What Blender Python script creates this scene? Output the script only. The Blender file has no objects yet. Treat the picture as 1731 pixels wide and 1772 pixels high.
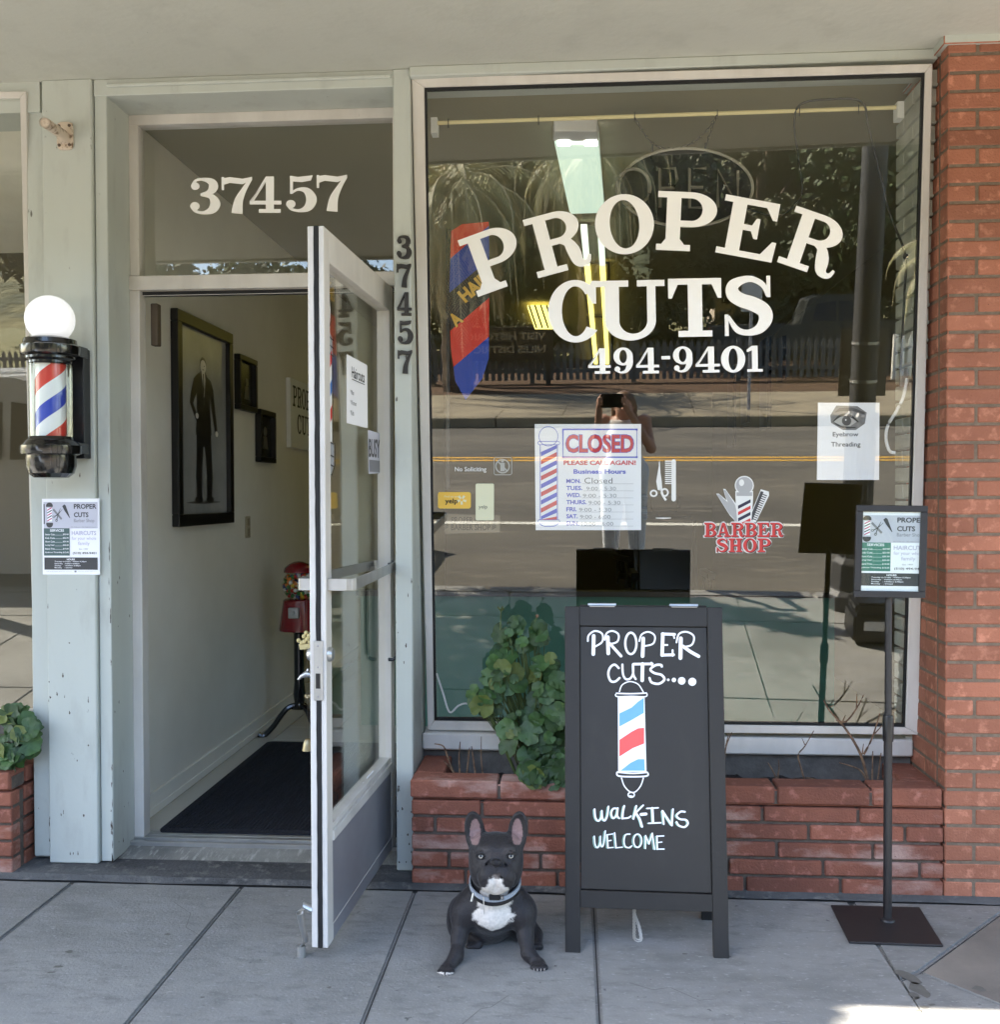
import bpy, bmesh, math, random
import numpy as np
from mathutils import Vector, Matrix
random.seed(7); rng = np.random.default_rng(7)
SC = bpy.context.scene; COL = SC.collection
pi = math.pi
V = Vector

# ------------------------------------------------------------------ camera
FOC = 1740.0; PCX, PCY = 865.5, 886.0            # photograph 1731 x 1772
YAW = math.atan(124.5/FOC); PITCH = math.atan(29/FOC); ROLL = 0.003
CAM = V((0, -3.57, 1.41))
FWD = V((-math.sin(YAW)*math.cos(PITCH), math.cos(YAW)*math.cos(PITCH), -math.sin(PITCH)))
_r = V((math.cos(YAW), math.sin(YAW), 0)); _u = _r.cross(FWD)
RGT = _r*math.cos(ROLL) - _u*math.sin(ROLL); UPV = _u*math.cos(ROLL) + _r*math.sin(ROLL)
cd = bpy.data.cameras.new('camera'); cam = bpy.data.objects.new('camera', cd); COL.objects.link(cam)
m = Matrix((RGT, UPV, -FWD)).transposed().to_4x4(); m.translation = CAM
cam.matrix_world = m
cd.sensor_fit = 'HORIZONTAL'; cd.sensor_width = 36; cd.lens = 36*FOC/1731
cd.clip_start = 0.02; cd.clip_end = 2000
SC.camera = cam

# ------------------------------------------------------------------ light
SUN_EL = math.radians(44); SUN_H = V((-0.86, -0.51, 0)).normalized()
SUN_DIR = SUN_H*math.cos(SUN_EL) + V((0, 0, math.sin(SUN_EL)))
w = bpy.data.worlds.new('World'); SC.world = w; w.use_nodes = True
nt = w.node_tree; bg = nt.nodes['Background']
sky = nt.nodes.new('ShaderNodeTexSky'); sky.sky_type = 'NISHITA'; sky.sun_disc = False
sky.sun_elevation = SUN_EL; sky.sun_rotation = math.atan2(SUN_H.x, SUN_H.y)
nt.links.new(sky.outputs[0], bg.inputs[0]); bg.inputs[1].default_value = 0.115
ld = bpy.data.lights.new('sun', 'SUN'); ld.energy = 4.8; ld.angle = math.radians(0.5); ld.color = (1, .93, .82)
sun = bpy.data.objects.new('sun', ld); COL.objects.link(sun)
sun.rotation_euler = SUN_DIR.to_track_quat('Z', 'Y').to_euler()
SC.view_settings.view_transform = 'Standard'; SC.view_settings.look = 'None'
SC.view_settings.exposure = 3.2; SC.view_settings.gamma = 1
SC.cycles.max_bounces = 10; SC.cycles.diffuse_bounces = 6; SC.cycles.glossy_bounces = 4
SC.cycles.transparent_max_bounces = 24; SC.cycles.sample_clamp_indirect = 6
SC.cycles.caustics_reflective = False; SC.cycles.caustics_refractive = False

# ------------------------------------------------------------------ pixel ray helpers (photograph pixels -> real points at a real depth)
def ray(x, y): return FWD + RGT*((x-PCX)/FOC) - UPV*((y-PCY)/FOC)
def atY(x, y, Y):
    d = ray(x, y); return CAM + d*((Y-CAM.y)/d.y)
def atZ(x, y, Z):
    d = ray(x, y); return CAM + d*((Z-CAM.z)/d.z)
def atX(x, y, X):
    d = ray(x, y); return CAM + d*((X-CAM.x)/d.x)
def atP(x, y, p0, n):
    d = ray(x, y); return CAM + d*((p0-CAM).dot(n)/d.dot(n))
# sloping plane of the display window (top leans out over the pavement)
GP = V((.35, .105, 2.85)); GN = V((-math.tan(math.radians(2.0)), -1, -(.345-.12)/2.35)).normalized()
def G(x, y, off=0): return atP(x, y, GP, GN) + GN*off

# ------------------------------------------------------------------ materials
def lin(c):
    c = c/255
    return c/12.92 if c <= .04045 else ((c+.055)/1.055)**2.4
def S(r, g, b): return (lin(r), lin(g), lin(b))
def newmat(name):
    mt = bpy.data.materials.new(name); mt.use_nodes = True
    return mt, mt.node_tree, mt.node_tree.nodes['Principled BSDF']
MATS = {}
def mat(name, col, rough=.6, metal=0, var=0, scale=8, col2=None, bump=0, bscale=60, island=0, spec=None, emit=None, estr=1, dist=.004, coat=0):
    """plain procedural material: base colour, cloudy second colour, fine bump, random tint per island"""
    if name in MATS: return MATS[name]
    mt, t, b = newmat(name); N = t.nodes; L = t.links
    b.inputs['Base Color'].default_value = (*col, 1); b.inputs['Roughness'].default_value = rough
    b.inputs['Metallic'].default_value = metal
    if spec is not None: b.inputs['Specular IOR Level'].default_value = spec
    if coat: b.inputs['Coat Weight'].default_value = coat
    geo = N.new('ShaderNodeNewGeometry'); out = None
    if var or col2 is not None:
        ns = N.new('ShaderNodeTexNoise'); ns.inputs['Scale'].default_value = scale; ns.inputs['Detail'].default_value = 6; ns.inputs['Roughness'].default_value = .65
        L.new(geo.outputs['Position'], ns.inputs['Vector'])
        rp = N.new('ShaderNodeValToRGB'); rp.color_ramp.elements[0].position = .35; rp.color_ramp.elements[1].position = .7
        c2 = col2 if col2 is not None else tuple(v*(1-var) for v in col)
        rp.color_ramp.elements[0].color = (*c2, 1); rp.color_ramp.elements[1].color = (*col, 1)
        L.new(ns.outputs['Fac'], rp.inputs['Fac']); out = rp.outputs['Color']
    if island:
        mr = N.new('ShaderNodeMapRange'); mr.inputs['To Min'].default_value = 1-island; mr.inputs['To Max'].default_value = 1+island
        L.new(geo.outputs['Random Per Island'], mr.inputs['Value'])
        hs = N.new('ShaderNodeHueSaturation'); L.new(mr.outputs[0], hs.inputs['Value'])
        if out: L.new(out, hs.inputs['Color'])
        else: hs.inputs['Color'].default_value = (*col, 1)
        out = hs.outputs['Color']
    if out: L.new(out, b.inputs['Base Color'])
    if bump:
        n2 = N.new('ShaderNodeTexNoise'); n2.inputs['Scale'].default_value = bscale; n2.inputs['Detail'].default_value = 5
        L.new(geo.outputs['Position'], n2.inputs['Vector'])
        bp = N.new('ShaderNodeBump'); bp.inputs['Strength'].default_value = bump; bp.inputs['Distance'].default_value = dist
        L.new(n2.outputs['Fac'], bp.inputs['Height']); L.new(bp.outputs[0], b.inputs['Normal'])
    if emit is not None:
        b.inputs['Emission Color'].default_value = (*emit, 1); b.inputs['Emission Strength'].default_value = estr
    MATS[name] = mt; return mt
def layered(name, col, layers, rough=.7, bump=.3, bscale=90, dist=.003, island=0):
    """base colour with several spotty layers: (colour, noise scale, threshold, softness, stretch)"""
    mt, t, b = newmat(name); N = t.nodes; L = t.links
    geo = N.new('ShaderNodeNewGeometry'); cur = None
    b.inputs['Roughness'].default_value = rough
    for (c, sc, th, soft, st) in layers:
        mp = N.new('ShaderNodeMapping'); mp.inputs['Scale'].default_value = st; mp.inputs['Location'].default_value = (sc*1.3, sc*.7, sc*2.1)
        L.new(geo.outputs['Position'], mp.inputs['Vector'])
        ns = N.new('ShaderNodeTexNoise'); ns.inputs['Scale'].default_value = sc; ns.inputs['Detail'].default_value = 7; ns.inputs['Roughness'].default_value = .6
        L.new(mp.outputs[0], ns.inputs['Vector'])
        mr = N.new('ShaderNodeMapRange'); mr.inputs['From Min'].default_value = th-soft; mr.inputs['From Max'].default_value = th+soft
        L.new(ns.outputs['Fac'], mr.inputs['Value'])
        mx = N.new('ShaderNodeMix'); mx.data_type = 'RGBA'
        L.new(mr.outputs[0], mx.inputs[0])
        if cur: L.new(cur, mx.inputs[6])
        else: mx.inputs[6].default_value = (*col, 1)
        mx.inputs[7].default_value = (*c, 1); cur = mx.outputs[2]
    if island:
        mr = N.new('ShaderNodeMapRange'); mr.inputs['To Min'].default_value = 1-island; mr.inputs['To Max'].default_value = 1+island
        L.new(geo.outputs['Random Per Island'], mr.inputs['Value'])
        hs = N.new('ShaderNodeHueSaturation'); L.new(mr.outputs[0], hs.inputs['Value']); L.new(cur, hs.inputs['Color']); cur = hs.outputs['Color']
    L.new(cur, b.inputs['Base Color'])
    n2 = N.new('ShaderNodeTexNoise'); n2.inputs['Scale'].default_value = bscale; n2.inputs['Detail'].default_value = 6
    L.new(geo.outputs['Position'], n2.inputs['Vector'])
    bp = N.new('ShaderNodeBump'); bp.inputs['Strength'].default_value = bump; bp.inputs['Distance'].default_value = dist
    L.new(n2.outputs['Fac'], bp.inputs['Height']); L.new(bp.outputs[0], b.inputs['Normal'])
    MATS[name] = mt; return mt
def glassmat(name, base=.05, tint=(.95, .97, .95)):
    mt, t, b = newmat(name); N = t.nodes; L = t.links; N.remove(b)
    lw = N.new('ShaderNodeLayerWeight'); lw.inputs['Blend'].default_value = .5
    pw = N.new('ShaderNodeMath'); pw.operation = 'POWER'; pw.inputs[1].default_value = 4; L.new(lw.outputs['Facing'], pw.inputs[0])
    ma = N.new('ShaderNodeMath'); ma.operation = 'MULTIPLY_ADD'; ma.inputs[1].default_value = .8; ma.inputs[2].default_value = base
    L.new(pw.outputs[0], ma.inputs[0])
    tr = N.new('ShaderNodeBsdfTransparent'); tr.inputs[0].default_value = (*tint, 1)
    gl = N.new('ShaderNodeBsdfGlossy'); gl.inputs['Roughness'].default_value = 0; gl.inputs[0].default_value = (1, .985, .93, 1)
    mx = N.new('ShaderNodeMixShader'); L.new(ma.outputs[0], mx.inputs[0]); L.new(tr.outputs[0], mx.inputs[1]); L.new(gl.outputs[0], mx.inputs[2])
    L.new(mx.outputs[0], N['Material Output'].inputs['Surface'])
    MATS[name] = mt; return mt

SIDEWALK = layered('concrete pavement', S(146, 144, 139), [(S(108, 107, 103), 1.5, .54, .12, (1, 1, 1)), (S(134, 133, 130), 7, .5, .16, (.35, 1.8, 1)), (S(118, 117, 114), 22, .6, .10, (.6, 1.3, 1)), (S(84, 83, 82), 26, .70, .03, (1, 1, 1)), (S(156, 155, 152), 90, .64, .06, (.5, 1, 1)), (S(58, 56, 54), 9, .735, .012, (1, 1, 1)), (S(112, 110, 106), .8, .59, .05, (1, 1, 1))], rough=.85, bump=.6, bscale=110, dist=.004, island=.06)
TANSLAB = layered('brownish slab', S(132, 124, 114), [(S(108, 102, 95), 3, .52, .16, (1, 1, 1)), (S(95, 90, 85), 40, .7, .05, (1, 1, 1))], rough=.85, bump=.5, bscale=160)
OLDCON = layered('old dark concrete', S(92, 92, 92), [(S(56, 56, 57), 5, .5, .14, (.4, 1, 1)), (S(112, 110, 106), 22, .62, .08, (1, 1, 1))], rough=.9, bump=.8, bscale=70, dist=.006)
RAMPCON = layered('brushed ramp concrete', S(140, 138, 130), [(S(104, 103, 98), 4, .5, .15, (1, 1, 1)), (S(165, 162, 154), 50, .6, .08, (1, .2, 1))], rough=.9, bump=.8, bscale=150)
PAINT = layered('pale grey green paint', S(192, 196, 188), [(S(184, 188, 181), 3, .5, .2, (1, 1, .3)), (S(178, 181, 174), 13, .62, .08, (1, 1, .3)), (S(98, 96, 88), 34, .705, .010, (1, 1, .35))], rough=.55, bump=.25, bscale=40, dist=.003)
SOFFIT = layered('soffit stucco paint', S(196, 196, 186), [(S(190, 190, 180), 1.3, .5, .2, (1, 1, 1)), (S(187, 187, 177), 7, .58, .1, (1, 1, 1)), (S(112, 110, 100), 22, .76, .012, (1, 1, 1))], rough=.8, bump=.35, bscale=45, dist=.004)
ALU = layered('painted aluminium', S(212, 207, 200), [(S(196, 191, 184), 6, .52, .12, (1, 1, .3)), (S(140, 136, 130), 60, .74, .02, (1, 1, .3))], rough=.38, bump=.1, bscale=60)
ALUBARE = mat('satin aluminium', S(190, 190, 188), .32, .75, var=.2, scale=14)
ALUDARK = mat('dark aluminium panel', S(158, 158, 164), .45, .35, var=.15, scale=5)  # darker aluminium for kick panel, screws and sign pole
BLACKGAP = mat('black rubber and gap fill', S(22, 22, 22), .8, bump=.4)  # rubber seals, and black filling that darkens the groove and socket
BRICK = layered('orange red brick', S(160, 103, 80), [(S(138, 86, 65), 4, .5, .18, (1, 1, 1)), (S(180, 120, 96), 26, .60, .06, (1, 1, 1)), (S(104, 62, 48), 90, .70, .03, (1, 1, 1))], rough=.85, bump=.7, bscale=130, dist=.005, island=.2)
BRICK2 = layered('worn planter brick', S(142, 86, 66), [(S(118, 71, 56), 5, .5, .18, (1, 1, 1)), (S(166, 108, 92), 24, .62, .06, (1, 1, 1)), (S(178, 146, 134), 5, .64, .08, (.6, 1, 1.6)), (S(90, 50, 42), 110, .70, .03, (1, 1, 1))], rough=.85, bump=.7, bscale=130, dist=.005, island=.22)
MORTAR = mat('brick mortar', S(126, 110, 94), .95, var=.35, scale=40, bump=.8, bscale=120)
DARKMORTAR = mat('dark planter mortar', S(104, 92, 82), .95, var=.4, scale=30, bump=.8, bscale=120)
GLASS = glassmat('window glass', .053, (.985, .99, .98))
DOORGLASS = glassmat('door glass', .05, (.985, .99, .98))
CLEAR = glassmat('clear plastic', .03)
LETTER = mat('cream sign paint', S(252, 251, 248), .6, var=.03, scale=4)
WHITE = mat('white paint', S(232, 232, 230), .6)
WALLP = layered('beige interior wall', S(238, 234, 222), [(S(224, 219, 206), 1.5, .5, .2, (1, 1, 1))], rough=.8, bump=.15, bscale=50)
BLACK = mat('black satin plastic', S(24, 24, 26), .35)
BLACKGLOSS = mat('black gloss enamel', S(18, 18, 19), .18, coat=.5)
SOIL = mat('dark potting soil', S(52, 44, 40), .95, var=.5, scale=30, bump=1, bscale=60, dist=.02)

# ------------------------------------------------------------------ mesh builder
WL = {}                                            # world location of each object origin
class MB:
    def __init__(s): s.v = []; s.f = []; s.m = []; s.mats = []; s.attr = None
    def mi(s, mt):
        if mt not in s.mats: s.mats.append(mt)
        return s.mats.index(mt)
    def add(s, vs, fs, mt):
        o = len(s.v); s.v += [tuple(v) for v in vs]; k = s.mi(mt)
        for f in fs: s.f.append([o+i for i in f]); s.m.append(k)
    def poly(s, pts, mt): s.add(pts, [list(range(len(pts)))], mt)
    def frame(s, o, a, b, c, mt):                  # box from a corner and three edge vectors
        o, a, b, c = V(o), V(a), V(b), V(c)
        p = [o, o+a, o+a+b, o+b, o+c, o+a+c, o+a+b+c, o+b+c]
        if a.cross(b).dot(c) < 0: p = p[4:]+p[:4]
        s.add(p, [(3, 2, 1, 0), (4, 5, 6, 7), (0, 1, 5, 4), (1, 2, 6, 5), (2, 3, 7, 6), (3, 0, 4, 7)], mt)
    def box(s, x0, x1, y0, y1, z0, z1, mt): s.frame((x0, y0, z0), (x1-x0, 0, 0), (0, y1-y0, 0), (0, 0, z1-z0), mt)
    def strip(s, A, B, mt): 
        n = len(A); s.add(list(A)+list(B), [(i, i+1, n+i+1, n+i) for i in range(n-1)], mt)
    def slab(s, pts, nvec, mt):                    # polygon extruded by a vector
        n = len(pts); nv = V(nvec); pts = [V(p) for p in pts]
        s.add(pts+[p+nv for p in pts], [list(range(n))[::-1], list(range(n, 2*n))]+[(i, (i+1) % n, n+(i+1) % n, n+i) for i in range(n)], mt)
    def tube(s, path, r, mt, n=8, cap=True):
        path = [V(p) for p in path]; rs = r if isinstance(r, (list, tuple)) else [r]*len(path); rings = []
        for i, p in enumerate(path):
            d = (path[min(i+1, len(path)-1)]-path[max(i-1, 0)]).normalized()
            a = d.cross(V((0, 0, 1)) if abs(d.z) < .9 else V((1, 0, 0))).normalized(); b = d.cross(a)
            rings += [p+(a*math.cos(2*pi*k/n)+b*math.sin(2*pi*k/n))*rs[i] for k in range(n)]
        fs = []
        for i in range(len(path)-1):
            for k in range(n): fs.append((i*n+k, i*n+(k+1) % n, (i+1)*n+(k+1) % n, (i+1)*n+k))
        if cap: fs += [tuple(range(n))[::-1], tuple(range((len(path)-1)*n, len(path)*n))]
        s.add(rings, fs, mt)
    def lathe(s, prof, c, mt, n=32, axis=V((0, 0, 1)), flute=0):
        axis = V(axis).normalized(); a = axis.cross(V((0, 1, 0)) if abs(axis.y) < .9 else V((1, 0, 0))).normalized(); b = axis.cross(a); c = V(c); vs = []
        for r, z in prof:
            for k in range(n):
                rr = r*(1-flute*(k % 2)); vs.append(c+axis*z+(a*math.cos(2*pi*k/n)+b*math.sin(2*pi*k/n))*rr)
        fs = []
        for i in range(len(prof)-1):
            for k in range(n): fs.append((i*n+k, i*n+(k+1) % n, (i+1)*n+(k+1) % n, (i+1)*n+k))
        fs += [tuple(range(n))[::-1], tuple(range((len(prof)-1)*n, len(prof)*n))]
        s.add(vs, fs, mt)
    def ball(s, c, r, mt, n=16, sq=(1, 1, 1)):
        c = V(c); h = n//2; prof = [(max(1e-5, math.sin(pi*i/h)), -math.cos(pi*i/h)) for i in range(h+1)]; vs = []
        for q, z in prof:
            for k in range(n): vs.append(c+V((q*math.cos(2*pi*k/n)*r*sq[0], q*math.sin(2*pi*k/n)*r*sq[1], z*r*sq[2])))
        fs = []
        for i in range(h):
            for k in range(n): fs.append((i*n+k, i*n+(k+1) % n, (i+1)*n+(k+1) % n, (i+1)*n+k))
        s.add(vs, fs, mt)
    def build(s, name, parent=None, loc=None, smooth=False, bevel=0, seg=1, kind=None, label=None, cat=None, group=None, angle=None):
        L = WL[parent] if parent is not None else (V(loc) if loc is not None else None)
        if L is None:
            arr = np.array(s.v); L = V(((arr[:, 0].min()+arr[:, 0].max())/2, (arr[:, 1].min()+arr[:, 1].max())/2, arr[:, 2].min()))
        me = bpy.data.meshes.new(name)
        me.from_pydata([(v[0]-L.x, v[1]-L.y, v[2]-L.z) for v in s.v], [], s.f)
        for mt in s.mats: me.materials.append(mt)
        me.polygons.foreach_set('material_index', s.m)
        if bevel:
            b = bmesh.new(); b.from_mesh(me)
            bmesh.ops.bevel(b, geom=[e for e in b.edges if len(e.link_faces) == 2 and e.calc_face_angle(0) > .5], offset=bevel, segments=seg, affect='EDGES', clamp_overlap=True)
            b.to_mesh(me); b.free()
        if smooth:
            me.polygons.foreach_set('use_smooth', [True]*len(me.polygons))
            me.set_sharp_from_angle(angle=angle or math.radians(40))
        me.update()
        o = bpy.data.objects.new(name, me); COL.objects.link(o)
        if parent is not None: o.parent = parent
        else: o.location = L
        WL[o] = L
        if kind: o['kind'] = kind
        tag(o, label, cat, group); return o
def tag(o, label=None, cat=None, group=None):
    if label: o['label'] = label
    if cat: o['category'] = cat
    if group: o['group'] = group
    return o
def thing(name, loc, label, cat, group=None):
    o = bpy.data.objects.new(name, None); o.empty_display_size = .1; COL.objects.link(o); o.location = loc; WL[o] = V(loc)
    return tag(o, label, cat, group)
def dup(root, loc, rz=0, scale=1, label=None):
    r = root.copy(); COL.objects.link(r); r.location = loc; r.rotation_euler = (0, 0, rz); r.scale = (scale,)*3 if not isinstance(scale, tuple) else scale; WL[r] = V(loc)
    if label: r['label'] = label
    for ch in list(root.children):
        c = ch.copy(); COL.objects.link(c); c.parent = r
        for g in list(ch.children):
            d = g.copy(); COL.objects.link(d); d.parent = c
    return r
def catmull(pts, n=6):
    pts = [V((*p, 0)) if len(p) == 2 else V(p) for p in pts]; out = []
    for i in range(len(pts)-1):
        p0, p1, p2, p3 = pts[max(i-1, 0)], pts[i], pts[i+1], pts[min(i+2, len(pts)-1)]
        for k in range(n):
            t = k/n; out.append(.5*((2*p1)+(p2-p0)*t+(2*p0-5*p1+4*p2-p3)*t*t+(3*p1-p0-3*p2+p3)*t**3))
    return out+[pts[-1]]

# ------------------------------------------------------------------ flat lettering (2-D pieces mapped by a function (x, y, offset) -> point)
def stroke2(pts, wd, smooth=True, n=6):
    """returns left/right outlines of a brush stroke"""
    w3 = wd if isinstance(wd, (list, tuple)) else [wd]*len(pts)
    q = [(p[0], p[1], ww) for p, ww in zip(pts, w3)]
    c = catmull(q, n) if smooth and len(pts) > 2 else [V(p) for p in q]
    A, B = [], []
    for i, p in enumerate(c):
        d = c[min(i+1, len(c)-1)]-c[max(i-1, 0)]; d = V((d.x, d.y)).normalized() if d.length > 0 else V((1, 0)); nn = V((-d.y, d.x))
        A.append((p.x+nn.x*p.z/2, p.y+nn.y*p.z/2)); B.append((p.x-nn.x*p.z/2, p.y-nn.y*p.z/2))
    return ('s', A, B)
def rect(x0, y0, x1, y1): return ('p', [(x0, y0), (x1, y0), (x1, y1), (x0, y1)])
def ring(cx, cy, rx, ry, ix, iy, a0=0, a1=360, n=28, icx=None):
    icx = cx if icx is None else icx; an = [math.radians(a0+(a1-a0)*i/n) for i in range(n+1)]
    return ('s', [(cx+rx*math.cos(a), cy+ry*math.sin(a)) for a in an], [(icx+ix*math.cos(a), cy+iy*math.sin(a)) for a in an])
def disc(cx, cy, r, ry=None, n=20): return ('p', [(cx+r*math.cos(2*pi*i/n), cy+(ry or r)*math.sin(2*pi*i/n)) for i in range(n)])
T_ = .105
GL = {
 'P': [rect(.15, 0, .385, 1), rect(0, 0, .56, T_), rect(0, 1-T_, .57, 1), ring(.56, .705, .42, .295, .18, .19, -90, 90), rect(.38, .41, .56, .515), ('p', [(.385, T_), (.46, T_), (.385, .2)]), ('p', [(.15, T_), (.08, T_), (.15, .2)])],
 'R': [rect(.15, 0, .385, 1), rect(0, 0, .56, T_), rect(0, 1-T_, .57, 1), ring(.54, .73, .41, .27, .18, .165, -90, 90), rect(.38, .46, .54, .565), stroke2([(.5, .52), (.66, .46), (.735, .3), (.775, .12), (.86, .05), (.95, .07), (1.0, .17)], [.08, .16, .23, .2, .12, .08, .05])],
 'O': [ring(.5, .5, .5, .515, .25, .415, 0, 360, 48)],
 'E': [rect(.14, 0, .375, 1), rect(0, 0, .93, T_), rect(0, 1-T_, .9, 1), ('p', [(.93, 0), (.95, .34), (.88, .34), (.72, T_), (.72, 0)]), ('p', [(.9, 1), (.7, 1), (.7, 1-T_), (.83, .7), (.9, .7)]), rect(.37, .46, .6, .56), ('p', [(.63, .34), (.63, .69), (.57, .69), (.5, .54), (.5, .47), (.57, .34)])],
 'C': [ring(.5, .5, .5, .52, .25, .415, 42, 322, 40), ('p', [(.80, 1.0), (.88, 1.0), (.88, .62), (.81, .62), (.72, .78), (.72, .86)])],
 'U': [rect(0, 1-T_, .54, 1), rect(.15, .3, .385, 1), rect(.68, 1-T_, 1.13, 1), rect(.84, .3, .98, 1), ring(.565, .32, .415, .335, .228, .22, 180, 360, 28, icx=.612)],
 'T': [rect(0, 1-T_, .88, 1), rect(.325, 0, .56, 1), rect(.16, 0, .72, T_), ('p', [(0, 1), (0, .66), (.06, .66), (.16, 1-T_), (.16, 1)]), ('p', [(.88, 1), (.72, 1), (.72, 1-T_), (.82, .66), (.88, .66)])],
 'S': [stroke2([(.75, .66), (.68, .84), (.5, .945), (.32, .93), (.17, .84), (.17, .70), (.3, .6), (.5, .53), (.68, .42), (.71, .27), (.6, .11), (.4, .05), (.22, .11), (.08, .33)], [.05, .09, .1, .13, .2, .23, .23, .24, .24, .23, .16, .1, .1, .05]), rect(.735, .64, .80, 1.0), rect(.02, 0, .085, .36)],
 'B': [rect(.13, 0, .37, 1), rect(0, 0, .5, T_), rect(0, 1-T_, .5, 1), ring(.5, .745, .38, .255, .15, .15, -90, 90), ring(.5, .27, .43, .27, .18, .16, -90, 90), rect(.36, .44, .5, .54)],
 'A': [('p', [(.40, 1), (.60, 1), (.95, 0), (.70, 0)]), ('p', [(.40, 1), (.50, 1), (.22, 0), (.10, 0)]), rect(.25, .26, .72, .36), rect(0, 0, .36, T_), rect(.56, 0, 1.05, T_)],
 'H': [rect(.13, 0, .37, 1), rect(.65, 0, .89, 1), rect(0, 0, .47, T_), rect(.55, 0, 1.02, T_), rect(0, 1-T_, .47, 1), rect(.55, 1-T_, 1.02, 1), rect(.36, .44, .66, .55)],
 '0': [ring(.37, .5, .37, .51, .14, .41, 0, 360, 40)],
 '1': [rect(.2, 0, .44, 1), rect(0, 0, .64, T_), ('p', [(.2, 1), (.0, .86), (0, .76), (.2, .82)])],
 '4': [rect(.46, 0, .69, 1), rect(.26, 0, .88, T_), rect(0, .23, .9, .335), ('p', [(.46, 1), (.56, 1), (.13, .335), (0, .335), (0, .27)])],
 '3': [stroke2([(.08, .76), (.15, .92), (.34, .955), (.54, .88), (.58, .73), (.48, .59), (.27, .535)], [.1, .07, .09, .2, .23, .15, .07]), stroke2([(.27, .535), (.52, .49), (.63, .3), (.55, .12), (.34, .04), (.14, .09), (.07, .22)], [.07, .15, .25, .21, .09, .08, .1]), disc(.14, .77, .105), disc(.13, .22, .115)],
 '5': [('p', [(.12, 1), (.3, .965), (.66, 1.01), (.62, .87), (.4, .82), (.13, .845)]), rect(.11, .5, .185, .99), stroke2([(.15, .53), (.32, .625), (.52, .58), (.63, .36), (.55, .13), (.34, .04), (.14, .09), (.07, .22)], [.06, .08, .18, .26, .21, .09, .08, .1]), disc(.13, .22, .115)],
 '7': [('p', [(.03, .97), (.2, 1.0), (.5, .955), (.73, 1.01), (.73, .93), (.5, .80), (.2, .84), (.04, .78)]), rect(0, .64, .06, 1.0), stroke2([(.70, .95), (.54, .66), (.41, .35), (.37, 0)], [.08, .13, .21, .27])],
 '9': [ring(.36, .665, .36, .345, .14, .255, 0, 360, 36), stroke2([(.61, .64), (.6, .36), (.48, .12), (.28, .05), (.13, .12)], [.22, .22, .14, .08, .08]), disc(.14, .18, .105)],
 '-': [rect(0, .5, .34, .63)],
}
GW = {'P': .98, 'R': 1.0, 'O': 1.0, 'E': .95, 'C': .92, 'U': 1.13, 'T': .88, 'S': .84, 'B': .93, 'A': 1.05, 'H': 1.02, '0': .74, '1': .64, '4': .9, '3': .72, '5': .7, '7': .74, '9': .73, '-': .34}
_lay = [0]
def draw(mb, pieces, fn, mt, off=.0015, step=.00012):
    for pc in pieces:
        _lay[0] = (_lay[0]+1) % 9; o = off+_lay[0]*step
        if pc[0] == 'p': mb.poly([fn(x, y, o) for x, y in pc[1]], mt)
        else: mb.strip([fn(x, y, o) for x, y in pc[1]], [fn(x, y, o) for x, y in pc[2]], mt)
def glyph(mb, ch, fn, mt, x0, y0, x1, y1, rot=0, off=.0015):
    """glyph in the pixel box x0..x1, y1(top)..y0(bottom); rotated by rot degrees about the box centre (clockwise on the photo)"""
    cx, cy = (x0+x1)/2, (y0+y1)/2; c, s = math.cos(math.radians(rot)), math.sin(math.radians(rot))
    def f(u, v, o):
        px = x0+(x1-x0)*u/GW[ch]-cx; py = y0+(y1-y0)*v-cy
        return fn(cx+px*c-py*s, cy+px*s+py*c, o)
    draw(mb, GL[ch], f, mt, off)
def font2(s, bold=0):
    cu = bpy.data.curves.new('t', 'FONT'); cu.body = s; cu.resolution_u = 3; cu.offset = bold
    ob = bpy.data.objects.new('t', cu); COL.objects.link(ob)
    dg = bpy.context.evaluated_depsgraph_get(); me = bpy.data.meshes.new_from_object(ob.evaluated_get(dg))
    vs = [(v.co.x, v.co.y) for v in me.vertices]; fs = [tuple(p.vertices) for p in me.polygons]
    bpy.data.objects.remove(ob); bpy.data.curves.remove(cu); bpy.data.meshes.remove(me)
    return vs, fs
def text(mb, s, fn, mt, x0, y0, x1, y1, bold=0, off=.0015, rot=0):
    """sans text fitted to the box (y0 = bottom, y1 = top in the map's own coordinates)"""
    vs, fs = font2(s, bold); xs = [v[0] for v in vs]; ys = [v[1] for v in vs]; a, b, c, d = min(xs), max(xs), min(ys), max(ys)
    mb.add([fn(x0+(x1-x0)*(x-a)/(b-a), y0+(y1-y0)*(y-c)/(d-c), off) for x, y in vs], fs, mt)
def sheetfn(o, ex, ey):
    o, ex, ey = V(o), V(ex), V(ey); n = ex.cross(ey).normalized()
    return lambda u, v, off=0: o+ex*u+ey*v+n*off
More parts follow.
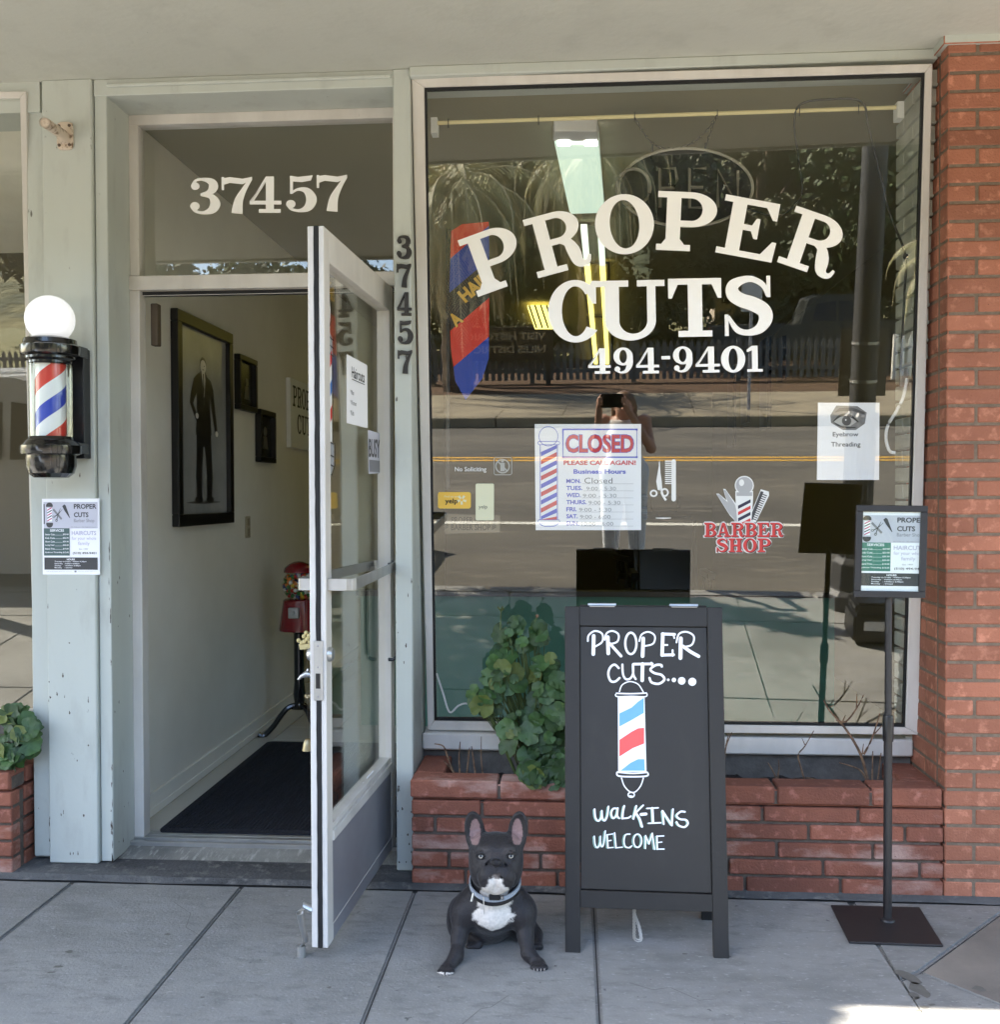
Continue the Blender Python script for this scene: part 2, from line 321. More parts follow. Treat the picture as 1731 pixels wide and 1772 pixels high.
# ================================================================== SETTING
mb = MB()
jl = [-.56+.632*k for k in range(-17, 2)]+[.955]; jr = [2.232+.632*k for k in range(0, 16)]
def slabpoly(pts, mt, g=.002):
    ar = sum(pts[i-1][0]*pts[i][1]-pts[i][0]*pts[i-1][1] for i in range(len(pts)))
    if ar < 0: pts = pts[::-1]
    q = []
    for i in range(len(pts)):                       # inset every corner a little to leave the joint open
        a, b, d = V((*pts[i-1], 0)), V((*pts[i], 0)), V((*pts[(i+1) % len(pts)], 0))
        e = (a-b).normalized()+(d-b).normalized()
        q.append(b+(e.normalized()*g*1.4 if e.length > 1e-3 else V()))
    mb.slab([(p.x, p.y, -.05) for p in q], (0, 0, .05), mt)
for J in (jl, jr):
    for a, b in zip(J[:-1], J[1:]):
        ys = [-.03, -1.25, -2.6, -3.18]
        for y0, y1 in zip(ys[:-1], ys[1:]): slabpoly([(a, y1), (b, y1), (b, y0), (a, y0)], SIDEWALK)
A_, B_, C_, D_ = (.965, -.03), (.945, -.60), (.93, -1.25), (1.02, -.545)
slabpoly([A_, B_, D_, (1.50, -.03)], SIDEWALK)
slabpoly([B_, C_, (1.64, -1.25), (1.02, -.545)], SIDEWALK)
slabpoly([D_, (1.64, -1.25), (2.232, -1.25), (2.232, -.03), (1.50, -.03)], TANSLAB)
slabpoly([(.93, -2.6), (2.232, -2.6), (2.232, -1.25), (.93, -1.25)], SIDEWALK)
slabpoly([(.93, -3.18), (2.232, -3.18), (2.232, -2.6), (.93, -2.6)], SIDEWALK)
mb.build('pavement', loc=(0, 0, 0), kind='structure', bevel=.007, seg=2)
mb = MB(); mb.box(-12, 12, -3.19, .5, -.3, -.012, mat('joint dirt', S(74, 72, 70), .95)); mb.build('pavement_bed', loc=(0, 0, 0), kind='structure')
mb = MB()
for k in range(-6, 7): mb.frame((k*2.4-.9+.004, -3.35, -.14), (2.392, 0, 0), (0, .165, 0), (0, 0, .14), SIDEWALK)
mb.build('kerb', loc=(0, 0, 0), kind='structure', bevel=.02, seg=3)
ASPH = layered('asphalt', S(92, 87, 78), [(S(70, 67, 62), .9, .5, .12, (.25, 1, 1)), (S(112, 104, 92), 6, .62, .06, (.3, 1.5, 1)), (S(128, 124, 116), 70, .6, .06, (1, 1, 1)), (S(60, 58, 56), 5, .68, .03, (.4, 2, 1))], rough=.9, bump=.7, bscale=180)
mb = MB(); mb.poly([(-80, -14.3, -.13), (80, -14.3, -.13), (80, -3.3, -.13), (-80, -3.3, -.13)], ASPH); mb.build('road', loc=(0, -8, -.13), kind='structure')
RW = layered('white road paint', S(205, 202, 190), [(S(140, 134, 124), 20, .6, .05, (1, 1, 1))], rough=.8); RY = layered('yellow road paint', S(212, 160, 52), [(S(150, 118, 60), 18, .62, .05, (1, 1, 1))], rough=.8)
mb = MB(); mb.poly([(-60, -6.2, -.126), (60, -6.2, -.126), (60, -6.08, -.126), (-60, -6.08, -.126)], RW)
for y in (-10.62, -10.36): mb.poly([(-60, y, -.126), (60, y, -.126), (60, y+.11, -.126), (-60, y+.11, -.126)], RY)
mb.build('road_marking', loc=(0, -8, -.126), kind='structure')
mb = MB()
FARW = layered('tan far pavement', S(150, 138, 114), [(S(126, 116, 98), 2, .5, .15, (1, 1, 1))], rough=.9)
for k in range(-12, 12): mb.frame((k*2.4+.004, -14.32, -.14), (2.392, 0, 0), (0, .17, 0), (0, 0, .2), FARW)
mb.build('far_kerb', loc=(0, -14.3, 0), kind='structure', bevel=.02)
mb = MB()
for k in range(-20, 21): mb.slab([(k*1.2+.006, -14.33, .06), (k*1.2+.006, -17.6, .16), (k*1.2+1.194, -17.6, .16), (k*1.2+1.194, -14.33, .06)], (0, 0, -.06), FARW)
mb.build('far_pavement', loc=(0, -16, 0), kind='structure')
MULCH = layered('bark mulch', S(96, 70, 48), [(S(60, 44, 30), 12, .5, .1, (1, 1, 1)), (S(140, 108, 76), 60, .6, .06, (1, 1, 1))], rough=.95, bump=1, bscale=40, dist=.03)
mb = MB(); mb.poly([(-60, -26, .34), (60, -26, .34), (60, -17.5, .14), (-60, -17.5, .14)], MULCH); mb.build('mulch_bed', loc=(0, -20, .1), kind='structure')
LAWN = layered('dry lawn', S(140, 132, 96), [(S(96, 102, 60), 3, .5, .1, (1, 1, 1))], rough=.95, bump=1, bscale=40, dist=.03)
mb = MB(); mb.poly([(-120, -60, 1.0), (120, -60, 1.0), (120, -25.9, .36), (-120, -25.9, .36)], LAWN); mb.build('lawn', loc=(0, -40, .3), kind='structure')
mb = MB(); mb.poly([(-900, -900, -.5), (900, -900, -.5), (900, 900, -.5), (-900, 900, -.5)], LAWN); mb.build('ground', loc=(0, 0, -.5), kind='structure')
HILL = layered('hillside scrub', S(110, 104, 66), [(S(58, 66, 38), .06, .48, .06, (1, 1, 1)), (S(44, 52, 30), .3, .56, .05, (1, 1, 1))], rough=.95, bump=1, bscale=.6, dist=1)
vs, fs = [], []; nx, ny = 60, 10
for j in range(ny):
    for i in range(nx):
        x = -300+600*i/(nx-1); y = -58-160*j/(ny-1); q = j/(ny-1)
        vs.append((x, y, .6+q**.8*(46+14*math.sin(x*.02)+8*math.sin(x*.06+1)+4*math.sin(x*.17+y*.1))))
for j in range(ny-1):
    for i in range(nx-1): fs.append((j*nx+i, j*nx+i+1, (j+1)*nx+i+1, (j+1)*nx+i))
mb = MB(); mb.add(vs, fs, HILL); mb.build('hill', loc=(0, -100, 0), kind='structure', smooth=True)

# ================================================================== BUILDING
shop = thing('barber_shop', (0, .3, 0), 'pale grey green single storey shopfront with open glass door and big sloping display window', 'shop')
SZ = 2.973                                           # underside of the canopy
mb = MB(); mb.box(-12, 9, -2.30, .112, SZ, SZ+.32, SOFFIT)
mb.box(-12, 9, -2.325, -2.285, SZ-.015, SZ+.36, PAINT); mb.build('canopy', shop)
mb = MB(); mb.box(-12, 9, .112, .30, SZ, 4.6, SOFFIT); mb.build('upper_wall', shop)
# left pier of boards
CHIP = mat('bare wood under paint', S(92, 82, 70), .9, var=.4, scale=60)
def chips(mb, fn, n, seed, smax=.012):
    rd = random.Random(seed)
    for _ in range(n):
        u, v = rd.random(), rd.random()**1.6; a, b = rd.uniform(.0015, smax*.4), rd.uniform(.003, smax); ph = rd.uniform(0, 6)
        mb.poly([fn(u, v, a*math.cos(t)*(1+.4*math.sin(3*t+ph)), b*math.sin(t)*(1+.4*math.cos(2*t+ph))) for t in [k*pi/5 for k in range(10)]], CHIP)
mb = MB(); mb.box(-1.985, -1.793, .10, .34, .018, SZ, PAINT)
chips(mb, lambda u, v, a, b: (-1.980+.182*u+a, .0995, .05+1.6*v+b), 16, 1, .008); chips(mb, lambda u, v, a, b: (-1.984+.006*u**2+a*.5, .0996, .1+1.7*v+b), 14, 2); mb.build('pilaster', shop, bevel=.004)
mb = MB(); mb.box(-2.062, -1.988, .128, .34, .03, SZ, PAINT); mb.build('window_trim', shop, bevel=.005)
mb = MB(); mb.box(-1.79, -1.742, .118, .42, .022, SZ, PAINT); mb.box(-1.795, -1.789, .15, .3, .02, SZ, BLACKGAP)  # thin black strip stands in for the shade in the groove
chips(mb, lambda u, v, a, b: (-1.7445-.006*u**2+a*.4, .1175, .03+1.5*v*v+b*1.4), 34, 3, .014); chips(mb, lambda u, v, a, b: (-1.7415, .125+.16*u+a, .05+1.2*v+b), 10, 4, .008); mb.build('door_jamb', shop, bevel=.003)
# post between door and window
mb = MB(); mb.box(-.652, -.588, .105, .42, .018, SZ, PAINT)
chips(mb, lambda u, v, a, b: (-.650+.06*u+a, .1045, .05+1.3*v+b), 14, 5, .008); mb.build('centre_post', shop, bevel=.004)
# header over the door: board with a raised panel, recess underneath
hz = atY(300, 163, .115).z
mb = MB(); mb.box(-1.79, -.652, .112, .30, hz, SZ, PAINT); mb.box(-1.735, -.66, .098, .113, hz+.028, SZ-.02, PAINT); mb.build('door_header', shop, bevel=.003)
mb = MB(); mb.box(-1.742, -.652, .30, .42, hz-.0, SZ+.3, PAINT); mb.build('recess_wall', shop)
mb = MB(); mb.box(-.588, 1.286, .085, .30, 2.936, SZ, PAINT); mb.build('window_header', shop, bevel=.004)
# transom window
tz0, tz1 = 2.222, hz
fr = MB(); y0, y1 = .305, .365
fr.box(-1.742, -1.704, y0, y1, tz0+.058, tz1-.04, ALU); fr.box(-.69, -.652, y0, y1, tz0+.058, tz1-.04, ALU); fr.box(-1.742, -.652, y0, y1, tz1-.04, tz1, ALU)
tf = fr.build('transom_window', shop, bevel=.002)
g = MB(); g.box(-1.704, -.69, .335, .339, tz0+.058, tz1-.04, GLASS); g.build('pane', tf)
mb = MB()
def TR(x, y, o=0): return atY(x, y, .3345-o)
for ch, x0, x1 in (('3', 328, 379), ('7', 383.5, 437), ('4', 432, 487), ('5', 494, 544), ('7', 548, 601.5)): glyph(mb, ch, TR, LETTER, x0, 371-(x0-328)*.022, x1, 308-(x0-328)*.022)
mb.build('painted_number', tf)
# aluminium door frame
mb = MB(); mb.box(-1.742, -.652, .295, .365, tz0, tz0+.056, ALU); mb.box(-1.742, -1.702, .30, .36, .045, tz0, ALU); mb.box(-.684, -.652, .30, .36, .045, tz0, ALU)
mb.box(-1.70, -.684, .32, .352, tz0-.018, tz0, BLACKGAP); mb.build('door_frame', shop, bevel=.002)
mb = MB()
for k in range(4): mb.box(-1.742, -.652, .26+k*.035, .26+k*.035+.024, .03, .05+.006*min(k, 3-k), ALUBARE)
mb.box(-1.742, -.652, .262, .40, .02, .045, ALUBARE); mb.build('threshold', shop, bevel=.002)
mb = MB(); mb.slab([(-1.745, .085, .004), (-.65, .085, .004), (-.65, .26, .034), (-1.745, .26, .034)], (0, 0, -.03), RAMPCON); mb.build('door_ramp', shop)
# door closer bracket under the head
mb = MB(); mb.box(-1.70, -1.672, .40, .44, 2.02, 2.19, mat('brown bracket', S(92, 80, 66), .6)); mb.build('closer_bracket', shop, bevel=.003)

# ---- display window
def corner(x, y): return G(x, y)
TL, TRc, BR, BL = G(713, 137), G(1613, 112), G(1588, 1270), G(741, 1262)
iTL, iTR, iBR, iBL = G(735, 153), G(1600, 127), G(1566, 1257), G(752, 1246)
mb = MB(); tk = GN*-.05; up = GN*.012
for q in ((TL, TRc, iTR, iTL), (TRc, BR, iBR, iTR), (BR, BL, iBL, iBR), (BL, TL, iTL, iBL)): mb.slab([p+up for p in q], tk, ALU)
win = mb.build('display_window', shop, bevel=.003)
mb = MB()
for a, b in ((iTL, iTR), (iTR, iBR), (iBR, iBL), (iBL, iTL)):      # black gasket inside the frame
    c = (iTL+iTR+iBR+iBL)/4; ia, ib = a+(c-a).normalized()*.012, b+(c-b).normalized()*.012
    mb.slab([a+GN*.004, b+GN*.004, ib+GN*.004, ia+GN*.004], GN*-.02, BLACKGAP)
mb.build('gasket', win)
mb = MB(); mb.slab([p-GN*.004 for p in (iTL, iTR, iBR, iBL)], GN*.004, GLASS); mb.build('pane', win)
sz0, sz1 = atY(900, 1298, .33).z, atY(900, 1269, .33).z
mb = MB(); mb.box(-.585, 1.286, .315, .46, sz0, sz1, ALU); mb.build('sill', win, bevel=.006)
mb = MB(); mb.box(-.586, 1.286, .35, .47, .0, sz0, mat('dark render wall', S(104, 98, 92), .9, var=.4, scale=14, bump=.8)); mb.build('base_wall', shop)
mb = MB()
LT = [('P', 855, 449, 96, 104, -20), ('R', 965, 419, 97, 104, -15), ('O', 1081, 388.5, 102, 101, -5), ('P', 1189, 384, 103, 102, 2.5), ('E', 1297, 396, 101, 102, 10.5), ('R', 1408, 421, 98, 103, 19)]
for ch, cx, cy, w_, h_, rt in LT: glyph(mb, ch, G, LETTER, cx-w_/2, cy+h_/2, cx+w_/2, cy-h_/2, rt)
mb.build('painted_name', win)
mb = MB()
for ch, x0, y0, x1, y1 in (('C', 949, 591, 1036, 487), ('U', 1031, 588, 1151, 485.5), ('T', 1157, 583, 1249, 482), ('S', 1252, 581, 1338, 478)): glyph(mb, ch, G, LETTER, x0, y0, x1, y1, -1)
mb.build('painted_name', win)
mb = MB()
for ch, x0, y0, x1, y1 in (('4', 1018, 647, 1057, 603), ('9', 1062, 647, 1096, 602), ('4', 1101, 646.5, 1141, 602), ('-', 1145, 644, 1160, 600), ('9', 1165, 645, 1199, 600), ('4', 1204, 645, 1246, 600), ('0', 1248, 644.5, 1290, 599), ('1', 1293, 643.5, 1320, 598.5)): glyph(mb, ch, G, LETTER, x0, y0, x1, y1, -1)
mb.build('painted_phone_number', win)

# ---- neighbouring display window at the far left of the picture
LP = V((-2.1, .12, 2.85)); LN = V((0, -1, -.095)).normalized()
def GLf(x, y, o=0): return atP(x, y, LP, LN)+LN*o
a, b, c, d = GLf(-900, 160), GLf(48, 160), GLf(64, 1240), GLf(-900, 1240)
a2, b2, c2, d2 = GLf(-890, 172), GLf(37, 172), GLf(62, 1230), GLf(-890, 1230)
mb = MB()
for q in ((a, b, b2, a2), (b, c, c2, b2), (c, d, d2, c2), (d, a, a2, d2)): mb.slab([p+LN*.012 for p in q], LN*-.05, ALU)
w2 = mb.build('side_window', shop, bevel=.003)
mb = MB(); mb.slab([p-LN*.004 for p in (a2, b2, c2, d2)], LN*.004, GLASS); mb.build('pane', w2)
mb = MB(); mb.box(-12, -2.0, .115, .3, 2.86, SZ, PAINT); mb.build('window_header', shop)
mb = MB(); mb.box(-12, -2.062, .34, .5, 0, .52, mat('dark render wall', S(104, 98, 92), .9)); mb.build('base_wall', shop)

# ---- room behind
DIMW = mat('dimmed shop wall', S(104, 98, 80), .8, var=.1, scale=2)  # wall colour darkened to stand in for the far room's dimness
FLOOR = mat('white floor tile', S(196, 192, 180), .25, var=.08, scale=3)
mb = MB()
for i in range(-6, 7):
    for j in range(0, 34):
        x, y = i*.3048+.16, .40+j*.3048
        if -1.80 < x and x+.3048 < 2.0: mb.box(x+.0015, x+.3033, y+.0015, y+.3033, .02, .05, FLOOR)
mb.box(-1.80, -1.672, .40, 10, .02, .049, FLOOR)
mb.build('floor', loc=(0, 3, .02), kind='structure')
mb = MB(); mb.box(-9, 2.2, .36, 10.8, -.02, .046, mat('floor grout', S(96, 92, 86), .9)); mb.build('floor_bed', loc=(0, 3, 0), kind='structure')
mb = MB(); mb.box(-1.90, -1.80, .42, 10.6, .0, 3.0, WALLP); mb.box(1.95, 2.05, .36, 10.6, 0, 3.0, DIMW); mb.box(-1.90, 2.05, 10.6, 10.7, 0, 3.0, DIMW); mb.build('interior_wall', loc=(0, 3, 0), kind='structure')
mb = MB(); mb.box(-1.90, 2.05, .30, 10.7, 2.955, 3.05, mat('interior ceiling paint', S(150, 142, 116), .8)); mb.build('interior_ceiling', loc=(0, 3, 3), kind='structure')  # ceiling colour lowered as well to dim the room
mb = MB(); mb.box(-1.80, -1.785, .42, 4.9, .05, .145, WALLP); mb.box(-1.80, -1.780, .42, 4.9, .05, .085, WALLP); mb.build('skirting_board', shop, bevel=.003)
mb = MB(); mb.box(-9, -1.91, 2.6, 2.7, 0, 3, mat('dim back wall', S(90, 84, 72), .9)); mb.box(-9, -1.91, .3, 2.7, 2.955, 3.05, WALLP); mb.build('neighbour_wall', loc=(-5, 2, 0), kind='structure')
# white painted brick return inside the window on the right
WB = layered('white painted brick', S(196, 196, 184), [(S(170, 170, 158), 8, .55, .15, (1, 1, 1))], rough=.7, bump=.4, bscale=80, island=.05)
def bricks(mb, O, ex, nrm, L, z0, n, pitch, blen, mt, mortar, depth=.09, joint=.010, start=None, jit=.0008, recess=.007):
    O, ex, nrm = V(O), V(ex).normalized(), V(nrm).normalized()
    for k in range(n):
        x = 0; st = start(k) if start else (blen if k % 2 else blen/2); first = True
        while x < L-.005:
            l = st if first else blen
            first = False
            l = min(l, L-x); last = x+l >= L-.02
            if last: l = L-x
            wd = l-(0 if last else joint); o = O+ex*x+V((0, 0, z0+k*pitch))+nrm*random.uniform(-jit, jit)
            mb.frame(o, ex*wd, -nrm*(depth-.03), V((0, 0, pitch-joint)), mt); x += l
    mb.frame(O-nrm*recess+ex*.004+V((0, 0, z0-.002)), ex*(L-.008), -nrm*(depth-recess), V((0, 0, n*pitch-joint-.002)), mortar)
mb = MB()
for k in range(39):
    z_ = .44+k*.0635; yf = .071+(2.88-z_)*.0956+.03
    bricks(mb, (1.262, .47, z_), (0, -1, 0), (-1, 0, 0), .47-yf, 0, 1, .0635, .2, WB, WB, depth=.066, jit=.0004, start=lambda q, k=k: [.2, .1][k % 2])
mb.build('return_wall', shop, bevel=.003)

# ================================================================== BRICKWORK
mb = MB(); PB = .0632
pz = lambda k: [.105, .315][k % 2]
bricks(mb, (1.288, 0, .012), (1, 0, 0), (0, -1, 0), 1.6, 0, 47, PB, .315, BRICK, MORTAR, depth=.1, start=pz, recess=.0035, joint=.0105)
bricks(mb, (1.288, .42, .012), (0, -1, 0), (-1, 0, 0), .329, 0, 47, PB, .315, BRICK, MORTAR, depth=.1, start=lambda k: [.229, .1][k % 2], recess=.0035, joint=.0105)
mb.box(1.40, 2.9, .11, .42, 0, SZ, MORTAR)
mb.box(1.27, 2.9, -.012, .42, SZ-.028, SZ+.01, PAINT)
mb.build('brick_pier', loc=(2, .2, 0), bevel=.0035, label='tall orange red brick pier to the right of the display window', cat='brick pier')
def planter(name, x0, x1, label, backY=.35, seed=1):
    t = thing(name, ((x0+x1)/2, .17, 0), label, 'planter')
    random.seed(seed); mb = MB(); H_ = .012
    st = lambda k: [.16, .1, .27, .05, .22, .13][k % 6]+.04
    bricks(mb, (x0, 0, H_), (1, 0, 0), (0, -1, 0), x1-x0, 0, 5, .0625, .33, BRICK2, DARKMORTAR, depth=.09, joint=.0115, start=st, jit=.002, recess=.012)
    for X, sx in ((x0, 1), (x1, -1)):
        O = (X, .091, H_) if sx < 0 else (X, backY, H_)
        bricks(mb, O, (0, 1, 0) if sx < 0 else (0, -1, 0), (-sx, 0, 0), backY-.091, 0, 5, .0625, .33, BRICK2, DARKMORTAR, depth=.09, joint=.0115, start=lambda k: [.13, .2][k % 2], recess=.012)
    mb.build('wall', t, bevel=.004)
    cp = MB(); x = x0-.004; z = H_+5*.0625
    while x < x1-.02:
        l = min(.325, x1+.004-x); 
        if x1-x-l < .08: l = x1+.004-x
        cp.box(x, x+l-.01, -.004+random.uniform(-.002, .002), .105, z, z+.062+random.uniform(-.002, .002), BRICK2); x += l
    cp.box(x0-.004, x0+.105, .107, backY, z, z+.062, BRICK2); cp.box(x1-.105, x1+.0, .107, backY, z, z+.061, BRICK2)
    cp.box(x0+.004, x1-.004, .004, .098, z-.006, z+.05, DARKMORTAR)
    cp.build('coping', t, bevel=.005)
    so = MB(); vs, fs = [], []; n = 40
    for j in range(6):
        for i in range(n): vs.append((x0+.09+(x1-x0-.18)*i/(n-1), .09+(backY-.08)*j/5, z-.01+random.uniform(-.015, .02)))
    for j in range(5):
        for i in range(n-1): fs.append((j*n+i, j*n+i+1, (j+1)*n+i+1, (j+1)*n+i))
    so.add(vs, fs, SOIL); so.build('soil', t, smooth=True)
    return t
planter('brick_planter', -.578, 1.284, 'long low red brick planter box under the display window')
planter('brick_planter', -4.2, -2.075, 'short end of a red brick planter at the left edge by the grey pilaster', seed=3)
# dark concrete strip at the foot of the front
mb = MB(); pts = []
xs = [-12+i*.12 for i in range(0, 150)]
# rain stains and gum on the pavement
st = MB(); STN = mat('damp stain on concrete', S(100, 98, 92), .7, var=.2, scale=30); rs = random.Random(8)
for (px_, py_, rx, ry, rot_) in ((1572, 1690, .020, .055, .5), (1592, 1712, .022, .040, .3), (1583, 1722, .012, .02, .4), (1695, 1710, .018, .014, 0), (1600, 1742, .012, .008, 0), (1613, 1738, .010, .006, .4), (1590, 1748, .010, .005, 0), (1585, 1728, .014, .006, .6), (120, 1646, .012, .009, 0), (100, 1672, .014, .008, .3), (88, 1682, .012, .006, .4), (290, 1616, .010, .008, 0), (350, 1725, .006, .005, 0), (570, 1708, .006, .005, 0), (1260, 1655, .009, .006, 0), (1185, 1650, .008, .006, 0)):
    c_ = atZ(px_, py_, .0006); big = rx > .025; ph = rs.uniform(0, 6); st.poly([(c_.x+math.cos(rot_)*rx*math.cos(t)*(1+.25*math.sin(3*t+ph))-math.sin(rot_)*ry*math.sin(t), c_.y+math.sin(rot_)*rx*math.cos(t)+math.cos(rot_)*ry*math.sin(t)*(1+.25*math.sin(2*t+ph)), .0006) for t in [k*pi/10 for k in range(20)]], mat('faint oil stain', S(116, 114, 108), .8, var=.3, scale=20) if big else STN)
for pts_, wd_ in (([(1090, 1700), (1130, 1712), (1160, 1708), (1210, 1730), (1240, 1728)], .0022), ([(300, 1560), (330, 1580), (322, 1604), (352, 1622)], .002), ([(800, 1772), (832, 1745), (850, 1742), (880, 1722)], .002)):
    for (xa, ya), (xb, yb) in zip(pts_[:-1], pts_[1:]):
        p_, q_ = atZ(xa, ya, .0006), atZ(xb, yb, .0006); n_v = (q_-p_).cross(V((0, 0, 1))).normalized()*wd_*.5; st.poly([p_-n_v, q_-n_v*.8, q_+n_v*.8, p_+n_v], STN)
st.build('pavement_stain', loc=(0, -.5, 0), kind='structure')
f_ = [(x, -.028+random.uniform(-.006, .006), .002) for x in xs]; g_ = [(x, .0+random.uniform(-.004, .004), .016) for x in xs]; h_ = [(x, .5, .02) for x in xs]
mb.strip(f_, g_, OLDCON); mb.strip(g_, h_, OLDCON); mb.build('base_strip', loc=(-3, 0, 0), kind='structure')
# ================================================================== GLASS DOOR (swung open to the street)
hx, hy = -.690, .30                                   # hinge line, outer face
ne = V((-.735, -.615, 0)); hp = V((hx, hy, 0)); DA = (ne-hp).normalized(); DL = (ne-hp).length; DT = V((-DA.y, DA.x, 0))   # DT: towards +x?
if DT.x > 0: DT = -DT                                  # thickness goes to the left of the outer face
Z0, Z1 = .05, 2.212; TH = .05
def D(a, t, z): return hp+DA*a+DT*t+V((0, 0, z))
def dbox(mb, a0, a1, t0, t1, z0, z1, mt): mb.frame(D(a0, t0, z0), DA*(a1-a0), DT*(t1-t0), V((0, 0, z1-z0)), mt)
mb = MB(); gz0, gz1, sw = .405, 2.115, .062
dbox(mb, 0, sw, 0, TH, Z0, Z1, ALU); 
dbox(mb, DL-sw, DL-.003, 0, .0165, Z0, Z1, ALU); dbox(mb, DL-sw, DL-.003, .0305, TH, Z0, Z1, ALU)
dbox(mb, DL-sw, DL-.012, .0160, .031, Z0, Z1, BLACKGAP)
dbox(mb, sw, DL-sw, 0, TH, gz1, Z1, ALU)
dbox(mb, sw, DL-sw, .002, TH-.002, Z0+.05, gz0-.05, ALUDARK)
dbox(mb, sw, DL-sw, .0005, TH, Z0, Z0+.05, ALUDARK)
dbox(mb, sw, DL-sw, -.004, TH+.004, gz0-.05, gz0-.018, ALU); dbox(mb, sw, DL-sw, .004, TH-.004, gz0-.018, gz0, ALU)
door = mb.build('door', shop, bevel=.0015)
mb = MB(); dbox(mb, sw, DL-sw, .022, .026, gz0, gz1, DOORGLASS); mb.build('pane', door)
mb = MB()                                              # worn brush seal down the closing edge
path = [D(DL-.002, .0235+random.uniform(-.0012, .0012), z) for z in np.linspace(Z0, Z1, 60)]
for a, b in zip(path[:-1], path[1:]): mb.frame(a-DT*.0068-DA*.002, DA*.0035, DT*.0136, b-a, BLACKGAP)
mb.build('edge_seal', door)
mb = MB(); zc = atZ(560, 1163, 0); lz0, lz1 = 1.41-(1217-857)/1740*2.96, 1.41-(1112-857)/1740*2.96
dbox(mb, DL-.004, DL+.003, .0095, .0375, lz0, lz1, ALUBARE)
dbox(mb, DL, DL+.0036, .0155, .0315, lz0+.035, lz0+.082, BLACK)
for z in (lz0+.012, lz0+.1, lz1-.015): mb.lathe([(.0001, 0), (.004, 0), (.0035, .0015), (.0001, .0018)], D(DL+.003, .0235, z), ALUDARK, 12, DA)
mb.build('lock_plate', door, bevel=.001)
for t0, s_ in ((0, -1), (TH, 1)):
    mb = MB(); mb.lathe([(.0001, 0), (.022, 0), (.022, .006), (.017, .014), (.0001, .016)], D(DL-.03, t0, lz1-.045), ALUBARE, 20, DT*s_); mb.build('lock_cylinder', door, smooth=True)
# push bars: flat bar with rounded return, one on each face
bz = 1.41-(1013-857)/1740*2.98
for t0, s_ in ((0, -1), (TH, 1)):
    e_ = .55 if s_ > 0 else 1; pth = [(DL-.022, 0), (DL-.022, .058*e_), (DL-.030, .074*e_), (DL-.048, .078*e_), (.12, .03), (.05, .018), (.042, 0)]
    pts = [(p.x, p.y) for p in catmull([pth[1], pth[2], pth[3]], 5)]; full = [pth[0]]+pts+[pth[4], pth[5], pth[6]]
    mb = MB()
    for (a0, o0), (a1, o1) in zip(full[:-1], full[1:]):
        dv = (DA*(a1-a0)+DT*s_*(o1-o0)); nrm = V((0, 0, 1)).cross(dv).normalized()*.005
        mb.frame(D(a0, t0+s_*o0, bz-.018)-nrm/2, dv*1.02, nrm, V((0, 0, .036)), ALUBARE)
    mb.build('push_bar', door, bevel=.001)
# flat pull on the hinge half of the pane
mb = MB()
pz_ = [1.10, 1.12, 1.30, 1.32]
mb = MB(); mb.tube(catmull([D(.115, -.002, .79), D(.115, -.032, .81), D(.115, -.036, .97), D(.115, -.032, 1.13), D(.115, -.002, 1.15)], 5), .007, BLACK, 8); mb.build('pull_handle', door, smooth=True)
# hold-open arm at the foot of the free edge
mb = MB(); q0 = D(DL-.05, TH, .17); q1 = V((atZ(522, 1655, .0).x, atZ(522, 1655, 0).y, .0)); q0 = D(DL-.012, TH, .16)
mb.tube([q0, q0+DT*.025+V((0, 0, .012)), q0+DT*.04+V((0, 0, -.01)), q1+V((.012, 0, .05)), q1+V((0, 0, .03))], [.012, .012, .011, .009, .009], ALUBARE, 10)
mb.tube([q1+V((0, 0, .034)), q1+V((0, 0, .001))], [.0125, .014], ALUBARE, 12); mb.build('hold_open_arm', door, smooth=True)
# barber pole drawing stuck on the door glass
def DG(px, py, o=0):
    n = -DT; p0 = D(0, .0215, 0); return atP(px, py, p0, n)+n*o
RED = mat('red print', S(196, 48, 44), .55); BLUE = mat('blue print', S(58, 116, 190), .55); GREYP = mat('grey print', S(150, 152, 156), .55); INK = mat('black ink', S(22, 22, 24), .6)
mb = MB(); wq = [DG(579, 484), DG(582, 806)]
def dz(a, z, o): return D(DL-sw-.001-a, .0215, z)+(-DT)*o
poly = lambda pts, mt, off: mb.poly([dz(a, z, off) for a, z in pts], mt)
zt, zb = 2.05, 1.475
hw = .105
poly([(0, zt), (.03, zt-.002), (.06, zt-.02), (.075, zt-.06), (.07, zt-.10), (.05, zt-.125), (0, zt-.125)], WHITE, .0010)
poly([(0, zt-.13), (.06, zt-.13), (hw-.01, zt-.15), (hw-.01, zt-.20), (0, zt-.20)], GREYP, .0010)
poly([(0, zt-.20), (hw-.02, zt-.20), (hw-.02, zb+.10), (0, zb+.10)], WHITE, .0010)
poly([(0, zb+.10), (hw, zb+.10), (hw, zb+.03), (.07, zb), (0, zb)], GREYP, .0010)
for k, z in enumerate((zt-.32, zt-.40, zt-.23)): poly([(0, z-.03), (hw-.02, z+.045), (hw-.02, z+.005), (0, z-.07)], (BLUE, RED, RED)[k], .0016)
def outl(pts): draw(mb, [stroke2(pts, .004, smooth=False)], lambda a, z, o: dz(a, z, .002+o), INK)
outl([(0, zt), (.03, zt-.002), (.06, zt-.02), (.075, zt-.06), (.07, zt-.10), (.05, zt-.125), (0, zt-.13)])
for z in (zt-.15, zt-.175, zt-.20, zb+.10, zb+.06, zb+.03): outl([(0, z+.008), (hw-.01, z-.004)])
outl([(hw-.01, zt-.14), (hw-.01, zt-.2), (hw-.02, zt-.2), (hw-.02, zb+.10), (hw, zb+.1), (hw, zb+.03), (.07, zb), (0, zb)])
mb.build('pole_sticker', door)

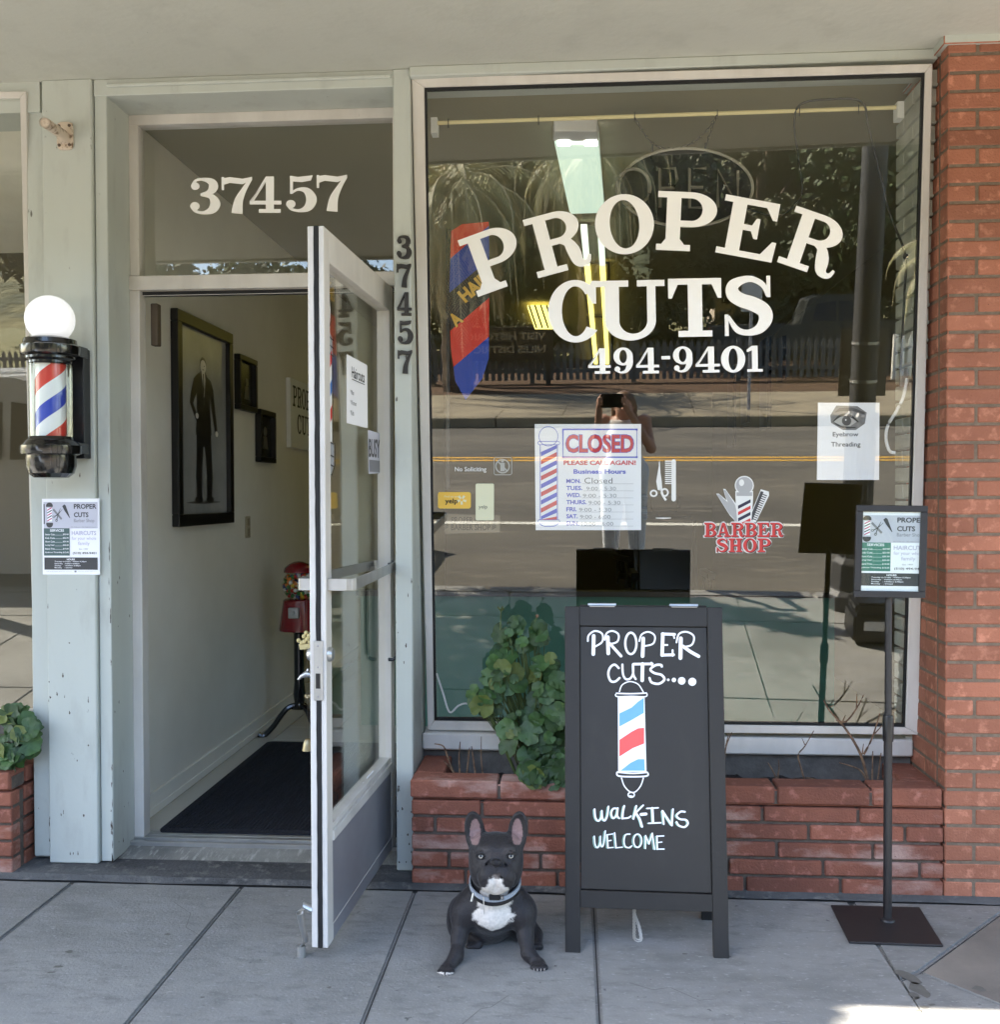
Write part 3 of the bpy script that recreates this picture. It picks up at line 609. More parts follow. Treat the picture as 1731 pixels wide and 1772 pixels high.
# ================================================================== PAPER AND STICKERS
PAPER = mat('white paper', S(246, 246, 250), .6); PAPERGREY = mat('grey printed paper', S(196, 196, 208), .6); GREEN = mat('slate green print', S(76, 98, 98), .6); GREEN2 = mat('teal green print', S(70, 128, 112), .6)
CHAR = mat('charcoal print', S(66, 66, 68), .6); PINK = mat('magenta print', S(190, 60, 110), .6); LILAC = mat('pale lilac print', S(186, 182, 204), .6); MIDGREY = mat('mid grey print', S(128, 128, 134), .6)
PRED = mat('sign red', S(204, 52, 66), .55); PBLUE = mat('sign blue', S(72, 88, 200), .55)
def price_poster(fn, t, green, zoomx=1.0):
    """shop price list printed on a sheet: u,v in 0..1 from the lower left"""
    mb = MB(); zx = lambda u: .5+(u-.5)*zoomx+(.03 if zoomx > 1 else 0)
    def clip(u): return min(max(u, .0), 1.0)
    F_ = lambda u, v, o=0: fn(clip(zx(u)), v, o)
    R_ = lambda u0, v0, u1, v1, mt, off=.0004: mb.poly([F_(u0, v0, off), F_(u1, v0, off), F_(u1, v1, off), F_(u0, v1, off)], mt)
    tx = lambda s, u0, v0, u1, v1, mt, bold=0: text(mb, s, F_, mt, u0, v0, u1, v1, bold, .0008)
    R_(.03, .61, .97, .955, PAPERGREY); R_(.03, .25, .48, .61, green); R_(.035, .065, .965, .225, CHAR)
    tx('PROPER', .56, .865, .955, .93, CHAR, .03); tx('CUTS', .56, .755, .815, .82, CHAR, .03); tx('Barber Shop', .56, .675, .915, .735, MIDGREY)
    tx('All Walk-ins - No Appointments', .51, .618, .935, .632, MIDGREY)
    tx('SERVICES', .14, .565, .385, .597, PAPER, .02)
    for k, (a, b) in enumerate((('Senior Cuts', '$20.00'), ('Kids Cuts', '$22.00'), ('Short Cuts', '$25.00'), ('Long Hair', '$30.00'), ('Beard Trim', '$10.00'), ('Eyebrow Threading', '$12.00'))):
        z = .518-k*.0475; tx(a, .055, z, .22 if k < 5 else .35, z+.022, PAPER, .015); tx(b, .365, z, .465, z+.022, PAPER, .015)
        if k < 5: R_(.225, z+.001, .36, z+.0035, PAPER, .0007)
    tx('HAIRCUTS', .52, .52, .945, .575, LILAC, .01); tx('for your whole', .52, .445, .945, .50, LILAC); tx('family', .63, .375, .83, .435, LILAC)
    tx('Est. 1997', .65, .327, .80, .345, MIDGREY); tx('(510) 494-9401', .535, .262, .945, .298, CHAR, .01)
    tx('HOURS', .43, .188, .57, .212, PAPER, .03)
    for k, s in enumerate(('Tuesday to Friday : 9:00am-5:30pm', 'Saturday  : 9:00am-6:00pm', 'Sunday    : 10:00am-5:00pm', 'Monday    : Closed')): tx(s, .215, .160-k*.027, (.77, .65, .67, .52)[k], .180-k*.027, PAPER, .012)
    if zoomx == 1: tx('Call us for more about our services', .07, .035, .51, .048, LILAC); tx('follow our barber shop online', .62, .035, .95, .048, LILAC); R_(.56, .03, .595, .052, MIDGREY)
    # barber pole, comb and scissors, clipper
    R_(.03, .665, .05, .93, CHAR, .0007); mb.poly([F_(.135+.06*math.cos(a), .905+.045*math.sin(a), .0008) for a in np.linspace(-.3, pi+.3, 14)], CHAR); mb.poly([F_(.135+.06*math.cos(a), .668+.05*math.sin(a), .0008) for a in np.linspace(pi-.3, 2*pi+.3, 14)], CHAR)
    R_(.095, .70, .178, .88, PAPER, .0008)
    for k in range(5): mb.poly([F_(.097, .70+k*.035, .0012), F_(.176, .735+k*.035, .0012), F_(.176, .75+k*.035, .0012), F_(.097, .715+k*.035, .0012)], (PINK, CHAR)[k % 2])
    draw(mb, [stroke2([(.2, .86), (.345, .73)], .03)], F_, MIDGREY, .0006); draw(mb, [stroke2([(.225, .765), (.29, .8), (.36, .86)], [.012, .012, .004]), stroke2([(.26, .72), (.29, .8), (.33, .875)], [.012, .012, .004]), ring(.21, .762, .022, .014, .014, .008), ring(.256, .715, .02, .018, .012, .01)], F_, CHAR, .0009)
    draw(mb, [('p', [(.36, .90), (.395, .925), (.42, .91), (.495, .745), (.485, .745), (.40, .84)])], F_, CHAR, .0006)
    return mb.build('print', t)
# price poster on the pilaster
O = atY(74, 994, .0985); ex = atY(173, 994, .0985)-O; ey = atY(70.5, 863, .0985)-O
fn = sheetfn(O+V((0, -.001, 0)), V((ex.x, 0, 0)), V((0, 0, ey.z)))
t = MB(); t.frame(O, (ex.x, 0, 0), (0, .0013, 0), (0, 0, ey.z), PAPER); po = t.build('price_poster', label='white printed price list taped on the grey pilaster below the barber pole', cat='poster')
price_poster(lambda u, v, o=0: fn(u, v, o+.0004), po, GREEN)

# CLOSED sign behind the display glass (its plane is the glass plane, a little inside)
def GI(x, y, o=0): return G(x, y, -.0105+o)
def GO(x, y, o=0): return G(x, y, .0006+o)
def glass_sheet(name, quad, label, cat, mt=PAPER, th=.001):
    mb = MB(); mb.slab([GI(x, y) for x, y in quad], GN*-th, mt); return mb.build(name, label=label, cat=cat)
cs = glass_sheet('closed_sign', [(927, 918), (1110, 918), (1110, 734), (925, 734)], 'white closed sign with blue and red printing and hours behind the display glass', 'shop sign')
mb = MB()
def Z5(fx, o=0): return None
zm = lambda x, y, o=0: GI(900+x/7.526, 720+y/7.526, o)          # coordinates read on an enlargement
P_ = lambda pts, mt, off=.0005: mb.poly([zm(x, y, off) for x, y in pts], mt)
draw(mb, [ring(370, 265, 128, 130, 121, 123)], zm, PBLUE, .0006)
for y0, y1 in ((332, 375), (1355, 1400)): draw(mb, [stroke2([(240, y0), (510, y0), (518, (y0+y1)/2), (510, y1), (240, y1), (232, (y0+y1)/2), (240, y0)], 7, False)], zm, PBLUE, .0006)
draw(mb, [stroke2([(262, 375), (262, 1355)], 9), stroke2([(486, 375), (486, 1355)], 9), stroke2([(245, 1400), (300, 1435), (375, 1443), (450, 1435), (508, 1400)], 7)], zm, PBLUE, .0006)
for k in range(10):
    yb = 470+k*105; 
    pts = [(272, yb), (478, yb-105), (478, yb-105+58), (272, yb+58)]
    cl = [(x, min(max(y, 378), 1352)) for x, y in pts]
    if cl[0][1] != cl[3][1] or cl[1][1] != cl[2][1]: P_(cl, PBLUE if k % 2 == 0 else PRED)
draw(mb, [stroke2([(560, 175), (1525, 175), (1525, 538), (560, 538), (560, 175)], 20, False), rect(550, 165, 575, 190), rect(1512, 165, 1535, 190), rect(550, 525, 575, 550), rect(1512, 525, 1535, 550)], zm, PBLUE, .0006)
text(mb, 'CLOSED', zm, PBLUE, 590, 485, 1490, 236, .05, .0008); text(mb, 'CLOSED', zm, PRED, 598, 478, 1480, 244, .03, .0014)
text(mb, 'PLEASE CALL AGAIN!', zm, PRED, 568, 640, 1512, 580, .035, .0006); text(mb, 'Business Hours', zm, PBLUE, 697, 755, 1380, 695, .035, .0006)
for k, (d_, w_) in enumerate((('MON.', 190), ('TUES.', 208), ('WED.', 188), ('THURS.', 262), ('FRI.', 134), ('SAT.', 148), ('SUN.', 168))):
    y = 877+k*92; text(mb, d_, zm, PBLUE, 604, y, 604+w_, y-56, .03, .0006)
    draw(mb, [stroke2([(620+w_, y+8), (1480, y+8)], 3)], zm, MIDGREY, .0006)
HAND = INK
for k, (s_, x0, x1) in enumerate((('Closed', 840, 1205), ('9:00 - 5:30', 865, 1250), ('9:00 - 5:30', 820, 1258), ('9:00 - 5:30', 895, 1308), ('9:00 - 5:30', 770, 1190), ('9:00 - 6:00', 783, 1180), ('10:00 - 6:00', 805, 1215))):
    y = 880+k*92; text(mb, s_, zm, MIDGREY if k else INK, x0, y, x1, y-(74 if k == 0 else 48), -.008, .0006)
mb.build('print', cs)

# eyebrow threading notice
es = glass_sheet('eyebrow_notice', [(1415, 831), (1523, 831), (1524, 697), (1417, 697)], 'white laminated eyebrow threading notice with grey eye drawing behind the glass', 'notice')
mb = MB(); ze = lambda x, y, o=0: GI(1180+x/3.1415, 520+y/3.1415, o)
pe = lambda pts, mt, off: mb.poly([ze(x, y, off) for x, y in pts], mt)
G1, G2, G3 = mat('eye mid tone', S(142, 140, 140), .6, var=.35, scale=60), mat('eye dark tone', S(84, 82, 82), .6, var=.3, scale=60), mat('eye light tone', S(190, 188, 186), .6)
pe([(845, 572), (960, 575), (1010, 610), (1000, 670), (950, 705), (880, 705), (815, 665), (812, 625)], G1, .0004)
pe([(835, 610), (860, 585), (930, 582), (1000, 608), (1000, 622), (930, 600), (865, 603)], G2, .0008)
pe([(830, 660), (870, 628), (920, 632), (955, 660), (920, 685), (870, 680)], G3, .0010)
draw(mb, [stroke2([(825, 660), (870, 625), (920, 628), (965, 662)], [4, 14, 14, 6]), stroke2([(830, 663), (880, 690), (950, 690)], [3, 7, 4])], ze, INK, .0012)
draw(mb, [disc(900, 655, 26)], ze, G2, .0016); draw(mb, [disc(898, 655, 13)], ze, INK, .0022); draw(mb, [disc(895, 650, 4)], ze, PAPER, .0030)
text(mb, 'Eyebrow', ze, CHAR, 825, 747, 965, 716, .012, .0006); text(mb, 'Threading', ze, CHAR, 816, 803, 976, 770, .012, .0006)
mb.build('print', es)

# decals
def decal(name, label): return MB(), name, label
DEC = mat('white vinyl decal', S(226, 226, 222), .6)
mb = MB(); zc_ = lambda x, y, o=0: GO(700+x/3.147, 520+y/3.147, o)
draw(mb, [('p', [(1391, 870), (1372, 985), (1380, 1030), (1392, 1035), (1398, 985)]), ('p', [(1385, 870), (1402, 985), (1405, 1035), (1395, 1035)]), ring(1358, 1050, 21, 20, 12, 11), ring(1418, 1045, 22, 24, 13, 14), stroke2([(1400, 1030), (1408, 1060), (1425, 1088)], [10, 12, 12])], zc_, DEC, .001)
draw(mb, [rect(1455, 875, 1479, 1085), disc(1467, 877, 12), disc(1467, 1082, 12)]+[rect(1420, 872+k*11, 1458, 878+k*11) for k in range(12)], zc_, DEC, .001)
draw(mb, [('p', [(1370, 1182), (1452, 1182), (1452, 1186), (1412, 1189), (1370, 1186)])], zc_, DEC, .001)
mb.build('scissors_decal', label='white vinyl decal of scissors and comb beside the closed sign', cat='decal')
mb = MB(); tx = lambda s, x0, y0, x1, y1, b, mt=DEC: text(mb, s, zc_, mt, x0, y0, x1, y1, b, .001)
tx('No Soliciting', 275, 938, 447, 906, .012)
sq = [(495, 855), (580, 855), (585, 862), (585, 942), (578, 949), (495, 949), (489, 942), (489, 862), (495, 855)]
draw(mb, [stroke2(sq, 4, False), ring(535, 902, 40, 40, 33, 33, 0, 360, 36), stroke2([(508, 875), (562, 930)], 7), disc(535, 874, 8), rect(523, 884, 547, 930)], zc_, mat('thin white vinyl', S(176, 176, 168), .6), .001)
mb.build('soliciting_decal', label='pale no soliciting wording and crossed out figure on lower left glass', cat='decal')
def rr(x0, y0, x1, y1, r):
    pts = []
    for cx, cy, a in ((x1-r, y0+r, -90), (x1-r, y1-r, 0), (x0+r, y1-r, 90), (x0+r, y0+r, 180)):
        pts += [(cx+r*math.cos(math.radians(a+k*22.5)), cy+r*math.sin(math.radians(a+k*22.5))) for k in range(5)]
    return pts
YEL = mat('yellow sticker', S(236, 190, 78), .5); CREAM = mat('pale cream sticker', S(226, 224, 190), .5)
def sticker(name, pts, mt, label):
    mb = MB(); mb.slab([zc_(x, y) for x, y in pts], GN*-.0008, mt); return mb.build(name, label=label, cat='sticker')
st = sticker('rating_sticker', rr(183, 1043, 362, 1133, 12), YEL, 'yellow rounded review sticker in lower left corner of display glass'); mb = MB()
text(mb, 'yelp', zc_, INK, 222, 1113, 291, 1078, .02, .0014)
draw(mb, [stroke2([(312+8*math.cos(a), 1085+8*math.sin(a)), (312+26*math.cos(a), 1085+26*math.sin(a))], [9, 13]) for a in np.linspace(0, 2*pi, 6)[:5]+.3], zc_, CREAM, .0006); text(mb, 'Find us on', zc_, CREAM, 218, 1072, 290, 1062, 0, .0006); mb.build('print', st)
st = sticker('phone_sticker', rr(388, 997, 488, 1197, 8), CREAM, 'tall pale cream sticker beside the yellow rounded sticker on glass'); mb = MB()
text(mb, 'yelp', zc_, CHAR, 405, 1138, 452, 1114, 0, .0006); mb.build('print', st)
# dull plaque lettering low on the glass
PLQ = mat('weathered brown vinyl', S(74, 66, 54), .8); PLB = mat('dull plaque face', S(112, 102, 84), .8)
mb = MB(); mb.slab([G(x, y, -.020) for x, y in ((768, 925), (864, 922), (864, 893), (768, 890))], GN*-.004, PLB); pq = mb.build('name_plaque', label='dull brown shop name plaque low on left inside the display glass', cat='plaque')
mb = MB(); gq = lambda x, y, o=0: G(700+x/3.147, 520+y/3.147, -.0195+o)
text(mb, 'PROPER CUTS', gq, PLQ, 252, 1213, 462, 1182, .02, .0005); text(mb, 'BARBER SHOP', gq, PLQ, 250, 1255, 466, 1222, .02, .0005)
for x in (222, 485):
    for k in range(4): draw(mb, [stroke2([(x-12, 1220+k*10), (x+12, 1205+k*10)], 5)], gq, PLQ, .0005)
mb.build('print', pq)
# barber shop decal with pole, scissors and comb
mb = MB(); zb_ = lambda x, y, o=0: GO(1180+x/3.1415, 520+y/3.1415, o)
pb = lambda pts, mt, off: mb.poly([zb_(x, y, off) for x, y in pts], mt)
SIL = mat('grey decal tone', S(168, 168, 168), .5); DRED = mat('decal red', S(200, 60, 58), .5); NAVY = mat('decal navy', S(40, 40, 66), .5)
def out(pts, grow, mt, off):
    cx = sum(p[0] for p in pts)/len(pts); cy = sum(p[1] for p in pts)/len(pts)
    q = []
    for x, y in pts:
        d = math.hypot(x-cx, y-cy) or 1; q.append((x+(x-cx)/d*grow, y+(y-cy)/d*grow))
    pb(q, mt, off)
sc1 = [(192, 1055), (205, 1055), (275, 1120), (305, 1170), (300, 1205), (260, 1160)]; sc2 = [(228, 1030), (240, 1032), (290, 1110), (310, 1200), (290, 1200), (262, 1130)]
cb = [(430, 1033), (470, 1045), (470, 1065), (405, 1200), (365, 1190)]
for i, p in enumerate((sc1, sc2, cb)): out(p, 7, DEC, .0004+i*.00015)
for i, p in enumerate((sc1, sc2)): pb(p, SIL, .0012+i*.0003)
pb([(430, 1036), (445, 1040), (385, 1195), (368, 1188)], CHAR, .0013)
for k in range(13): pb([(440-k*4.6, 1050+k*11), (464-k*4.6, 1060+k*11), (463-k*4.6, 1065+k*11), (438-k*4.6, 1055+k*11)], CHAR, .0014)
draw(mb, [disc(340, 1005, 52)], zb_, DEC, .0015); draw(mb, [disc(340, 1005, 46)], zb_, SIL, .0021); draw(mb, [disc(325, 990, 14, 18)], zb_, DEC, .0027)
pb([(292, 1035), (388, 1035), (388, 1075), (378, 1210), (302, 1210), (292, 1075)], DEC, .0017)
pb([(298, 1042), (383, 1042), (383, 1062), (298, 1062)], SIL, .0024)
for k in range(4): pb([(306, 1115+k*34), (374, 1080+k*34), (374, 1098+k*34), (306, 1133+k*34)], (NAVY, DRED)[k % 2], .0024)
for s_, x0, y0, x1, y1 in (('BARBER', 122, 1283, 550, 1207), ('SHOP', 188, 1366, 483, 1292)):
    wt = sum(GW[c] for c in s_)+.06*(len(s_)-1); x = x0; u = (x1-x0)/wt
    for c in s_:
        for ddx, ddy, mt, of in ((-6, 0, DEC, .0030), (6, 0, DEC, .0030), (0, -6, DEC, .0030), (0, 6, DEC, .0030), (5, 6, DEC, .0030), (-5, 6, DEC, .003), (4, 4, INK, .0042), (0, 0, DRED, .0055)): glyph(mb, c, zb_, mt, x+ddx, y1+(y0-y1)+ddy, x+u*GW[c]+ddx, y1+ddy, 0, of)
        x += u*(GW[c]+.06)
mb.build('barber_decal', label='red lettered barber shop decal with pole scissors and comb on right glass', cat='decal')

# papers on the door glass
def door_sheet(name, quad, label, cat, mt=PAPER):
    mb = MB(); mb.slab([DG(x, y, .0008) for x, y in quad], DT*.0006, mt); return mb.build(name, label=label, cat=cat)
h1 = door_sheet('haircut_notice', [(600, 732), (636, 741), (635, 632), (600, 613)], 'white handwritten haircuts price sheet stuck on the open door glass', 'notice'); mb = MB()
zd = lambda x, y, o=0: DG(220+x/3.408, 480+y/3.408, o+.0012)
def skew(s, x0, y0, x1, y1, sl, mt, b=0): text(mb, s, lambda u, v, o: zd(u, v+(u-x0)*sl, o), mt, x0, y0, x1, y1, b, .0004)
skew('Haircuts', 1322, 590, 1398, 525, .45, CHAR, .01); draw(mb, [stroke2([(1322, 600), (1398, 634)], 4)], zd, CHAR, .0004)
for k, s_ in enumerate(('*Men', '*Women', '*Kids')): skew(s_, 1314, 690+k*60, 1336+(14 if k == 1 else 0), 660+k*60, .3, MIDGREY)
mb.build('print', h1)
h2 = door_sheet('busy_notice', [(638, 820), (657, 819), (657, 750), (637, 744)], 'small grey notice in plastic sleeve hung inside the door glass', 'notice', PAPERGREY); mb = MB()
skew('BUSY', 1424, 1060, 1488, 950, .12, CHAR, .02); mb.poly([zd(x, y, .0004) for x, y in ((1426, 1075), (1488, 1082), (1488, 1150), (1428, 1146))], MIDGREY); mb.build('print', h2)
z5 = lambda x, y, o=0: DG(480+x/4.22, 1280+y/4.22, o+.001)
mb = MB(); mb.slab([z5(x, y) for x, y in ((652, 272), (700, 222), (700, 385), (652, 445))], DT*.0005, PAPER); h3 = mb.build('rules_label', label='white printed label low on the door glass beside round sticker', cat='sticker'); mb = MB()
for k in range(7): mb.poly([z5(x, y, .0004) for x, y in ((657, 290+k*20), (694, 252+k*20), (694, 258+k*20), (657, 297+k*20))], PRED if k < 2 else MIDGREY)
mb.build('print', h3)
mb = MB(); mb.slab([z5(630+20*math.cos(a), 392+85*math.sin(a)-(20*math.cos(a))*.3) for a in np.linspace(0, 2*pi, 25)[:-1]], DT*.0005, PAPER); h4 = mb.build('round_sticker', label='small round black and white sticker low on the door glass', cat='sticker'); mb = MB()
draw(mb, [ring(630, 392, 17, 75, 13, 60), stroke2([(622, 350), (640, 430)], 5), rect(622, 360, 640, 385)], z5, INK, .0004); mb.build('print', h4)

# ================================================================== HOUSE NUMBERS on the post
NUM = mat('dark cast metal numeral', S(46, 42, 38), .55, var=.4, scale=40, bump=.4, bscale=90)
pos = ('topmost, above the four others', 'second from the top, above the figure four', 'between the upper seven and the five', 'between the four and the lowest seven', 'lowest, below the figure five')
for k, (ch, yc) in enumerate((('3', 429), ('7', 478), ('4', 527), ('5', 576), ('7', 627))):
    mb = MB(); x0 = 687+k*.6
    fn = lambda x, y, o: atY(x, y, .105)+V((0, -o, 0))
    tmp = MB(); glyph(tmp, ch, fn, NUM, x0, yc+20, x0+25, yc-20, 0, 0)
    mb.v = list(tmp.v); mb.mats = tmp.mats
    # give the flat pieces thickness
    for f in tmp.f:
        pts = [V((tmp.v[i][0], .104, tmp.v[i][2])) for i in f]
        mb.slab(pts, (0, -.012-random.uniform(0, .0004), 0), NUM)
    mb.v = mb.v[len(tmp.v):]; mb.f = [[i-len(tmp.v) for i in f] for f in mb.f]
    mb.build('house_number', label='dark metal house number %s, %s' % ({'3': 'three', '7': 'seven', '4': 'four', '5': 'five'}[ch], pos[k]), cat='house number', group='dark numerals on the post beside the door')

# ================================================================== WALL MOUNTED BARBER POLE
bx, by = atY(88, 700, -.03).x, -.03
zz = lambda y: atY(88, y, by).z
pole = thing('barber_pole', (bx, by, zz(828)), 'wall mounted black barber pole with white globe on grey pilaster', 'barber pole')
c = V((bx, by, 0)); r = .086
GLOBE = mat('white milk glass globe', S(246, 246, 250), .25, emit=(1, 1, 1), estr=.06)  # slight emission makes the white glass brighter than its surroundings
mb = MB(); zg = zz(553); mb.ball((bx, by, zg), r, GLOBE, 32); mb.build('globe', pole, smooth=True)
def ringprof(y0, y1, prof): return [(q*.0021, zz(y0+(y1-y0)*t)) for q, t in prof]
mb = MB(); mb.lathe(ringprof(632, 584, [(34, 0), (36, .04), (36, .12), (41, .2), (41, .28), (48, .36), (49, .5), (49, .66), (44, .74), (43, .9), (38, .95), (28, 1), (20, 1.0)]), c, BLACKGLOSS, 40); mb.build('top_cap', pole, smooth=True, angle=.5)
mb = MB(); mb.lathe(ringprof(828, 756, [(12, 0), (28, .02), (37, .12), (41, .3), (41, .55), (49, .58), (50, .66), (50, .78), (46, .82), (42, .9), (38, .93), (36, 1)]), c, BLACKGLOSS, 40); mb.build('bottom_cap', pole, smooth=True, angle=.5)
# turning stripes: procedural helix
mt, t_, b_ = newmat('helical stripes'); N = t_.nodes; L = t_.links
ge = N.new('ShaderNodeTexCoord'); sx = N.new('ShaderNodeSeparateXYZ'); L.new(ge.outputs['Object'], sx.inputs[0])
at2 = N.new('ShaderNodeMath'); at2.operation = 'ARCTAN2'; L.new(sx.outputs[1], at2.inputs[0]); L.new(sx.outputs[0], at2.inputs[1])
a1 = N.new('ShaderNodeMath'); a1.operation = 'MULTIPLY_ADD'; a1.inputs[1].default_value = -1/(2*pi); L.new(at2.outputs[0], a1.inputs[0])
zs = N.new('ShaderNodeMath'); zs.operation = 'MULTIPLY_ADD'; zs.inputs[1].default_value = 1/.245; zs.inputs[2].default_value = .40; L.new(sx.outputs[2], zs.inputs[0]); L.new(zs.outputs[0], a1.inputs[2])
fr_ = N.new('ShaderNodeMath'); fr_.operation = 'FRACT'; L.new(a1.outputs[0], fr_.inputs[0])
rp = N.new('ShaderNodeValToRGB'); rp.color_ramp.interpolation = 'CONSTANT'; e = rp.color_ramp.elements
e[0].position = 0; e[0].color = (*S(214, 60, 48), 1); e[1].position = .25; e[1].color = (*S(238, 240, 244), 1)
q = e.new(.5); q.color = (*S(52, 74, 190), 1); q = e.new(.75); q.color = (*S(238, 240, 244), 1)
L.new(fr_.outputs[0], rp.inputs[0]); L.new(rp.outputs[0], b_.inputs['Base Color']); b_.inputs['Roughness'].default_value = .3; b_.inputs['Coat Weight'].default_value = .4
mb = MB(); mb.lathe([(25*.0021, zz(758)), (25*.0021, zz(630))], c, mt, 40); mb.build('striped_cylinder', pole, smooth=True)
mb = MB(); mb.lathe([(35*.0021, zz(758)), (35*.0021, zz(630))], c, CLEAR, 40); mb.build('glass_tube', pole, smooth=True)
mb = MB(); mb.box(bx+.020, bx+.085, .05, .10, zz(792), zz(598), BLACK)
for y in (606, 775): mb.box(bx-.03, bx+.09, by, .075, zz(y)-.02, zz(y)+.02, BLACKGLOSS); mb.lathe([(.007, 0), (.007, .006), (.0001, .007)], (bx+.078, .048, zz(y)), ALUBARE, 12, (0, -1, 0))
mb.build('wall_bracket', pole, bevel=.004)

# flag holder on the pilaster
FB = layered('weathered beige metal', S(206, 190, 172), [(S(120, 96, 74), 40, .6, .06, (1, 1, 1))], rough=.7)
fc = atY(113, 236, .095)
fh = thing('flag_holder', fc, 'weathered beige metal flag pole holder screwed high on the pilaster', 'flag holder')
mb = MB(); pl = []
for a in np.linspace(0, 2*pi, 17)[:-1]: pl.append(fc+V((.031*max(-1, min(1, 1.3*math.cos(a))), .005, .052*max(-1, min(1, 1.25*math.sin(a))))))
mb.slab(pl, (0, -.012, 0), FB); mb.build('back_plate', fh, bevel=.003)
mb = MB()
q = atY(78, 213, -.09); dr = (q-fc).normalized()
mb.tube([fc+V((0, -.005, -.01)), fc+dr*.05, q], [.026, .019, .018], FB, 16, cap=False); mb.tube([q-dr*.004, q], [.0215, .0215], FB, 16, cap=False); mb.lathe([(.018, 0), (.013, 0), (.013, -.08)], q, FB, 16, dr); mb.ball(q-dr*.05, .0135, BLACKGAP, 10); mb.build('socket_tube', fh, smooth=True)  # black ball set inside the tube as its dark hollow
mb = MB()
for dx, dz_ in ((-.02, -.036), (.02, -.036), (.02, .036), (-.02, .036)): mb = MB(); mb.lathe([(.006, 0), (.005, .004), (.0001, .005)], fc+V((dx, -.008, dz_)), mat('rusty screw', S(96, 80, 66), .6), 10, (0, -1, 0)); mb.build('screw', fh)

# ================================================================== A-FRAME BOARD
ABLK = layered('matt black painted wood', S(33, 31, 29), [(S(28, 26, 25), 6, .5, .2, (1, 1, .3)), (S(58, 55, 52), 60, .76, .02, (1, 1, .3))], rough=.6, bump=.2, bscale=60)
CHALK = layered('chalkboard', S(36, 34, 33), [(S(31, 30, 29), 4, .5, .25, (1, 1, 1)), (S(44, 42, 40), 9, .64, .1, (1, .4, .4))], rough=.55, bump=.05, bscale=90)
afr = thing('chalkboard_sign', (.23, -.35, 0), 'black wooden folding pavement chalkboard with white hand lettering and barber pole', 'sidewalk sign')
FT, FBm = V((.226, -.335, 1.052)), V((.226, -.487, 0)); AU = (FT-FBm).normalized(); AX = V((1, -.02, 0)).normalized(); AN = AX.cross(AU).normalized()
AH = (FT-FBm).length
def AF(u, v, o=0): return FBm+AX*u+AU*v+AN*o       # u from the centre, v up the board, o towards the street
hw_ = .249
mb = MB()
for s_ in (-1, 1): mb = MB(); mb.frame(AF(s_*hw_ if s_ < 0 else hw_-.047, 0, -.018), AX*.047, AU*AH, AN*.022, ABLK); mb.build('leg', afr, bevel=.002)
mb = MB(); vb = .187
mb.frame(AF(-hw_+.047, AH-.062, -.016), AX*(2*hw_-.094), AU*.062, AN*.02, ABLK); mb.build('top_rail', afr, bevel=.0015)
mb = MB(); mb.frame(AF(-hw_+.047, vb-.053, -.016), AX*(2*hw_-.094), AU*.052, AN*.02, ABLK); mb.build('bottom_rail', afr, bevel=.0015)
mb = MB(); mb.frame(AF(-hw_+.048, vb+.001, -.014), AX*(2*hw_-.096), AU*(AH-.064-vb), AN*.010, CHALK); mb.build('panel', afr, bevel=.0015)
BT, BB = V((.226, -.318, 1.05)), V((.226, -.195, 0)); BU = (BT-BB).normalized(); BN = BU.cross(AX).normalized()
for s_ in (-1, 1): mb = MB(); mb.frame(BB+AX*(-hw_ if s_ < 0 else hw_-.047), AX*.047, BU*(BT-BB).length, BN*-.02, ABLK); mb.build('leg', afr, bevel=.002)
mb = MB(); mb.frame(BB+AX*(-hw_+.047)+BU*vb, AX*(2*hw_-.094), BU*(AH-vb), BN*-.012, CHALK); mb.build('back_panel', afr, bevel=.0015)
for u in (-.13, .13): mb = MB(); mb.tube([FT+AX*(u-.045)+V((0, .01, .004)), FT+AX*(u+.045)+V((0, .01, .004))], .006, ALUBARE, 8); mb.frame(FT+AX*(u-.04)+V((0, -.012, .0)), AX*.08, V((0, .04, 0)), V((0, 0, .002)), ALUBARE); mb.build('hinge', afr)
mb = MB(); z_ = .215
cpt = [AF(.0, vb-.06, -.02)]+[V((.226, -.40+.006*math.sin(k), .13-k*.022)) for k in range(0, 6)]
pt = catmull([V((.19, -.44, .14)), V((.192, -.43, .10)), V((.193, -.41, .05)), V((.195, -.40, .012)), V((.215, -.39, .005)), V((.21, -.37, .04)), V((.196, -.35, .07))], 8)
CH = mat('steel chain', S(200, 194, 184), .4, .5)
for k, p in enumerate(pt[:-1]): 
    d = (pt[k+1]-p); a = d.normalized(); s1 = a.cross(V((0, 1, 0))).normalized() if k % 2 else a.cross(V((1, 0, 0))).normalized()
    mb.tube([p-a*.003+s1*.0025, p+d*.5+s1*.004, p+d+a*.003+s1*.0025], .0017, CH, 5); mb.tube([p-a*.003-s1*.0025, p+d*.5-s1*.004, p+d+a*.003-s1*.0025], .0017, CH, 5)
mb.build('chain', afr)
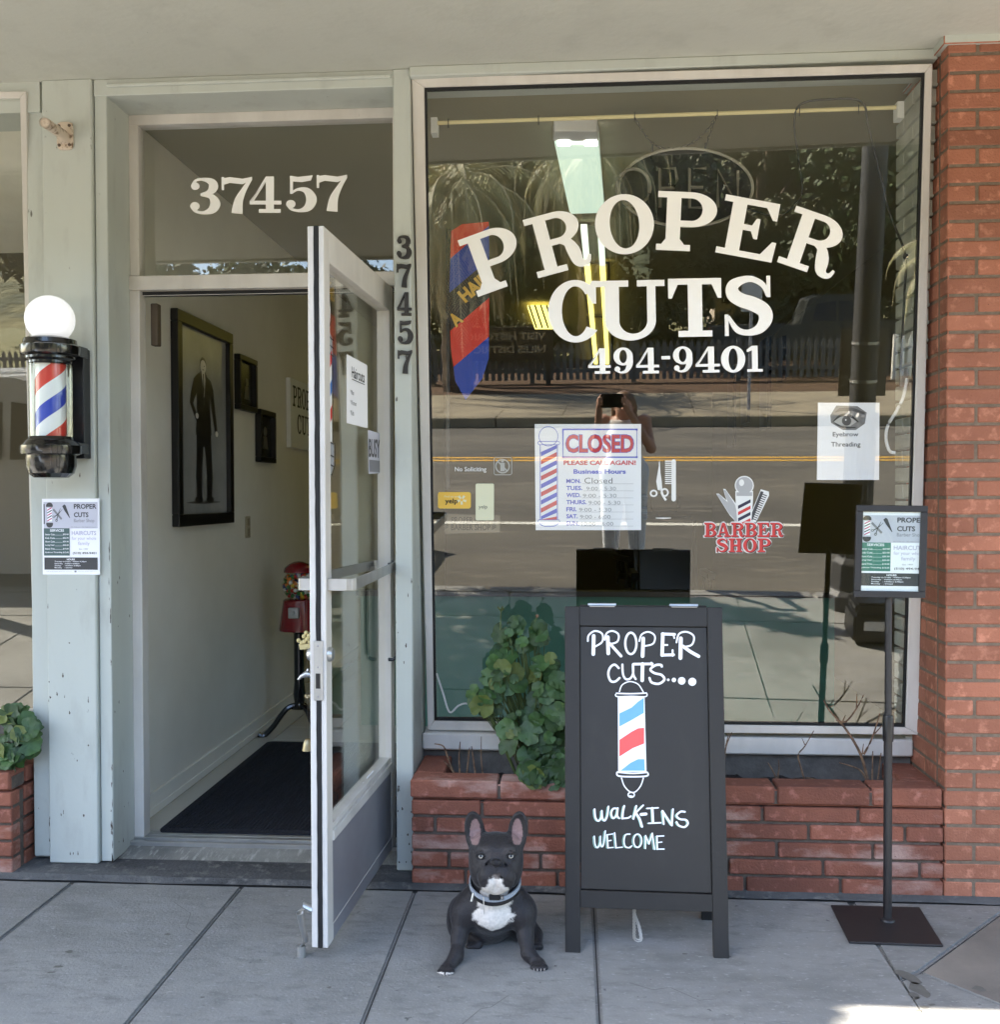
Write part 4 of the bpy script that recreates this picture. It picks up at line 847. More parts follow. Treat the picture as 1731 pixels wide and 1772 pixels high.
# hand lettering
CW = mat('white chalk paint', S(240, 240, 244), .6, var=.04, scale=30); CB = mat('light blue chalk paint', S(112, 172, 228), .6, var=.06, scale=30); CR = mat('coral red chalk paint', S(232, 92, 90), .6, var=.06, scale=30); CG = mat('mint green chalk paint', S(150, 196, 178), .6)
def AP(x, y, o=0): return atP(x, y, AF(0, 0, -.004), AN)+AN*o
za = lambda x, y, o=0: AP(960+x/4.431, 1020+y/4.431, o)
mb = MB()
def el(cx, cy, rx, ry, n=20): return [(cx+rx*math.cos(2*pi*i/n), cy+ry*math.sin(2*pi*i/n)) for i in range(n+1)]
W8 = [([(300, 355), (297, 495)], 28), ([(255, 395), (262, 350), (310, 318), (365, 340), (365, 400), (312, 437)], 14), ([(408, 365), (412, 490)], 28), ([(385, 385), (400, 335), (445, 318), (490, 345), (480, 400), (415, 420)], 14), ([(425, 415), (465, 460), (510, 510)], 22),
      (el(585, 413, 43, 82), 17), ([(680, 375), (675, 510)], 28), ([(650, 395), (668, 345), (720, 325), (768, 355), (755, 415), (680, 435)], 13), ([(830, 340), (825, 503)], 27), ([(825, 341), (920, 344)], 22), ([(835, 425), (865, 425)], 14), ([(825, 503), (912, 500)], 22), ([(905, 465), (905, 508)], 15), ([(910, 340), (918, 372)], 13),
      ([(968, 375), (965, 525)], 30), ([(935, 405), (955, 340), (1015, 325), (1068, 360), (1050, 425), (970, 442)], 14), ([(985, 435), (1040, 475), (1105, 512)], 25),
      ([(492, 602), (460, 575), (425, 600), (412, 650), (430, 700), (465, 705), (498, 678)], 17), ([(520, 575), (525, 650), (548, 687), (582, 680), (602, 640), (602, 575)], 16), ([(600, 575), (604, 650), (622, 686)], 16), ([(605, 572), (750, 570)], 20), ([(675, 570), (672, 697)], 27), ([(742, 560), (748, 590)], 12),
      ([(822, 590), (815, 578), (775, 580), (735, 612), (765, 640), (820, 655), (842, 690), (800, 722), (745, 712), (728, 678)], 18)]
for p, w_ in W8: draw(mb, [stroke2(p, w_)]+[disc(p[0][0], p[0][1], w_*.5, n=10), disc(p[-1][0], p[-1][1], w_*.5, n=10)], za, CW, .0006, .0001)
for x, y, r_ in ((872, 692, 10), (915, 693, 17), (975, 700, 29), (1056, 707, 31)): draw(mb, [disc(x, y, r_)], za, CW, .0006)
mb.build('lettering', afr); mb = MB()
pa = lambda pts, mt_, off: mb.poly([za(x, y, off) for x, y in pts], mt_)
pa([(485, 822), (690, 820), (705, 1397), (488, 1397)], CW, .0005)
pa([(497, 950), (590, 905), (640, 860), (684, 830), (684, 945), (590, 1000), (497, 1050)], CB, .0011); pa([(497, 1152), (590, 1090), (640, 1064), (687, 1060), (687, 1180), (600, 1215), (497, 1280)], CR, .0011); pa([(506, 1388), (580, 1330), (640, 1300), (688, 1300), (692, 1388)], CB, .0011)
for p, w_ in (([(497, 785), (515, 735), (560, 708), (600, 708), (645, 730), (682, 788)], 9), ([(470, 795), (590, 798), (708, 793)], 11), ([(708, 795), (698, 820), (590, 818), (480, 820), (468, 800)], 9), ([(478, 1398), (600, 1408), (714, 1400)], 12), ([(478, 1398), (490, 1428), (600, 1434), (708, 1428), (714, 1402)], 12), ([(512, 1440), (535, 1505), (580, 1550), (622, 1548), (662, 1500), (682, 1440)], 9), (el(588, 1572, 24, 19), 10), ([(575, 1580), (605, 1586)], 10)): draw(mb, [stroke2(p, w_)], za, CW, .0014)
mb.build('pole_drawing', afr); mb = MB()
zw = lambda x, y, o=0: AP(960+x/5.41, 1360+y/5.41, o)
W9 = [([(375, 215), (382, 290), (410, 325), (438, 290), (442, 230)], 17), ([(442, 230), (448, 295), (468, 322), (492, 280), (505, 190)], 17), ([(580, 208), (548, 212), (530, 255), (548, 300), (580, 270), (592, 205)], 17), ([(592, 205), (588, 275), (606, 300)], 16), ([(652, 185), (640, 240), (635, 302)], 19), ([(635, 302), (690, 296), (715, 280)], 15), ([(765, 185), (738, 305)], 19), ([(830, 178), (760, 250)], 15), ([(760, 250), (795, 305), (818, 378)], 22), ([(810, 264), (856, 260)], 28), ([(865, 208), (970, 202)], 14), ([(915, 205), (922, 342)], 22), ([(880, 347), (995, 342)], 14), ([(1010, 232), (1022, 355)], 17), ([(1010, 232), (1098, 366)], 20), ([(1098, 366), (1108, 215)], 17), ([(1220, 240), (1180, 238), (1142, 275), (1175, 308), (1230, 315), (1248, 350), (1215, 382), (1165, 368), (1142, 335)], 18),
      ([(372, 468), (380, 545), (402, 575), (426, 535), (430, 468)], 13), ([(430, 468), (430, 535), (446, 566), (462, 530), (476, 418)], 13), ([(492, 455), (500, 576)], 15), ([(500, 576), (550, 573)], 11), ([(492, 455), (545, 446)], 11), ([(497, 512), (530, 506)], 11), ([(562, 437), (576, 576)], 14), ([(576, 576), (636, 570)], 11), ([(706, 448), (665, 455), (650, 510), (662, 562), (700, 575), (722, 558)], 13), (el(778, 510, 38, 62), 13), ([(850, 582), (852, 462)], 13), ([(852, 462), (885, 540)], 13), ([(885, 540), (915, 440)], 13), ([(915, 440), (936, 590)], 13), ([(958, 468), (962, 590)], 15), ([(958, 468), (1022, 465)], 12), ([(962, 588), (1025, 588)], 12), ([(960, 527), (1005, 522)], 11)]
for p, w_ in W9: draw(mb, [stroke2([(x-14, y+3) for x, y in p], 6)], zw, CG, .0004, .00008)
for p, w_ in W9: draw(mb, [stroke2(p, w_)]+[disc(p[0][0], p[0][1], w_*.5, n=10), disc(p[-1][0], p[-1][1], w_*.5, n=10)], zw, CW, .0014, .0001)
mb.build('lettering', afr)

# ================================================================== POSTER STAND
SBLK = mat('black powder coat', S(36, 34, 35), .5, var=.1, scale=6, bump=.1)
sx_, sy_ = 1.034, -.20
std = thing('poster_stand', (sx_, sy_, 0), 'black metal poster stand with flat base plate in front of brick planter', 'poster stand')
mb = MB(); bs = [atZ(1438, 1565, .008), atZ(1470, 1629, .008), atZ(1633, 1635, .008), atZ(1592, 1569, .008)]; mb.slab([V((p.x, p.y, .001)) for p in bs], (0, 0, .007), SBLK); mb.build('base_plate', std, bevel=.002)
mb = MB(); mb.lathe([(.024, .008), (.022, .014), (.0135, .018), (.0135, .62)], (sx_, sy_, 0), SBLK, 20); mb.lathe([(.0165, .60), (.0175, .61), (.0175, .675), (.0155, .685)], (sx_, sy_, 0), BLACK, 20); mb.lathe([(.0112, .68), (.0112, 1.10)], (sx_, sy_, 0), SBLK, 20); mb.build('pole', std, smooth=True)
p0 = V((sx_, sy_-.016, 0)); fx = V((1, .03, 0)).normalized(); fu = V((-.012, .05, 1)).normalized(); fnn = fx.cross(fu).normalized()
c0 = atP(1480, 1032, p0+V((0, 0, 1.1)), -fnn if fnn.y > 0 else fnn)
q = [atP(x, y, p0+V((0, 0, 1.1)), fnn) for x, y in ((1477, 1033), (1600, 1034), (1605, 876), (1481, 874))]
ctr = (q[0]+q[1]+q[2]+q[3])/4; ww, hh = (q[1]-q[0]).length, (q[3]-q[0]).length; ex = (q[1]-q[0]+q[2]-q[3]).normalized(); ey = (q[3]-q[0]+q[2]-q[1]).normalized(); o0 = ctr-ex*ww/2-ey*hh/2
if fnn.y > 0: fnn = -fnn
mb = MB(); bw = .021
for (u0, u1, v0, v1) in ((0, 1, 0, bw/hh), (0, 1, 1-bw/hh, 1), (0, bw/ww, bw/hh, 1-bw/hh), (1-bw/ww, 1, bw/hh, 1-bw/hh)): mb.frame(o0+ex*ww*u0+ey*hh*v0, ex*ww*(u1-u0), ey*hh*(v1-v0), fnn*.012, SBLK)
mb.frame(o0+fnn*-.004, ex*ww, ey*hh, fnn*.006, SBLK); mb.build('poster_frame', std, bevel=.0015)
mb = MB(); mb.frame(o0+ex*(bw-.001)+ey*(bw-.001)+fnn*.0021, ex*(ww-2*bw+.002), ey*(hh-2*bw+.002), fnn*.001, PAPER); po2 = mb.build('poster', std)
fs_ = sheetfn(o0+ex*bw+ey*bw+fnn*.0036, ex*(ww-2*bw), ey*(hh-2*bw))
price_poster(fs_, po2, GREEN2, 1.22)
mb = MB(); mb.frame(o0+ex*bw+ey*bw+fnn*.0065, ex*(ww-2*bw), ey*(hh-2*bw), fnn*.0008, CLEAR); mb.build('cover_sheet', std)
# ================================================================== SURFACE FROM A DISTANCE FIELD (continuous bodies)
def surface_nets(f, lo, hi, h):
    n = [int(math.ceil((b-a)/h))+1 for a, b in zip(lo, hi)]
    ax = [lo[i]+h*np.arange(n[i]) for i in range(3)]
    X, Y, Z = np.meshgrid(*ax, indexing='ij'); P = np.stack([X, Y, Z], -1); d = f(P)
    ins = d < 0; s = [ins[i:n[0]-1+i, j:n[1]-1+j, k:n[2]-1+k] for i in (0, 1) for j in (0, 1) for k in (0, 1)]
    cnt = sum(a.astype(int) for a in s); act = (cnt > 0) & (cnt < 8)
    idx = -np.ones(act.shape, int); cells = np.argwhere(act); idx[act] = np.arange(len(cells))
    acc = np.zeros((len(cells), 3)); num = np.zeros(len(cells)); ci, cj, ck = cells.T
    cor = [(i, j, k) for i in (0, 1) for j in (0, 1) for k in (0, 1)]
    for a in range(8):
        for b in range(a+1, 8):
            A, B = cor[a], cor[b]
            if sum(abs(p-q) for p, q in zip(A, B)) != 1: continue
            da = d[ci+A[0], cj+A[1], ck+A[2]]; db = d[ci+B[0], cj+B[1], ck+B[2]]
            mk = (da < 0) != (db < 0); t = np.where(mk, da/(da-db+1e-12), 0)[:, None]
            pa = np.array(A)[None]*1.0; pb = np.array(B)[None]*1.0
            acc += np.where(mk[:, None], pa+(pb-pa)*t, 0); num += mk
    v = (cells+acc/num[:, None])*h+np.array(lo); fs = []
    for axn in range(3):
        o = [0, 0, 0]; o[axn] = 1
        a = ins[:n[0]-o[0], :n[1]-o[1], :n[2]-o[2]]; b = ins[o[0]:, o[1]:, o[2]:]
        for flip, mk in ((0, a & ~b), (1, b & ~a)):
            e = np.argwhere(mk); u, w_ = [(1, 2), (2, 0), (0, 1)][axn]
            ok = (e[:, u] > 0) & (e[:, w_] > 0) & (e[:, u] < n[u]-1) & (e[:, w_] < n[w_]-1); e = e[ok]
            def at(du, dw):
                q = e.copy(); q[:, u] -= du; q[:, w_] -= dw; return idx[q[:, 0], q[:, 1], q[:, 2]]
            q = np.stack([at(1, 1), at(0, 1), at(0, 0), at(1, 0)], 1)
            if flip: q = q[:, ::-1]
            fs.append(q)
    return v, np.concatenate(fs)
def cap(P, a, b, ra, rb):
    a, b = np.array(a), np.array(b); ab = b-a; t = np.clip(((P-a)@ab)/(ab@ab), 0, 1)
    return np.linalg.norm(P-a-t[..., None]*ab, axis=-1)-(ra+(rb-ra)*t)
def ell(P, c, r, R=None):
    q = P-np.array(c)
    if R is not None: q = q@np.array(R)
    r = np.array(r); k0 = np.linalg.norm(q/r, axis=-1); k1 = np.linalg.norm(q/r**2, axis=-1); return k0*(k0-1)/(k1+1e-9)
def smin(a, b, k): 
    h = np.clip(.5+.5*(b-a)/k, 0, 1); return b+(a-b)*h-k*h*(1-h)
def rotm(ax, ang): return Matrix.Rotation(ang, 3, ax)
def sdf_object(f, lo, hi, h, name, mt, parent=None, colour=None, **kw):
    v, fs = surface_nets(f, lo, hi, h); mb = MB(); mb.add(v, fs.tolist(), mt); o = mb.build(name, parent, smooth=True, angle=pi, **kw)
    if colour is not None:
        at = o.data.color_attributes.new('coat', 'FLOAT_COLOR', 'POINT'); c = colour(v); at.data.foreach_set('color', np.concatenate([c, np.ones((len(c), 1))], 1).ravel())
    return o
def coatmat(name, rough=.55, fuzz=.12):
    mt, t, b = newmat(name); N = t.nodes; L = t.links
    a = N.new('ShaderNodeAttribute'); a.attribute_name = 'coat'; ns = N.new('ShaderNodeTexNoise'); ns.inputs['Scale'].default_value = 130; ns.inputs['Detail'].default_value = 4
    ge = N.new('ShaderNodeNewGeometry'); L.new(ge.outputs['Position'], ns.inputs['Vector'])
    mr = N.new('ShaderNodeMapRange'); mr.inputs['To Min'].default_value = .72; mr.inputs['To Max'].default_value = 1.25; L.new(ns.outputs['Fac'], mr.inputs['Value'])
    hs = N.new('ShaderNodeHueSaturation'); L.new(a.outputs['Color'], hs.inputs['Color']); L.new(mr.outputs[0], hs.inputs['Value']); L.new(hs.outputs[0], b.inputs['Base Color'])
    b.inputs['Roughness'].default_value = rough; b.inputs['Sheen Weight'].default_value = fuzz; b.inputs['Sheen Roughness'].default_value = .4; b.inputs['Specular IOR Level'].default_value = .28
    bp = N.new('ShaderNodeBump'); bp.inputs['Strength'].default_value = .6; bp.inputs['Distance'].default_value = .004; L.new(ns.outputs['Fac'], bp.inputs['Height']); L.new(bp.outputs[0], b.inputs['Normal'])
    return mt

# ================================================================== DOG
def dg(x, y, Y): return np.array(atY(720+x/4.92, 1360+y/4.92, Y))
class DogF: pass
def dogfield(P):
    def E(x, y, Y, r, R=None): return ell(P, dg(x, y, Y), r, R)
    sk = E(680, 548, -.545, (.073, .066, .054))
    for x in (560, 805): sk = smin(sk, E(x, 520, -.545, (.034, .045, .036)), .02)
    sk = smin(sk, E(682, 640, -.56, (.068, .060, .056)), .03)
    for x in (555, 808): sk = smin(sk, E(x, 710, -.562, (.033, .045, .052)), .03)
    sk = smin(sk, E(683, 725, -.600, (.050, .038, .040)), .02)             # muzzle
    for x in (622, 748): sk = smin(sk, E(x+(-8 if x < 680 else 8), 775, -.616, (.031, .028, .041)), .007)   # flews
    sk = smin(sk, E(683, 850, -.592, (.036, .032, .024)), .014)             # chin
    for x in (590, 775): sk = smin(sk, E(x, 535, -.588, (.026, .018, .016)), .016)    # brows
    sk = smin(sk, cap(P, dg(645, 606, -.612), dg(722, 606, -.612), .006, .006), .012)   # wrinkle over the nose
    sk = smin(sk, E(684, 650, -.640, (.016, .012, .0125)), .007)             # nose
    sk = np.maximum(sk, -(cap(P, dg(684, 690, -.652), dg(684, 760, -.655), .0025, .002)))   # lip groove
    for s_, x in ((-1, 1), (1, 1)):
        sk = np.maximum(sk, -(cap(P, dg(684+s_*18, 770, -.650), dg(684+s_*130, 815, -.605), .0036, .0045)))   # mouth line
        sk = np.maximum(sk, -(cap(P, dg(684+s_*55, 628, -.628), dg(684+s_*110, 720, -.612), .0045, .0045)))   # cheek fold
        sk = np.maximum(sk, -(E(684+s_*12, 655, -.654, (.0042, .004, .0032))))   # nostrils
    for x in (552, 810):
        sk = np.maximum(sk, -(E(x, 597, -.609, (.0125, .012, .0100)))); o_ = 1 if x < 680 else -1
        sk = smin(sk, cap(P, dg(x-36, 584, -.605), dg(x, 566, -.6125), .004, .005), .004); sk = smin(sk, cap(P, dg(x, 566, -.6125), dg(x+36, 582, -.605), .005, .004), .004)
        sk = smin(sk, cap(P, dg(x-30, 625, -.606), dg(x+30, 625, -.606), .0035, .0035), .004)
    nk = cap(P, dg(680, 730, -.50), dg(665, 940, -.475), .064, .072)
    b = smin(nk, E(655, 1060, -.480, (.084, .078, .064)), .035)
    b = smin(b, E(640, 1110, -.38, (.080, .11, .074)), .05)
    b = smin(b, E(640, 1090, -.29, (.088, .08, .058)), .05)
    for x, xe, xw, xp, Ye, Yw, Yp, ye, yw, yp in ((395, 365, 345, 268, -.535, -.575, -.615, 1290, 1440, 1560), (925, 935, 955, 1040, -.53, -.555, -.575, 1290, 1420, 1518)):
        b = smin(b, E(x+(18 if x < 600 else -18), 1085, -.485, (.036, .054, .055)), .03)
        b = smin(b, cap(P, dg(670+(x-670)*.42, 900, -.475), dg(x+(16 if x < 600 else -16), 1060, -.487), .042, .040), .03)
        l = smin(cap(P, dg(x, 1110, -.50), dg(xe, ye, Ye), .034, .0215), cap(P, dg(xe, ye, Ye), dg(xw, yw, Yw), .0215, .018), .02)
        l = smin(l, cap(P, dg(xw, yw, Yw), dg(xp, yp, Yp), .0185, .021), .02)
        for k in range(4):
            dx = (k-1.5)*(30 if x < 600 else 28); l = smin(l, cap(P, dg(xp+dx*.5, yp-6, Yp+.004), dg(xp+dx-(14 if x < 600 else -10), yp+30+(8 if k in (1, 2) else 0), Yp-.030+(.006 if k in (0, 3) else 0)), .0140, .0125), .006)
        b = smin(b, l, .012)
    for x, xf, yk in ((372, 490, 1100), (905, 1020, 1110)):
        b = smin(b, E(x, yk+25, -.385, (.042, .070, .070)), .025)
        f_ = cap(P, dg(xf-10, 1270, -.39), dg(xf, 1345, -.445), .028, .021)
        for k in range(4): f_ = smin(f_, cap(P, dg(xf+(k-1.5)*14, 1345, -.45), dg(xf+(k-1.5)*27, 1368, -.475), .010, .0095), .006)
        b = smin(b, f_, .03)
    d = smin(b, sk, .028)
    for s_, xb, xt, xm in ((-1, 528, 480, 500), (1, 840, 892, 868)):
        R = rotm('Y', math.radians(-9 if s_ < 0 else 9)) @ rotm('Z', math.radians(-22*s_))
        ear = E(xm, 378, -.530, (.0315, .013, .060), R); ear = np.maximum(ear, -E(xm+s_*2, 372, -.5395, (.0245, .0105, .050), R))
        ear = smin(ear, E((xb+xm)/2+s_*4, 462, -.535, (.026, .02, .022)), .012)
        ear = np.maximum(ear, -E(xm-s_*4, 400, -.548, (.018, .014, .030), R))
        d = smin(d, ear, .012)
    g_ = P[..., 2]-.001
    return np.maximum(d, -g_)
def dogcolour(v):
    gr = np.array(S(40, 37, 38)); wh = np.array(S(214, 206, 196)); pk = np.array(S(146, 118, 114)); bk = np.array(S(26, 24, 26)); br = np.array(S(72, 62, 56))
    c = np.tile(gr, (len(v), 1)); px = np.zeros((len(v), 2))
    vv = v-np.array(CAM); z = vv@np.array(FWD); X = PCX+FOC*(vv@np.array(RGT))/z; Y = PCY-FOC*(vv@np.array(UPV))/z
    X = (X-720)*4.92; Y = (Y-1360)*4.92; fr_ = v[:, 1]
    jag = 9*np.sin(X*.07+Y*.03)+6*np.sin(Y*.11+X*.05)+rng.normal(0, 5, len(v))
    def blend(mask, col, a=1): c[mask] = c[mask]*(1-a)+col*a
    def soft(w_, col): w_ = np.clip(w_, 0, 1)[:, None]; c[:] = c*(1-w_)+col*w_
    blend((Y > 560) & (Y < 640) & (np.abs(X-684) < 70) & (fr_ < -.55), br, .25)
    # white chest blaze
    w_ = 190-np.abs(Y-1090)*.55; hw_ = np.interp(Y, [870, 900, 980, 1030, 1100, 1150, 1200, 1240], [110, 115, 140, 125, 178, 150, 85, -20])
    soft(np.where((Y > 860) & (Y < 1250) & (fr_ < -.49), (hw_-np.abs(X-660+(Y-1100)*.05)-jag)/26+.5, 0), wh)
    # white chin and muzzle flash
    hw2 = np.interp(Y, [745, 790, 830, 860, 900, 930], [-10, 60, 60, 75, 150, 120])
    soft(np.where((Y > 735) & (Y < 945) & (fr_ < -.54), (hw2-np.abs(X-680)-jag*.5)/18+.5, 0), wh)
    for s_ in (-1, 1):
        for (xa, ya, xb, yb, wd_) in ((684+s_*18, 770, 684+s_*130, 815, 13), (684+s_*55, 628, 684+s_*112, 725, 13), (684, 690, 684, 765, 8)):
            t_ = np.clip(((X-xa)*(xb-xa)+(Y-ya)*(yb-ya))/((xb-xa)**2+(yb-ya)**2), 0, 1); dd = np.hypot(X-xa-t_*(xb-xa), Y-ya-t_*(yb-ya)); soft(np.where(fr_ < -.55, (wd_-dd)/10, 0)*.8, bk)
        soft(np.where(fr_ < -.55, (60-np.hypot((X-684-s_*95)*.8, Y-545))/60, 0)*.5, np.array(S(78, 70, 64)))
    blend((Y > 745) & (Y < 792) & (np.abs(X-690) < 24) & (fr_ < -.6), br, .8)
    blend((np.abs(X-684) < 58) & (Y > 612) & (Y < 690) & (fr_ < -.622), bk)
    for x in (552, 810): blend(((X-x)/46)**2+((Y-597)/34)**2 < 1, bk, .7) if False else blend((((X-x)/44)**2+((Y-597)/32)**2 < 1) & (fr_ < -.56), bk, .7)
    for s_, xm in ((-1, 505), (1, 862)): blend((((X-xm)/46)**2+((Y-395)/118)**2 < 1) & (fr_ < -.515) & (Y < 500), pk, .75)
    blend((Y > 1580) & (X < 330) & (((X < 238) & (Y > 1583)) | ((X > 255) & (Y > 1588))), wh)
    return c
dl = dg(640, 1300, -.45)
dog = sdf_object(dogfield, (dl[0]-.24, -.72, 0), (dl[0]+.24, -.18, .50), .003, 'dog', coatmat('short dark grey dog coat'), colour=dogcolour, loc=(dl[0], -.45, 0), label='dark grey french bulldog sitting on the pavement with white chest and pricked ears', cat='dog')
for x, y in ((552, 596), (810, 596)):
    mb = MB(); c_ = V(dg(x, y, -.5995)); vw = (CAM-c_).normalized(); mb.ball(c_, .0098, mat('dark eye rim', S(44, 38, 36), .2), 20)
    mb.lathe([(.0001, .0001), (.0068, .0001), (.0064, .0006), (.0001, .0012)], c_+vw*.0088, mat('dog pale amber iris', S(158, 150, 136), .08), 20, vw); mb.lathe([(.0001, 0), (.0036, 0), (.0001, .0004)], c_+vw*.0102, mat('dog pupil', S(14, 12, 12), .05), 16, vw); mb.build('eye', dog, smooth=True)
# collars follow the neck, hanging lower at the front
def collar(name, yfront, yside, mtl, r, wd, hgt, tilt):
    mb = MB(); c0 = dg(674, yside, -.495); pts = []; n = 40; A, B, A2, B2 = [], [], [], []
    for i in range(n+1):
        a = 2*pi*i/n; dx, dy = math.sin(a), -math.cos(a); z = -(.5+.5*math.cos(a))**1.5*tilt
        for lst, rr, zz in ((A, r, hgt/2), (B, r, -hgt/2), (A2, r+wd, hgt/2), (B2, r+wd, -hgt/2)): lst.append(V((c0[0]+dx*rr, c0[1]+dy*rr*1.12, c0[2]+z+zz)))
    for p, q in ((A2, B2), (A, A2), (B2, B), (B, A)): mb.strip(p, q, mtl)
    return mb.build(name, dog, smooth=True)
WEAVE = mat('pale blue woven collar', S(176, 184, 194), .8, var=.5, scale=420, bump=.5, bscale=500)
collar('collar', 0, 770, WEAVE, .0765, .004, .013, .037)
collar('buckle_collar', 0, 792, BLACK, .0755, .0045, .013, .041)
mb = MB(); c_ = V(dg(690, 945, -.592)); mb.frame(c_+V((-.024, -.006, -.008)), (.034, 0, 0), (0, .008, 0), (0, 0, .017), BLACK); mb.frame(c_+V((.0105, -.0064, -.006)), (.010, 0, 0), (0, .008, 0), (0, 0, .013), mat('grey buckle', S(140, 136, 130), .4)); mb.build('buckle', dog, bevel=.002)
mb = MB(); a_ = V(dg(575, 945, -.592)); mb.tube([a_, a_+V((.001, -.002, -.025)), a_+V((.002, -.001, -.05))], .0017, CH, 6); mb.lathe([(.0065, 0), (.0065, .0015), (.0001, .0016)], a_+V((-.004, -.002, -.03)), CH, 14, (0, -1, 0)); mb.tube([a_+V((-.03, -.0, .012)), a_+V((-.036, -.004, -.012))], .0035, ALUBARE, 6); mb.build('name_tag', dog)
CLW = mat('dog claw', S(150, 142, 134), .4)
for xp, yp, Yp, sg in ((268, 1560, -.615, -14), (1040, 1518, -.575, 10)):
    for k in range(4):
        dx = (k-1.5)*29; q = V(dg(xp+dx+sg, yp+38+(8 if k in (1, 2) else 0), Yp-.040+(.006 if k in (0, 3) else 0)))
        mb = MB(); mb.tube([q+V((0, .006, .006)), q+V((0, -.003, .001)), q+V((0, -.007, -.004))], [.0028, .0022, .0006], CLW, 6); mb.build('claw', dog, smooth=True)

# ================================================================== GERANIUMS AND DRY STEMS
LEAF = layered('geranium leaf', S(58, 88, 40), [(S(38, 64, 30), 14, .5, .15, (1, 1, 1)), (S(84, 106, 46), 26, .68, .06, (1, 1, 1))], rough=.55, bump=.3, bscale=120, island=.30)
STEM = mat('green stem', S(86, 100, 52), .7, var=.3, scale=30); TWIG = layered('dry brown twig', S(128, 100, 76), [(S(84, 64, 50), 40, .5, .1, (1, 1, 1))], rough=.9, bump=.5, bscale=200)
LEAFY = mat('yellowing geranium leaf', S(96, 108, 46), .6, var=.3, scale=30)
def leaf(mb, c, nrm, r, spin, LEAF=None):
    nrm = V(nrm).normalized(); a = nrm.cross(V((0, 0, 1)) if abs(nrm.z) < .95 else V((1, 0, 0))).normalized(); b = nrm.cross(a); n = 28; c = V(c)
    ph = random.uniform(0, 6); vs = [c-nrm*r*.10]; mid = []; outr = []
    for i in range(n):
        t = 2*pi*i/n; notch = 1-.55*math.exp(-((t-pi)/.22)**2); lob = 1+.045*math.cos(7*t)+.03*math.sin(18*t)
        rr = r*notch*lob; wv = r*(.10*math.cos(3*t+ph)+.05*math.sin(7*t)); d = a*math.cos(t+spin)+b*math.sin(t+spin)
        mid.append(c+d*rr*.55+nrm*(r*.02*math.cos(7*t))); outr.append(c+d*rr+nrm*(wv+r*.06))
    vs += mid+outr; fs = [(0, 1+i, 1+(i+1) % n) for i in range(n)]+[(1+i, 1+n+i, 1+n+(i+1) % n, 1+(i+1) % n) for i in range(n)]
    mb.add(vs, fs, LEAF)
def geranium(name, blobs, base, label, seed, nl):
    random.seed(seed); t = thing(name, base, label, 'plant'); lf, st = MB(), MB(); base = V(base)
    for (c, rx, ry, rz_, n) in blobs:
        for k in range(n):
            d = V((random.gauss(0, 1), random.gauss(0, 1)-.5, random.gauss(0, 1))).normalized(); q = random.uniform(.55, 1)
            p = V(c)+V((d.x*rx*q, d.y*ry*q, d.z*rz_*q)); nn = V((d.x*.7+random.uniform(-.4, .4), -1.1+random.uniform(-.5, .3), .55+d.z*.5+random.uniform(-.7, .5)))
            r = random.choice([.013, .018, .024, .030, .034, .039, .045]); leaf(lf, p, nn, r, random.uniform(0, 6.28), LEAFY if random.random() < .06 else LEAF)
            j = base+V((random.uniform(-.06, .06), random.uniform(-.02, .04), random.uniform(0, .15)))
            st.tube(catmull([p-nn.normalized()*.006, p+(j-p)*.4+V((0, .02, -.02)), j], 3), .0018, STEM, 5, cap=False)
    for k in range(7):
        c = blobs[k % len(blobs)][0]; st.tube(catmull([base+V((random.uniform(-.05, .05), 0, 0)), base+(V(c)-base)*.5+V((random.uniform(-.03, .03), 0, 0)), V(c)], 5), [.006]*10+[.005], STEM, 7)
    lf.build('foliage', t, smooth=True); st.build('stem', t, smooth=True); return t
def pb_(x, y, Y): return atY(x, y, Y)
gb = [(pb_(905, 1100, .14), .10, .06, .06, 20), (pb_(865, 1160, .13), .11, .07, .09, 34), (pb_(945, 1180, .13), .08, .08, .11, 36), (pb_(838, 1212, .10), .06, .05, .06, 15), (pb_(920, 1270, .08), .11, .08, .09, 42), (pb_(960, 1330, .03), .055, .05, .06, 22), (pb_(985, 1230, .10), .06, .07, .14, 36), (pb_(925, 1335, -.005), .05, .03, .04, 10)]
g1 = geranium('geranium', gb, pb_(925, 1350, .2)+V((0, 0, -.03)), 'leafy green geranium in the brick planter behind the black chalkboard', 5, 0)
mb = MB(); q = pb_(866, 1090, .14); tp = pb_(867, 1058, .14); mb.tube([q, tp], .0022, STEM, 6)
for k in range(6): a = k*1.05; mb.tube([tp, tp+V((.012*math.cos(a), .012*math.sin(a), .012+.006*(k % 2)))], [.002, .003], STEM, 5)
mb.build('seed_head', g1); mb = MB(); q = pb_(925, 1080, .14); tp = pb_(930, 1066, .14); mb.tube([q, tp], .002, STEM, 6); mb.ball(tp, .007, TWIG, 8); mb.build('flower_bud', g1)
gl = [(pb_(30, 1245, .10), .07, .05, .05, 22), (pb_(45, 1270, .06), .05, .04, .05, 18), (pb_(15, 1300, .05), .09, .05, .05, 26)]
geranium('geranium', gl, pb_(15, 1330, .15), 'small leafy green geranium at the left edge beside the grey pilaster', 9, 0)
def twigs(base, arms, label):
    t = MB(); base = V(base)
    for pts, r in arms: t.tube(catmull(pts, 4), [r*.72*(1-.55*i/(4*(len(pts)-1))) for i in range(4*(len(pts)-1)+1)], TWIG, 7)
    return t.build('dry_stems', label=label, cat='plant', smooth=True, group='leafless plants in the brick planter')
zt2 = lambda x, y, Y=.2: atY(1240+x/3.525, 1050+y/3.525, Y)
